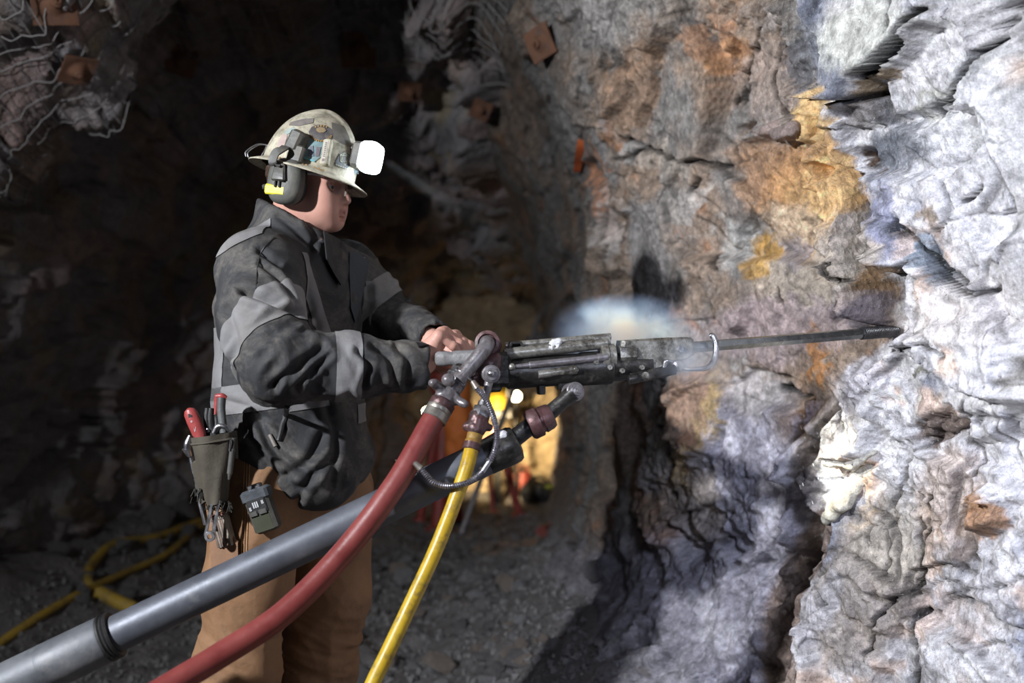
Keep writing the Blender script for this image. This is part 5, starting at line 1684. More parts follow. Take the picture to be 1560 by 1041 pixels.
    for a, b in ((.010, -.017), (.010, -.014), (.018, .015), (.018, .018)):
        G().box(o + ax * a + sd * b + nn * 0.0187, ax, sd, nn, 0.004, 0.0010, 0.0010).build('light_bar', kb, t)
    for b in (-.013, .010):
        G().box(o - ax * 0.002 + sd * b + nn * 0.0185, ax, sd, nn, 0.0055, 0.0095, 0.0018, 0.001).build('button', M_GREYP, t)
    G().box(o + ax * 0.054 + sd * 0.002, ax, sd, nn, 0.005, 0.016, 0.007, 0.002).build('clip', M_STEEL, t)
build_belt_gear()
# ------------------------------------------------------------------ the rock drill, its leg and its hoses
DO = P(745, 548, 2.13)
DX = norm(P(1095, 531, 2.215) - DO)
DY = norm(np.array([0, 1.0, 0]) - DX * DX[1]); DZ = np.cross(DX, DY); DZ = DZ if DZ[2] > 0 else -DZ
def D(px, py, off=0.0):
    """point of the drill's middle plane under a view ray; off = towards the camera"""
    o = np.array([0, 0, CAMZ]); d = P(px, py, 1.0) - o
    t = ((DO - DY * off - o) @ DY) / (d @ DY)
    return o + d * t
def ln(px): return px / 720.0

M_CAST = simple('oily_casting', (0.022, 0.021, 0.020), (0.060, 0.057, 0.052), 60, 0.36, 0.5, 0.0005, grime=(0.15, 0.135, 0.11), gscale=26, gamt=(0.56, 0.78))
M_CASTL = simple('worn_casting', (0.22, 0.21, 0.18), (0.46, 0.45, 0.40), 70, 0.33, 0.55, 0.0005, grime=(0.045, 0.04, 0.032), gscale=30, gamt=(0.44, 0.62))
M_PIPE = simple('grey_pipe', (0.19, 0.18, 0.185), (0.32, 0.30, 0.31), 90, 0.36, 0.55, 0.0004, grime=(0.07, 0.055, 0.055), gscale=34, gamt=(0.46, 0.68))
M_PURPLE = simple('red_oxide_casting', (0.085, 0.038, 0.038), (0.16, 0.085, 0.085), 60, 0.38, 0.35, 0.0006, grime=(0.035, 0.028, 0.027), gscale=26, gamt=(0.46, 0.68))
M_LEG = simple('leg_tube', (0.085, 0.095, 0.115), (0.14, 0.15, 0.175), 14, 0.48, 0.35, 0.0005, rvar=0.12, grime=(0.22, 0.22, 0.23), gscale=22, gamt=(0.58, 0.85))
M_LEGO = simple('leg_sleeve', (0.10, 0.108, 0.12), (0.165, 0.175, 0.19), 14, 0.52, 0.3, 0.0006, grime=(0.23, 0.225, 0.225), gscale=12, gamt=(0.5, 0.75))
M_REDH = simple('red_rubber', (0.17, 0.032, 0.03), (0.25, 0.055, 0.048), 16, 0.38, 0.0, 0.0006, grime=(0.26, 0.12, 0.11), gscale=60, gamt=(0.62, 0.8))
M_YELH = simple('yellow_rubber', (0.50, 0.31, 0.012), (0.62, 0.42, 0.03), 20, 0.38, 0.0, 0.0006, grime=(0.20, 0.14, 0.05), gscale=34, gamt=(0.50, 0.72))
M_FROST = simple('white_frost', (0.75, 0.75, 0.78), (0.88, 0.88, 0.9), 120, 0.8, 0.0, 0.003)
M_BRASS = simple('dull_ferrule', (0.30, 0.28, 0.25), (0.42, 0.39, 0.34), 40, 0.4, 0.85, 0.0006, grime=(0.14, 0.09, 0.07))

def hexprof(g, o, ax, x0, x1, r):
    g.lathe(o, ax, [(x0, r * .2), (x0, r * .93), (x0 + (x1 - x0) * .12, r), (x1 - (x1 - x0) * .12, r), (x1, r * .93), (x1, r * .2)], 6, True, 0.3)
    return g

def build_drill():
    dr = empty('rock_drill', D(880, 555), 'grimy grey steel air-powered rock drill with bolted barrel tubes', 'rock drill')
    # main barrel
    a, b = D(770, 569), D(990, 556)
    ax = norm(b - a); L = np.linalg.norm(b - a)
    G().lathe(a, ax, [(0, 0), (0, .030), (.004, .0335), (L * .50, .0330), (L * .52, .036), (L * .72, .036), (L * .73, .031), (L, .029), (L, 0)], 32).build('barrel', M_CAST, dr)
    # rear head block with valve chest and exhaust
    g = G().box(D(757, 563), DX, DY, DZ, .026, .036, .036, .008)
    g.box(D(752, 588), DX, DY, DZ, .014, .026, .012, .004)
    g.build('rear_head', M_CAST, dr)
    f = Field(D(720, 540) - .09, D(760, 600) + .09, .003)
    f.ellipsoid(D(745, 556, .02), (.030, .030, .026), .01); f.ellipsoid(D(737, 572, .022), (.018, .02, .024), .012)
    f.capsule(D(728, 575, .025), D(722, 577, .03), .009, .008, .006); f.capsule(D(750, 562, .03), D(757, 545, .035), .012, .010, .008)
    v, q = f.mesh(); v = relax(v, q, 1)
    link('valve_chest', mesh_np('valve_chest', v, q, True), M_PURPLE, dr)
    # inlet swivel with rings, seen end on
    o = D(744, 524, .012); sx = norm(-DY * 0.93 + DX * -0.28 + DZ * 0.12)
    g = G().lathe(o, sx, [(-.03, 0), (-.03, .024), (0, .0265), (.003, .0265), (.004, .0245), (.006, .0245), (.007, .0265), (.010, .0265), (.011, .0245), (.013, .0245), (.014, .0265), (.018, .0255), (.019, .019), (.012, .017), (.012, 0)], 32)
    g.build('inlet_ring', M_PURPLE, dr)
    G().tube([o - sx * 0.02, o + sx * .018, D(741, 527, .05), D(732, 540, .056), D(705, 572, .06), D(699, 579, .061)], [.0155, .0155, .0155, .0158, .0150, .0150], 20, spline=6).build('inlet_pipe', M_PIPE, dr)
    # handle with worn grip
    h0, h1 = P(662, 547, 2.178), P(738, 545, 2.165)
    rows = []
    ax = norm(h1 - h0); up = norm(DZ - ax * (DZ @ ax)); sd = np.cross(ax, up)
    for x, a_, b_ in ((0, .002, .002), (.003, .011, .012), (.008, .0145, .0155), (.025, .0150, .0160), (.036, .0135, .0140), (.046, .0150, .0165), (.075, .0150, .0170), (.105, .0155, .0175)):
        rows.append([h0 + ax * x + sd * a_ * np.sign(math.cos(w)) * abs(math.cos(w)) ** .75 + up * b_ * np.sign(math.sin(w)) * abs(math.sin(w)) ** .75 for w in np.linspace(0, 2 * np.pi, 24, endpoint=False)])
    V = np.array(rows).reshape(-1, 3)
    G().add(V, [tuple(q) for q in grid_faces(len(rows), 24, wrap=True)] + [tuple(range(24)), tuple(range(len(V) - 24, len(V)))]).build('handle', simple('handle_grey', (0.20, 0.20, 0.205), (0.32, 0.32, 0.325), 40, 0.55, 0.2, 0.001, grime=(0.09, 0.085, 0.08)), dr)
    G().tube([P(732, 540, 2.18), P(735, 535, 2.25), P(728, 537, 2.32), P(716, 541, 2.35)], .0105, 12, spline=5).build('throttle_bar', M_CAST, dr)
    # top tube: air line along the back
    a, b = D(768, 540, .016), D(924, 523, .016)
    ax = norm(b - a); L = np.linalg.norm(b - a)
    G().lathe(a, ax, [(0, 0), (0, .010), (.004, .0125), (L * .2, .0125), (L, .0118), (L + .005, 0)], 20).build('top_tube', M_CASTL, dr)
    a, b = D(770, 527, -.008), D(930, 513, -.008)
    G().tube([a, b], .0078, 14).build('rear_tube', M_CASTL, dr)
    # trigger guard bracket
    g = G()
    c = D(785, 528, .010)
    g.box(c + DZ * .0080, DX, DY, DZ, .010, .012, .0030, .0015)
    g.box(c - DX * .013, norm(DZ + DX * .5), DY, norm(DX - DZ * .5), .011, .012, .0026, .001)
    g.box(c + DX * .014, norm(DZ - DX * .5), DY, norm(DX + DZ * .5), .011, .012, .0026, .001)
    g.build('trigger_guard', M_CAST, dr)
    # lump of frost on the tube
    f = Field(D(845, 524) - .04, D(845, 524) + .04, .0016)
    rnd = random.Random(3)
    for i in range(16):
        c = D(834 + 20 * rnd.random(), 531 - 10 * rnd.random() * (i / 16 + .3), .012 + .012 * rnd.random())
        f.ellipsoid(c, np.array([.006, .005, .005]) * (0.6 + rnd.random() * .8), .004)
    v, q = f.mesh(); v = v + vert_normals(v, q) * (fbm(v * 300, 2, 5) * .0014)[:, None]
    fo = link('frost', mesh_np('frost', v, q, True), M_FROST, dr); fo['label'] = 'white crust of frost on top'
    G().box(D(818, 531, .012), DX, DY, DZ, .032, .009, .0030, .001).build('clip_rail', M_CAST, dr)
    # side rod with ferrules
    a, b = D(784, 559, .034), D(918, 545, .032)
    ax = norm(b - a); L = np.linalg.norm(b - a)
    G().lathe(a, ax, [(0, 0), (0, .0045), (.03, .0055), (.032, .0075), (L - .012, .0075), (L - .011, .0095), (L + .01, .0095), (L + .01, 0)], 18).build('side_rod', M_PIPE, dr)
    G().ball(D(780, 559, .036), .0075, 12, 8).build('rod_stud', M_CASTL, dr)
    # lower side bolt sleeve
    G().tube([D(820, 571, .031), D(878, 563, .031)], [.0085, .0095], 14).ball(D(877, 563, .037), .007, 10, 6).build('bolt_sleeve', M_CASTL, dr)
    # front clamp and hex nuts
    a = D(914, 545, .016); 
    G().lathe(D(921, 543, .012), DX, [(-.010, 0), (-.010, .025), (-.008, .028), (.004, .028), (.006, .026), (.020, .026), (.022, .022), (.022, 0)], 26).build('clamp_ring', M_CASTL, dr)
    hexprof(G(), D(952, 540, .016), DX, -.014, .022, .0205).build('hex_nut', M_CASTL, dr)
    hexprof(G(), D(924, 520, .010), DX, -.030, .006, .0145).build('hex_nut', M_CASTL, dr)
    for x, y in ((929, 560), (948, 565), (978, 560), (908, 552)):
        hexprof(G(), D(x, y, .034), -DY, -.004, .004, .0058).build('bolt', M_CASTL, dr)
    # front head casting
    poly = [D(x, y, -.030) for x, y in ((938, 519), (1000, 515), (1040, 514), (1045, 519), (1046, 540), (1036, 547), (1012, 553), (1000, 566), (955, 575), (930, 566))]
    G().prism(poly, -DY * .056, .007).build('front_head', M_CASTL, dr)
    hexprof(G(), D(1036, 532, .026), -DY, 0, .007, .0075).build('bolt', M_STEEL, dr)
    G().box(D(1046, 530), DX, DY, DZ, .006, .022, .020, .004).build('chuck', M_CAST, dr)
    # retainer lever and boss
    p0, p1 = D(962, 577, .026), D(1030, 562, .03)
    lv = norm(p1 - p0)
    G().box((p0 + p1) / 2, lv, DY, np.cross(lv, DY), np.linalg.norm(p1 - p0) / 2, .010, .0115, .004).build('retainer_lever', M_CAST, dr)
    G().lathe(D(983, 573, .036), -DY, [(0, .0085), (.003, .0085), (.004, .0060), (.007, .0055), (.007, 0)], 18).build('bolt', M_CASTL, dr)
    G().lathe(D(966, 577, .036), lv, [(-.012, 0), (-.012, .010), (-.004, .0105), (.006, .0095), (.008, 0)], 16).build('lever_tip', M_CAST, dr)
    G().lathe(D(1031, 558, .030), -DY, [(-.02, 0), (-.02, .0135), (.002, .0135), (.006, .0115), (.008, .006), (.0085, 0)], 24).build('boss', M_STEEL, dr)
    G().tube([D(1012, 560, .034), D(1015, 550, .036), D(1024, 552, .036)], .0042, 10, spline=4).build('latch', M_STEEL, dr)
    # hook that holds the steel in
    G().tube([D(1040, 562, .026), D(1058, 563, .030), D(1078, 560, .028), D(1088, 548, .022), D(1091, 528, .016), D(1086, 512, .012), D(1081, 513, .010)], [.0042, .0045, .0058, .0066, .0066, .006, .0048], 12, spline=6).build('steel_retainer', M_STEEL, dr)
    # lugs underneath
    G().box(D(824, 591), DX, DY, DZ, .0075, .014, .014, .002).build('lug', M_CAST, dr)
    G().box(D(862, 584), DX, DY, DZ, .020, .018, .013, .003).build('leg_bracket', M_CAST, dr)
    G().box(D(862, 570, .0), DX, DY, DZ, .05, .022, .012, .004).build('saddle', M_CAST, dr)
    return dr
DRILL = build_drill()

def build_steel():
    a, b = D(1040, 530.5), P(1366, 504, 2.44)
    ax = norm(b - a); L = np.linalg.norm(b - a)
    st = empty('drill_steel', (a + b) / 2, 'long straight drill steel running from the drill into the rock', 'drill steel')
    ms = simple('wet_steel', (0.16, 0.17, 0.17), (0.30, 0.31, 0.31), 60, 0.24, 0.9, 0.0003, rvar=0.1)
    G().lathe(a, ax, [(0, 0), (0, .0125), (L * .82, .0125), (L * .82, 0)], 6, True, 0.2).build('shank', ms, st)
    pr = [(L * .82, 0), (L * .82, .0148)]
    x = L * .82
    while x < L * .99:
        pr += [(x + .0006, .0150), (x + .0030, .0150), (x + .0036, .0136), (x + .0046, .0136)]
        x += .0050
    pr += [(L, .0140), (L, 0)]
    G().lathe(a, ax, pr, 20).build('ribbed_end', simple('ribbed_steel', (0.06, 0.06, 0.065), (0.12, 0.12, 0.125), 40, 0.3, 0.7, 0.0004), st)
build_steel()

# ---- feed leg
def build_leg():
    Ye = 2.10
    E = P(875, 597, Ye)
    top = P(770, 683, 2.095)
    K1 = P(165, 972, 1.995)
    ax = norm(K1 - top)
    foot_t = (top[2] - 0.03) / -ax[2]
    lg = empty('feed_leg', top + ax * foot_t, 'thick grey pneumatic feed leg propping the drill up from the floor', 'feed leg')
    # knuckle
    n = norm(-DY * 0.96 + DX * 0.22 + DZ * 0.1)
    g = G().lathe(E, n, [(-.022, 0), (-.022, .019), (.006, .0200), (.008, .0185), (.008, .0150), (.011, .0145), (.0125, .0125), (.0125, .0095), (.0155, .0090), (.017, .0070), (.017, .0045), (.021, .0040), (.022, 0)], 28)
    g.build('knuckle_pin', M_PIPE, lg)
    c = P(824, 641, 2.098)
    a2 = norm(c - E)
    G().tube([E + a2 * .004, E + a2 * .03, E + a2 * .07, c], [.0185, .0155, .0165, .018], 18).build('knuckle_arm', M_CAST, lg)
    # collar nut
    G().lathe(c, ax, [(-.026, 0), (-.026, .024), (-.020, .0275), (-.004, .0290), (-.002, .0265), (.002, .0265), (.004, .0320), (.022, .0320), (.028, .0275), (.028, 0)], 10, True, 0.2).build('collar_nut', M_PURPLE, lg)
    rod0 = c + ax * 0.02
    G().tube([rod0, top + ax * .02], .0185, 20).build('rod', simple('black_rod', (0.016, 0.016, 0.017), (0.03, 0.03, 0.03), 30, 0.3, 0.4), lg)
    # barrel cap, spray-whitened on top
    G().lathe(top, ax, [(-.030, 0), (-.030, .020), (-.026, .0345), (-.018, .0385), (.008, .0390), (.030, .0375), (.045, .0372), (.045, 0)], 32).build('end_cap', M_CAST, lg)
    f = Field(top - .06, top + .06, .0025)
    q0 = P(765, 664, 2.075)
    f.ellipsoid(q0, (.014, .012, .011), .0); f.ellipsoid(q0 + [-.004, .01, -.01], (.012, .012, .012), .006)
    v, q = f.mesh(); v = v + vert_normals(v, q) * (fbm(v * 200, 2, 8) * .0015)[:, None]
    link('frost', mesh_np('frost', v, q, True), M_FROST, lg)['label'] = 'white crust of frost on cap'
    Lk = np.linalg.norm(K1 - top)
    G().tube([top + ax * .04, K1 + ax * .05], .0365, 40).build('inner_tube', M_LEG, lg)
    k = K1
    G().lathe(k, ax, [(-.016, .0365), (-.016, .0445), (-.012, .0465), (-.009, .0440), (-.006, .0465), (-.002, .0440), (.001, .0475), (.006, .0465)], 40).build('wiper_ring', M_BLACK, lg)
    G().tube([k + ax * .004, k + ax * .010, k + ax * .125], [.0440, .0465, .0465], 40).build('outer_sleeve', M_LEGO, lg)
    G().lathe(k, ax, [(.124, .0462), (.126, .0470), (.129, .0462)], 40).build('weld_bead', M_LEGO, lg)
    G().tube([k + ax * .127, top + ax * (foot_t - .06)], .0462, 40).build('outer_tube', M_LEGO, lg)
    e = top + ax * (foot_t - .065)
    G().lathe(e, ax, [(0, .046), (.01, .035), (.035, .02), (.06, .004), (.062, 0)], 20).build('foot_point', M_CAST, lg)
    return lg
build_leg()

def ribbed(p0, r, pitch=0.0042, seg=12, k=14):
    """spring-wrapped cable: a tube whose radius ripples turn by turn"""
    p, _ = catmull(p0, k)
    s = np.concatenate([[0], np.cumsum(np.linalg.norm(np.diff(p, axis=0), axis=1))])
    n = int(s[-1] / pitch * 5)
    u = np.linspace(0, s[-1], n)
    q = np.stack([np.interp(u, s, p[:, i]) for i in range(3)], 1)
    return G().tube(q, r * (0.86 + 0.14 * np.sin(2 * np.pi * u / pitch)), seg)

def build_hoses():
    # ---- red air hose
    pts = [P(676, 612, 2.070), P(655, 648, 2.045), P(600, 742, 1.995), P(520, 846, 1.955), P(430, 936, 1.90), P(330, 1002, 1.84), P(262, 1043, 1.79), P(160, 1106, 1.73), P(30, 1200, 1.66), P(-110, 1340, 1.58)]
    tail = [np.array([-1.10, 1.46, .18]), np.array([-1.34, 1.28, .045]), np.array([-1.60, 1.00, .032]), np.array([-1.72, .55, .032])]
    rh = empty('red_hose', tail[-1] * [1, 1, 0], 'thick red rubber air hose sweeping down from the drill', 'hose')
    ax = norm(pts[1] - pts[0])
    G().tube(np.array([pts[0] + ax * .03] + pts[1:] + tail), .0232, 28, spline=14).build('hose', M_REDH, rh)
    a = P(676, 612, 2.070)
    G().lathe(a, ax, [(0, 0), (0, .0240), (.003, .0265), (.016, .0265), (.018, .0250), (.018, .0)], 28).build('end_cap', M_PURPLE, rh)
    G().lathe(a, ax, [(.017, .0235), (.018, .0262), (.026, .0262), (.0275, .0252), (.029, .0265), (.044, .0265), (.046, .0245)], 28).build('ferrule', M_BRASS, rh)
    # claw coupling and nuts between hose and inlet pipe
    cp = D(690, 592, .055)
    f = Field(cp - .07, cp + .07, .0024)
    up = -ax
    sdv = norm(np.cross(ax, -DY))
    f.capsule(a - ax * .004, a + up * .045, .0225, .0215, .004)
    f.capsule(a + up * .020, P(662, 585, 2.055), .0125, .0095, .008); f.ellipsoid(P(660, 584, 2.05), (.0095, .010, .009), .004)
    f.capsule(a + up * .018, P(708, 616, 2.06), .011, .0085, .008)
    f.ellipsoid(P(683, 579, 2.045), (.014, .012, .013), .004)
    v, q = f.mesh(); v = relax(v, q, 1); v = v + vert_normals(v, q) * (fbm(v * 120, 3, 5) * .0008)[:, None]
    link('claw_coupling', mesh_np('claw_coupling', v, q, True), M_PIPE, rh)
    b = a + up * .047
    g = G(); hexprof(g, b, up, -.004, .016, .0255); hexprof(g, b, up, .018, .030, .0235); g.build('hex_nut', M_STEEL, rh)
    G().lathe(b, up, [(.029, 0), (.029, .0175), (.036, .0180), (.038, .0165), (.038, 0)], 20).build('lock_ring', M_CAST, rh)
    # ---- yellow water hose
    pts = [P(722, 668, 2.045), P(708, 722, 2.018), P(668, 828, 1.99), P(626, 920, 1.96), P(588, 1000, 1.93), P(566, 1046, 1.91), P(520, 1160, 1.87)]
    tail = [np.array([-.36, 1.80, .28]), np.array([-.40, 1.66, .06]), np.array([-.38, 1.40, .016]), np.array([-.22, 1.0, .016]), np.array([.05, .55, .016])]
    yh = empty('yellow_hose', tail[-1] * [1, 1, 0], 'slim yellow water hose hanging from the drill to the floor', 'hose')
    G().tube(np.array(pts + tail), .0146, 24, spline=14).build('hose', M_YELH, yh)
    ax = norm(pts[1] - pts[0]); t = pts[0]
    G().lathe(t, ax, [(-.014, 0), (-.014, .0135), (-.008, .0160), (.004, .0150), (.006, .0165), (.014, .0172), (.016, .0150)], 22).build('stained_collar', simple('yellow_stained', (0.36, 0.22, 0.03), (0.2, 0.1, 0.04), 90, 0.5), yh)
    G().lathe(t, ax, [(.010, .0150), (.011, .0178), (.024, .0178), (.026, .0150)], 22).build('hose_clamp', M_PURPLE, yh)
    c = P(728, 645, 2.055)
    f = Field(c - .06, c + .06, .0024)
    f.capsule(c - ax * .012, c + ax * .012, .0205, .0190, .003)
    f.capsule(c, P(711, 650, 2.05), .010, .0085, .005); f.capsule(c, P(745, 652, 2.06), .010, .008, .005)
    f.capsule(c - ax * .012, c - ax * .016 + [-.008, 0, .004], .012, .010, .005)
    v, q = f.mesh(); v = v + vert_normals(v, q) * (fbm(v * 130, 2, 6) * .0008)[:, None]
    link('claw_coupling', mesh_np('claw_coupling', v, q, True), M_PURPLE, yh)
    g = G(); hexprof(g, P(734, 628, 2.06), -ax, -.012, .010, .0190); g.build('hex_nut', M_STEEL, yh)
    G().lathe(P(736, 620, 2.06), -ax, [(0, 0), (0, .0125), (.010, .0120), (.012, .009), (.018, .009), (.018, 0)], 18).build('nipple', M_STEEL, yh)
    G().tube([P(737, 615, 2.06), P(743, 590, 2.062), P(748, 570, 2.062)], [.0088, .0085, .0095], 14).build('stem', M_PIPE, yh)
    G().lathe(P(748, 570, 2.052), -DY, [(-.03, 0), (-.03, .0165), (.000, .0185), (.004, .0185), (.005, .0165), (.008, .0160), (.009, .0125), (.012, .012), (.012, 0)], 24).build('eye_fitting', M_PIPE, yh)
    G().ball(P(748, 569, 2.034), .0072, 12, 8).build('ball_end', M_STEEL, yh)
    # ---- whip-check cable between the two couplings
    wc = empty('safety_cable', P(690, 742, 2.0), 'spring-wrapped steel safety cable looped between the two hoses', 'cable')
    m = simple('spring_steel', (0.20, 0.19, 0.22), (0.36, 0.35, 0.38), 80, 0.35, 0.85, 0)
    w = [P(727, 592, 2.030), P(741, 610, 2.022), P(752, 636, 2.018), P(757, 664, 2.016), P(753, 688, 2.014), P(746, 703, 2.012)]
    ribbed(w, .0066).build('cable', m, wc)
    w2 = [P(735, 719, 2.008), P(722, 730, 2.0), P(704, 738, 1.995), P(682, 741, 1.99), P(662, 736, 1.988), P(652, 727, 1.988), P(641, 714, 1.988)]
    ribbed(w2, .0066).build('cable', m, wc)
    G().tube([P(746, 702, 2.012), P(735, 719, 2.008)], .0052, 12).build('sleeve', M_STEEL, wc)
    for x, y in ((744, 703), (734, 716)):
        G().tube([P(x - 3, y - 3, 2.008), P(x + 4, y + 2, 2.012)], .0030, 6).build('sleeve_clip', M_STEEL, wc)
    G().tube([P(720, 581, 2.034), P(727, 592, 2.030)], [.0052, .0075], 12).build('sleeve', M_BRASS, wc)
    G().tube([P(631, 705, 1.988), P(641, 714, 1.988)], [.0050, .0075], 12).build('sleeve', M_BRASS, wc)
    # thin wire loops round the pipe and the hose
    for (cx, cy, Y, axis, r, ex_, ey_) in ((707, 570, 2.068, norm(P(705, 572, 2.07) - P(732, 540, 2.07)), .0200, (720, 581), 2.034),
                                      (619, 711, 2.048, norm(P(600, 742, 2.04) - P(655, 648, 2.064)), .0252, (631, 705), 1.988)):
        c = P(cx, cy, Y); u = norm(np.cross(axis, DZ)); v_ = np.cross(axis, u)
        pts = [c + r * (math.cos(t) * u + math.sin(t) * v_) for t in np.linspace(0, 2 * np.pi, 30)]
        e = P(*ex_, ey_)
        i = int(np.argmin([np.linalg.norm(q - e) for q in pts]))
        pts = pts[i:-1] + pts[:i + 1] + [e]
        G().tube(pts, .0016, 6).build('wire_loop', M_STEEL, wc)
build_hoses()
# ------------------------------------------------------------------ things around the heading
from mathutils.bvhtree import BVHTree
def bvh_of(o):
    me = o.data
    co = np.empty(len(me.vertices) * 3, np.float32); me.vertices.foreach_get('co', co)
    return BVHTree.FromPolygons(co.reshape(-1, 3).tolist(), [tuple(p.vertices) for p in me.polygons])
B_CEIL, B_LEFT, B_FLOOR = bvh_of(CEIL), bvh_of(WALL_LEFT), bvh_of(FLOOR)
B_RIGHT = bvh_of(WALL_RIGHT)
def hit(px, py, trees):
    o = Vector((0, 0, CAMZ)); d = (Vector(P(px, py, 1.0)) - o).normalized()
    best = None
    for t in trees:
        h = t.ray_cast(o, d)
        if h[0] is not None and (best is None or h[3] < best[3]): best = h
    if best is None: return P(px, py, 4.0), np.array([0, -1.0, 0])
    n = np.array(best[1])
    return np.array(best[0]), (n if n @ np.array(d) < 0 else -n)
def drop(x, y, zmax=1.2):
    z = -1e9
    for t in (B_FLOOR, B_RIGHT):
        h = t.ray_cast(Vector((x, y, zmax)), Vector((0, 0, -1)))
        if h[0] is not None: z = max(z, h[0].z)
    return z if z > -1 else 0.0

# ---- rust plates of the rock bolts
M_RUST = simple('rust', (0.085, 0.038, 0.02), (0.16, 0.075, 0.042), 18, 0.85, 0.1, 0.002, grime=(0.06, 0.05, 0.046), gscale=12)
PLATES = [(74, 8, 33, 15, 'rusty rock bolt plate at the very top corner above the miner'),
          (110, 92, 25, 8, 'rusty square bolt plate hanging over the dark brow of rock'),
          (279, 93, 23, -10, 'rusty bolt plate on the back between mesh wires and the hat'),
          (836, 64, 24, 20, 'rust-brown bolt plate in a dark dent of the back'),
          (548, 78, 26, 5, 'dim brown bolt plate high above the cap lamp'),
          (622, 130, 17, 12, 'small brown bolt plate behind mesh above the lamp beam'),
          (731, 163, 15, -14, 'small reddish bolt plate near the right shoulder of the back')]
for px, py, half, rot, lab in PLATES:
    p, n = hit(px, py, (B_CEIL, B_LEFT, B_RIGHT))
    n = norm(n + 0.9 * norm(np.array([0, 0, CAMZ]) - p))
    s = half / FPX * p[1]
    t = empty('bolt_plate', p, lab, 'bolt plate')
    u = norm(np.cross(n, [0.1, 0, 1])); v = np.cross(n, u)
    a = math.radians(rot); u, v = u * math.cos(a) + v * math.sin(a), v * math.cos(a) - u * math.sin(a)
    q = p + n * 0.06
    # dished square plate
    V, N = [], 13
    for i in range(N):
        for j in range(N):
            x, y = -1 + 2 * i / (N - 1), -1 + 2 * j / (N - 1)
            r = math.hypot(x, y)
            V.append(q + (u * x + v * y) * s + n * s * (0.34 * math.exp(-(r / 0.42) ** 4) - 0.06 * math.exp(-((r - .62) / .1) ** 2) - 0.08 * (abs(x * y)) ** 2))
    F = [tuple(f) for f in grid_faces(N, N)]
    V2 = [w - n * 0.008 for w in V]
    k = len(V); rim = [i * N for i in range(N)] + [(N - 1) * N + j for j in range(1, N)] + [i * N + N - 1 for i in range(N - 2, -1, -1)] + [j for j in range(N - 2, 0, -1)]
    F += [tuple(k + i for i in reversed(f)) for f in F] + [(rim[i], rim[(i + 1) % len(rim)], k + rim[(i + 1) % len(rim)], k + rim[i]) for i in range(len(rim))]
    G().add(V + V2, F).build('plate', M_RUST, t)
    G().lathe(q + n * s * .30, n, [(0, s * .30), (s * .10, s * .28), (s * .16, s * .20), (s * .16, 0)], 20).build('dome_washer', M_RUST, t)
    g = G(); g.lathe(q + n * s * .44, n, [(0, s * .15), (s * .2, s * .15), (s * .2, s * .07), (s * .06, s * .06), (s * .06, 0)], 6, True); g.build('nut', M_RUST, t)
    G().tube([p - n * 0.1, q + n * s * .52], s * .055, 8).build('bolt', M_RUST, t)

# ---- steel mesh pinned to the back
M_WIRE = simple('dull_wire', (0.15, 0.145, 0.14), (0.25, 0.24, 0.235), 30, 0.6, 0.2, 0)
def back_hit(phi, Y):
    b = section(np.array([phi]), np.array([Y]))[0]
    o = np.array([-0.9, Y, 1.3]); d = norm(b - o)
    best = 9.0
    for t in (B_CEIL, B_LEFT, B_RIGHT):
        h = t.ray_cast(Vector(o), Vector(d))
        if h[0] is not None: best = min(best, h[3])
    if best > 8: best = np.linalg.norm(b - o)
    return o, d, best
def mesh_sheet(label, p0, p1, y0, y1, dp, dy, seed, slant=0.0, sag=0.035, wr=0.0029):
    nP, nY = int((p1 - p0) / dp * 2) + 1, int((y1 - y0) / dy * 2) + 1
    ph = np.linspace(p0, p1, nP); yy = np.linspace(y0, y1, nY)
    pos = np.zeros((nP, nY, 3)); O = np.zeros((nP, nY, 3)); Dr = np.zeros((nP, nY, 3)); R = np.zeros((nP, nY))
    for i in range(nP):
        for j in range(nY):
            o, d, r = back_hit(ph[i] + slant * (yy[j] - y0), yy[j])
            O[i, j], Dr[i, j], R[i, j] = o, d, r
    # taut wire bridges the hollows
    for _ in range(5):
        S_ = R.copy()
        S_[1:-1] = (R[:-2] + R[2:]) / 2; T_ = R.copy(); T_[:, 1:-1] = (R[:, :-2] + R[:, 2:]) / 2
        R = np.minimum(R, 0.5 * (S_ + T_) + 0.004)
    q = np.stack([np.repeat(ph[:, None], nY, 1).ravel() * 6, np.repeat(yy[None], nP, 0).ravel() * 3, np.zeros(nP * nY)], 1)
    R = R - 0.012 - sag * np.clip(fbm(q, 2, seed).reshape(nP, nY), 0, 1)
    pos = O + Dr * R[..., None]
    t = empty('wire_mesh', pos[nP // 2, nY // 2], label, 'steel mesh', None)
    rnd = random.Random(seed)
    for i in range(0, nP, 2):
        G().tube(catmull(pos[i] + np.array([0, 0, rnd.uniform(-.006, .006)]), 3)[0], wr, 5, caps=False).build('wire', M_WIRE, t)
    for j in range(0, nY, 2):
        G().tube(catmull(pos[:, j] + Dr[:, j] * -0.005, 3)[0], wr, 5, caps=False).build('wire', M_WIRE, t)
mesh_sheet('sagging steel wire mesh under the lit brow at upper left', 0.52 * PT, 0.80 * PT, 2.7, 4.0, 0.040, 0.075, 401, 0.0, 0.035, 0.0020)
mesh_sheet('draped wire mesh on the dark back behind the hard hat', 0.44 * PT, 0.72 * PT, 4.25, 6.6, 0.05, 0.10, 402, 0.0, 0.05)
mesh_sheet('wire mesh square-gridded around the bolt plate right of centre', 0.30 * PT, 0.435 * PT, 3.5, 5.2, 0.048, 0.10, 403)

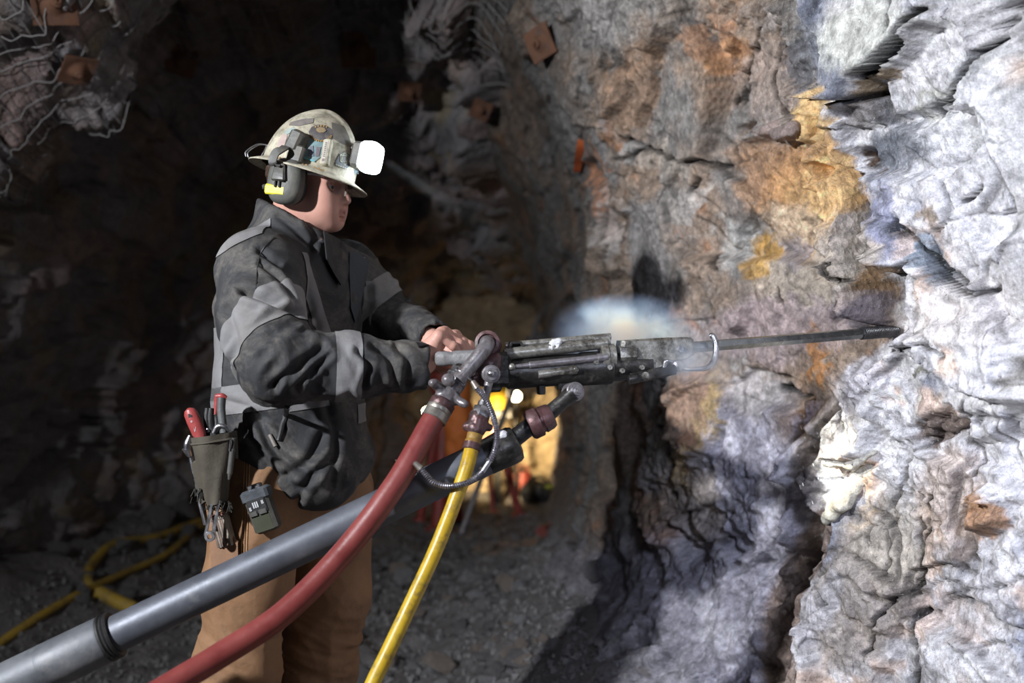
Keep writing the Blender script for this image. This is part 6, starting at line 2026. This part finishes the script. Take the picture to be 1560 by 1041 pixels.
# ---- loose rock
def rock_proto(name, seed, n=18, flat=0.7):
    rnd = random.Random(seed)
    bm = bmesh.new()
    for _ in range(n):
        d = norm([rnd.gauss(0, 1), rnd.gauss(0, 1), rnd.gauss(0, 1)])
        r = rnd.uniform(0.75, 1.0)
        bm.verts.new((d[0] * r, d[1] * r * rnd.uniform(.7, 1), d[2] * r * flat))
    ret = bmesh.ops.convex_hull(bm, input=bm.verts)
    bmesh.ops.delete(bm, geom=[w for w in bm.verts if not w.link_faces], context='VERTS')
    bmesh.ops.bevel(bm, geom=bm.edges[:], offset=0.05, segments=1, affect='EDGES', clamp_overlap=True)
    me = bpy.data.meshes.new(name); bm.to_mesh(me); bm.free()
    me.materials.append(M_STONES[seed % len(M_STONES)])
    return me
def stone(name, c1, c2):
    m = Mat(name, 0.85)
    n = m.noise(6, 7, 0.7, 0.4)
    m.set(color=m.ramp(n, [(0.3, c1), (0.7, c2)]), normal=m.bump(m.noise(9, 8, 0.7), 0.06, 0.8), rough=m.rng(n, .3, .7, .65, .95))
    return m.m
M_STONES = [stone('stone_grey', (0.19, 0.19, 0.195), (0.34, 0.335, 0.335)), stone('stone_dark', (0.11, 0.108, 0.11), (0.20, 0.195, 0.195)), stone('stone_brown', (0.20, 0.165, 0.14), (0.33, 0.28, 0.24))]
PROTO = [rock_proto('rock', i, 16 + i % 4 * 2, 0.55 + 0.1 * (i % 4)) for i in range(12)]
def place_rock(x, y, r, k, rnd, label, group=None, sink=0.35, scale=None, mat=None):
    o = bpy.data.objects.new('rock', PROTO[k % 12]); COL.objects.link(o)
    o.scale = scale or (r * rnd.uniform(.8, 1.3), r * rnd.uniform(.8, 1.2), r * rnd.uniform(.7, 1.1))
    o.rotation_euler = (rnd.uniform(-.4, .4), rnd.uniform(-.4, .4), rnd.uniform(0, 6.28))
    o.location = (x, y, drop(x, y) + o.scale[2] * (0.62 - sink))
    return tag(o, label, 'rock', group)
rnd = random.Random(11)
n_ = 0
while n_ < 285:
    y = 3.5 + 3.3 * rnd.random() ** 1.7
    xr = float(smooth_interp(y, YR, XR))
    x = xr - 0.25 - 1.45 * rnd.random() ** 1.1
    if 780 + FPX * x / y < 420: continue
    r = 0.018 + 0.052 * rnd.random() ** 2.2
    k_ = rnd.randrange(12)
    place_rock(x, y, r, k_, rnd, 'small %s rock in the rubble between yellow hose and wall' % ('angular grey', 'angular dark', 'angular brownish')[k_ % 3], 'rubble rocks on the floor by the wall')
    n_ += 1
for px, py, r, k, sc, lab in ((1062, 1028, .10, 3, None, 'dark rounded boulder at the bottom edge under the muddy wall'),
                          (668, 1010, .085, 5, None, 'large black rock in the shadow beside the yellow hose'),
                          (905, 1012, .075, 7, None, 'grey split rock at the foot of the wall'),
                          (985, 1012, .06, 1, None, 'blue-grey block at the foot of the wall'),
                          (790, 945, .05, 9, None, 'pale grey stone on top of the rubble'),
                          (857, 778, .17, 4, None, 'pale grey boulder by the lit end of the drift')):
    yy = FPX * 1.25 / (py - 520.5)
    place_rock((px - 780) / FPX * yy, yy, r * yy / 4.0, k, rnd, lab, None, 0.25)
n_ = 0
while n_ < 34:
    y = rnd.uniform(4.4, 6.8)
    xl = float(smooth_interp(y, YL, XL))
    x = xl + 0.12 + rnd.random() * 0.48
    place_rock(x, y, 0.04 + 0.09 * rnd.random() ** 2, rnd.choice((1, 4, 7, 10)), rnd, 'dim rock of the muck pile at the foot of the left wall', 'muck pile rocks by the left wall', 0.32)
    n_ += 1
# gravel too fine to count
def gravel():
    rg = np.random.default_rng(9)
    n = 9000
    y = 3.3 + 4.2 * rg.random(n) ** 1.4
    xr = smooth_interp(y, YR, XR)
    x = xr - 0.12 - 2.3 * rg.random(n)
    r = 0.004 + 0.013 * rg.random(n) ** 2.5
    V, F = [], []
    oct_ = np.array([(1, 0, 0), (-1, 0, 0), (0, 1, 0), (0, -1, 0), (0, 0, 1), (0, 0, -1)], float)
    of = np.array([(0, 2, 4), (2, 1, 4), (1, 3, 4), (3, 0, 4), (2, 0, 5), (1, 2, 5), (3, 1, 5), (0, 3, 5)])
    pos = np.array([(x[i], y[i], drop(x[i], y[i]) + r[i] * .4) for i in range(n)])
    jit = 0.55 + 0.9 * rg.random((n, 6, 3))
    Q, _ = np.linalg.qr(rg.normal(size=(n, 3, 3)))
    V = np.einsum('nij,nkj->nki', Q, oct_[None] * jit) * r[:, None, None] + pos[:, None, :]
    F = (of[None] + 6 * np.arange(n)[:, None, None]).reshape(-1, 3)
    me = mesh_np('gravel', V.reshape(-1, 3), F, False)
    o = link('gravel', me, stone('gravel_stone', (0.12, 0.118, 0.12), (0.26, 0.255, 0.25)))
    tag(o, 'fine dark gravel strewn over the drift floor', 'gravel', None, 'stuff')
gravel()

# ---- slabs standing out of the drilled face
def slab(name, pts, rad, seed, tint, flat=None, k=0.012, amp=0.006, lab=None):
    allp = np.array(pts)
    f = Field(allp.min(0) - max(rad) - .03, allp.max(0) + max(rad) + .03, 0.004)
    f.chain(allp, rad, k, flat=flat)
    v, q = f.mesh(); n = vert_normals(v, q)
    fh, _, _ = facets(v * 22, seed, .8)
    v = v + n * (amp * fh + amp * .5 * fbm(v * 40, 3, seed))[:, None]
    t = np.array(tint)[None] * (1 + .25 * fbm(v * 25, 4, seed + 1))[:, None]
    o = link(name, mesh_np(name, v, q, True, {'tint': np.clip(t, .01, .85)}), M_ROCK, WALL_RIGHT)
    if lab: o['label'] = lab
def W(px, py, off):
    p, n = hit(px, py, (B_RIGHT,))
    return p + norm(np.array([0, 0, CAMZ]) - p) * off
slab('rock_slab', [W(1262, 790, .016), W(1282, 762, .030), W(1320, 716, .018)], [.020, .027, .020], 501, (0.60, 0.58, 0.50), (np.array([-.5, -.6, .62]), 1.5), lab='pale wedge of rock jutting out in the lamp spot')
slab('rock_slab', [W(1262, 704, .015), W(1300, 708, .016), W(1330, 690, .008)], [.012, .016, .014], 502, (0.52, 0.50, 0.45), (np.array([-.3, -.3, .9]), 1.6), lab='pale ledge above the wedge')
slab('rock_slab', [W(1182, 204, .012), W(1202, 196, .012)], [.020, .024], 503, (0.34, 0.27, 0.25), (np.array([-.4, -.8, .45]), 1.7))
slab('rock_slab', [W(1448, 646, .004), W(1470, 640, .004)], [.020, .016], 504, (0.17, 0.13, 0.11), (np.array([-.4, -.8, .45]), 1.5), lab='dark brown rock chunk set in pale wall')

# ---- orange ribbon on the right wall
p0, n0 = hit(886, 212, (B_RIGHT, B_CEIL)); p1, n1 = hit(879, 262, (B_RIGHT, B_CEIL))
rb = empty('flagging_ribbon', p0, 'short orange marker ribbon hanging on the dim right wall', 'ribbon')
off = norm(np.array([0, 0, CAMZ]) - p0) * .05
ts = np.linspace(0, 1, 9)
side = np.array([1, 0, 0.1])
V = []
for t in ts:
    c = p0 + (p1 - p0) * t + off * (1 + .4 * math.sin(t * 5)); w = .017 * (1 - .3 * abs(t - .5))
    V += [c - side * w, c + side * w, c + side * w + [0, .003, 0], c - side * w + [0, .003, 0]]
G().add(V, [tuple(f) for f in grid_faces(9, 4, wrap=True)] + [(0, 1, 2, 3), (32, 33, 34, 35)]).build('tape', simple('orange_tape', (0.42, 0.09, 0.025), (0.52, 0.13, 0.04), 20, 0.5), rb)
G().tube([p0 + off * 1.0, p0 - norm(off) * .03 + [0, 0, .02]], .006, 8).build('nail', M_RUST, rb)

# ---- yellow hoses on the floor at the left
def floor_path(pts, r, lift=0.0):
    out = []
    for px, py in pts:
        p, _ = hit(px, py, (B_FLOOR,))
        out.append(p + [0, 0, r * .8 + lift])
    return out
M_YD = simple('dusty_yellow', (0.34, 0.22, 0.025), (0.44, 0.30, 0.05), 20, 0.6, grime=(0.11, 0.085, 0.04), gscale=10, gamt=(0.45, 0.7))
a = empty('floor_hose', hit(140, 905, (B_FLOOR,))[0], 'dusty yellow hose running off to the lower left corner', 'hose')
G().tube(floor_path([(-60, 1026), (-10, 992), (60, 945), (130, 905), (190, 878), (255, 848), (305, 806), (360, 790)], .018), .018, 12, spline=8).build('hose', M_YD, a)
a = empty('floor_hose', hit(170, 840, (B_FLOOR,))[0], 'yellow hose bent in a loop behind the tool pouch', 'hose')
G().tube(floor_path([(400, 780), (312, 797), (240, 823), (175, 834), (142, 862), (134, 888), (146, 908), (176, 924), (208, 938)], .022), .022, 12, spline=8).build('hose', M_YD, a)
G().tube(floor_path([(150, 911), (178, 925), (206, 937)], .030), .032, 14, spline=4).build('wrapped_end', M_YD, a)

# ---- the lit end of the drift: gear standing about, out of focus
M_REDP = simple('red_paint', (0.22, 0.03, 0.025), (0.32, 0.06, 0.045), 20, 0.5, grime=(0.09, 0.04, 0.03))
M_ORNG = simple('orange_cover', (0.62, 0.14, 0.02), (0.72, 0.22, 0.05), 12, 0.7)
def fl(px, py):
    Y = FPX * 1.3 / (py - 520.5)
    x = (px - 780) / FPX * Y
    return np.array([x, Y, drop(x, Y)])
b1, b2, b3 = fl(668, 806), fl(640, 800), fl(700, 790)
st = empty('equipment_stand', b1, 'blurred red steel stand with orange cover in the lit drift', 'stand')
top = np.array([b1[0] + .05, b1[1] + .1, 1.05])
for b, w in ((b1, .055), (b2, .03), (b3, .03)):
    G().tube([b, top + (b - top) * .12], w, 12).lathe(b, [0, 0, 1], [(0, 0), (0, w * 1.7), (.02, w * 1.6), (.03, w)], 12).build('leg', M_REDP, st)
G().lathe(top - [0, 0, .12], [0, 0, 1], [(0, 0), (0, .10), (.03, .12), (.15, .12), (.18, .08), (.18, 0)], 18).build('head', M_REDP, st)
f = Field(top - [.25, .25, .6], top + [.25, .25, .1], .02)
f.chain([top + [.08, -.1, -.1], top + [.1, -.12, -.3], top + [.08, -.12, -.48]], [.09, .10, .08], .04)
v, q = f.mesh(); v = v + vert_normals(v, q) * (fbm(v * 12, 3, 3) * .02)[:, None]
link('cover', mesh_np('cover', v, q, True), M_ORNG, st)
pr = empty('red_prop', fl(792, 789), 'slanting dark red steel prop in front of the lit rock', 'prop')
b = fl(792, 789); t_ = P(756, 655, b[1] + .35)
G().tube([b, t_], .030, 12).build('pole', M_REDP, pr)
G().lathe(b, [0, 0, 1], [(0, 0), (0, .06), (.02, .06), (.04, .03)], 14).build('foot', M_REDP, pr)
G().lathe(t_, norm(t_ - b), [(-.05, .03), (-.05, .045), (0, .045), (0, 0)], 14).build('collar', M_REDP, pr)
pr = empty('thin_red_prop', fl(752, 776), 'thin red rod left of the slanting prop', 'prop')
b = fl(752, 776); t_ = P(740, 668, b[1] + .2)
G().tube([b, t_], .020, 10).build('pole', M_REDP, pr)
G().lathe(b, [0, 0, 1], [(0, 0), (0, .04), (.02, .04), (.03, .02)], 12).build('foot', M_REDP, pr)
b = fl(703, 812); t_ = P(828, 466, b[1] + .55)
br = empty('steel_bar', b, 'long pale steel bar leaning up against the right wall', 'bar')
G().tube([b, b + (t_ - b) * .93], .022, 12).build('shaft', M_PIPE, br)
G().tube([b + (t_ - b) * .93, t_], [.022, .008], 12).build('chisel_tip', M_PIPE, br)
b = fl(796, 754)
cn = empty('red_canister', b, 'small red canister standing before the lit end wall', 'canister')
s = b[1] / FPX
G().lathe(b, [0, 0, 1], [(0, 0), (0, 13 * s), (3 * s, 14 * s), (33 * s, 14 * s), (36 * s, 12 * s), (37 * s, 4 * s)], 22).build('body', M_REDP, cn)
G().lathe(b + [0, 0, 37 * s], [0, 0, 1], [(0, 4 * s), (5 * s, 4 * s), (5 * s, 0)], 12).build('cap', M_BLACK, cn)
G().tube([b + [-9 * s, 0, 36 * s], b + [-7 * s, 0, 44 * s], b + [7 * s, 0, 44 * s], b + [9 * s, 0, 36 * s]], 1.6 * s, 8, spline=4).build('handle', M_REDP, cn)
b = fl(820, 764)
bg = empty('gear_bag', b, 'slumped black gear bag beside the red canister', 'bag')
f = Field(b - [.25, .2, .05], b + [.25, .2, .3], .012)
f.ellipsoid(b + [-.03, 0, .07], (.13, .09, .09), .05); f.ellipsoid(b + [.07, 0, .06], (.09, .08, .07), .05)
v, q = f.mesh(); v = v + vert_normals(v, q) * (fbm(v * 14, 3, 3) * .014)[:, None]
link('bag', mesh_np('bag', v, q, True), M_BLACK, bg)
G().tube([b + [-.12, -.05, .10], b + [-.05, -.08, .20], b + [.05, -.08, .18], b + [.10, -.05, .10]], .012, 8, spline=5).build('strap', M_BLACK, bg)
G().ball(b + [.09, -.06, .12], (.035, .03, .02)).build('tag', simple('lime_tag', (0.2, 0.25, 0.03), (0.26, 0.32, 0.05), 20, 0.6), bg)
b0, b1 = fl(826, 824), fl(893, 790)
sb = empty('floor_pipe', (b0 + b1) / 2, 'dull red pipe lying on the floor near the right wall', 'pipe')
G().tube([b0 + [0, 0, .03], b1 + [0, 0, .04]], .032, 14).build('pipe', M_REDP, sb)
G().lathe(b0 + [0, 0, .03], norm(b1 - b0), [(-.01, .022), (-.01, .04), (.05, .04), (.05, .032)], 14).build('collar', M_REDP, sb)
# work lamps
M_BULB = emit('bulb_warm', (1.0, 0.86, 0.55), 28)
def lamp(px, py, Y, r, lab, stand):
    c = P(px, py, Y)
    l = empty('work_lamp', [c[0], c[1], drop(c[0], c[1])] if stand else c, lab, 'lamp')
    G().ball(c, r, 14, 10).build('bulb', M_BULB, l)
    G().lathe(c + [0, .01, 0], [0, 1, .2], [(0, r * 1.1), (.03, r * 1.5), (.06, r * 1.2), (.08, r * .5), (.08, 0)], 16).build('housing', M_BLACK, l)
    G().tube([c + [0, .05, 0], [c[0], c[1] + .05, drop(c[0], c[1])]], .012, 8).build('pole', M_BLACK, l)
lamp(650, 627, 8.0, .028, 'small glowing work lamp left of the red hose coupling', True)
lamp(786, 604, 8.5, .040, 'bright flood lamp seen just under the drill barrel', True)
b = P(758, 606, 8.3)
yb = empty('yellow_bucket', b, 'blurred yellow container on a ledge under the drill', 'container')
G().lathe(b - [0, 0, .09], [0, 0, 1], [(0, 0), (0, .065), (.01, .07), (.15, .085), (.16, .09), (.165, .08), (.03, .065)], 20).build('body', M_YELH, yb)
G().lathe(b + [0, 0, .075], [0, 0, 1], [(0, .09), (.02, .09), (.025, .08), (.025, 0)], 20).build('lid', M_YELH, yb)
G().box(b - [0, 0, .13], [1, 0, 0], [0, 1, 0], [0, 0, 1], .12, .09, .035, .01).build('crate_shelf', M_BLACK, yb)
G().tube([b - [0, 0, .12], [b[0], b[1], drop(b[0], b[1])]], .03, 8).build('post', M_BLACK, yb)

# ---- water, mist and dust in the air
def spray():
    rg = random.Random(21); g = G()
    for i in range(34):
        x = rg.uniform(1206, 1282); y = rg.uniform(625, 765)
        p, _ = hit(x, y, (B_RIGHT,))
        c = p + norm(np.array([0, 0, CAMZ]) - p) * rg.uniform(.04, .10)
        l = rg.uniform(.004, .010)
        g.tube([c, c + np.array([.35 * l, 0, -l])], [.0006, .0013], 6)
    o = g.build('water_spray', None)
    m = Mat('water', 0.05); m.set(color=(0.9, 0.92, 0.95)); m.b.inputs['Transmission Weight'].default_value = 0.4
    n = m.noise(30, 2); m.set(rough=m.rng(n, 0, 1, .03, .1))
    o.data.materials.append(m.m)
    tag(o, 'drops of flushing water flying off the ledge below the hole', 'water drops', None, 'stuff')
spray()

def volume(name, lab, c, rad, M, density, color, nscale, thr, aniso=0.2, seed=0.0, power=1.6):
    """a puff: noise density inside a soft ellipsoid"""
    g = G().ball((0, 0, 0), 1.0, 24, 14)
    o = g.build(name, None)
    R = Matrix([list(r) for r in np.asarray(M).T]).to_4x4()
    o.matrix_world = Matrix.Translation(Vector(c)) @ R @ Matrix.Diagonal((*rad, 1))
    m = bpy.data.materials.new(name); m.use_nodes = True
    nt = m.node_tree; nt.nodes.clear()
    def n(t, **k):
        x = nt.nodes.new(t)
        for a, b in k.items(): setattr(x, a, b)
        return x
    tc = n('ShaderNodeTexCoord'); L = n('ShaderNodeVectorMath', operation='LENGTH'); nt.links.new(tc.outputs['Object'], L.inputs[0])
    fall = n('ShaderNodeMapRange'); fall.inputs[1].default_value = 0.05; fall.inputs[2].default_value = 0.98; fall.inputs[3].default_value = 1; fall.inputs[4].default_value = 0
    nt.links.new(L.outputs['Value'], fall.inputs[0])
    pw = n('ShaderNodeMath', operation='POWER'); pw.inputs[1].default_value = power; nt.links.new(fall.outputs[0], pw.inputs[0])
    no = n('ShaderNodeTexNoise'); no.inputs['Scale'].default_value = nscale; no.inputs['Detail'].default_value = 5; no.inputs['Distortion'].default_value = 0.6
    mp = n('ShaderNodeMapping'); mp.inputs['Location'].default_value = (seed, seed * .7, 0); mp.inputs['Scale'].default_value = tuple(np.array(rad) / max(rad))
    nt.links.new(tc.outputs['Object'], mp.inputs[0]); nt.links.new(mp.outputs[0], no.inputs['Vector'])
    rg = n('ShaderNodeMapRange'); rg.inputs[1].default_value = thr; rg.inputs[2].default_value = thr + 0.3; nt.links.new(no.outputs[0], rg.inputs[0])
    mu = n('ShaderNodeMath', operation='MULTIPLY'); nt.links.new(pw.outputs[0], mu.inputs[0]); nt.links.new(rg.outputs[0], mu.inputs[1])
    m2 = n('ShaderNodeMath', operation='MULTIPLY'); m2.inputs[1].default_value = density; nt.links.new(mu.outputs[0], m2.inputs[0])
    sc = n('ShaderNodeVolumeScatter'); sc.inputs['Color'].default_value = (*color, 1); sc.inputs['Anisotropy'].default_value = aniso
    nt.links.new(m2.outputs[0], sc.inputs['Density'])
    out = n('ShaderNodeOutputMaterial'); nt.links.new(sc.outputs[0], out.inputs['Volume'])
    o.data.materials.append(m)
    return tag(o, lab, 'mist', None, 'stuff')
I3 = np.eye(3)
volume('mist', 'blue-white exhaust mist drifting above the drill front', P(950, 505, 2.33), (.185, .12, .095), I3, 62, (0.52, 0.70, 1.0), 2.2, 0.30, 0.1, 3.0)
volume('mist', 'thin pale mist wrapped around the steel retainer hook', P(1058, 552, 2.12), (.095, .06, .065), I3, 34, (0.7, 0.82, 1.0), 2.6, 0.36, 0.1, 8.0)
bd = norm(P(1292, 700, 2.52) - (LAMP_C + LAMP_AX * .06)); sdv = norm(np.cross(bd, [0, 0, 1])); upv = np.cross(sdv, bd)
volume('dust', 'faint lit dust floating in the beam of the cap lamp', P(640, 275, 2.36), (.34, .17, .20), np.array([bd, sdv, upv]), 0.022, (0.75, 0.85, 1.0), 1.5, 0.2, 0.3, 5.0)
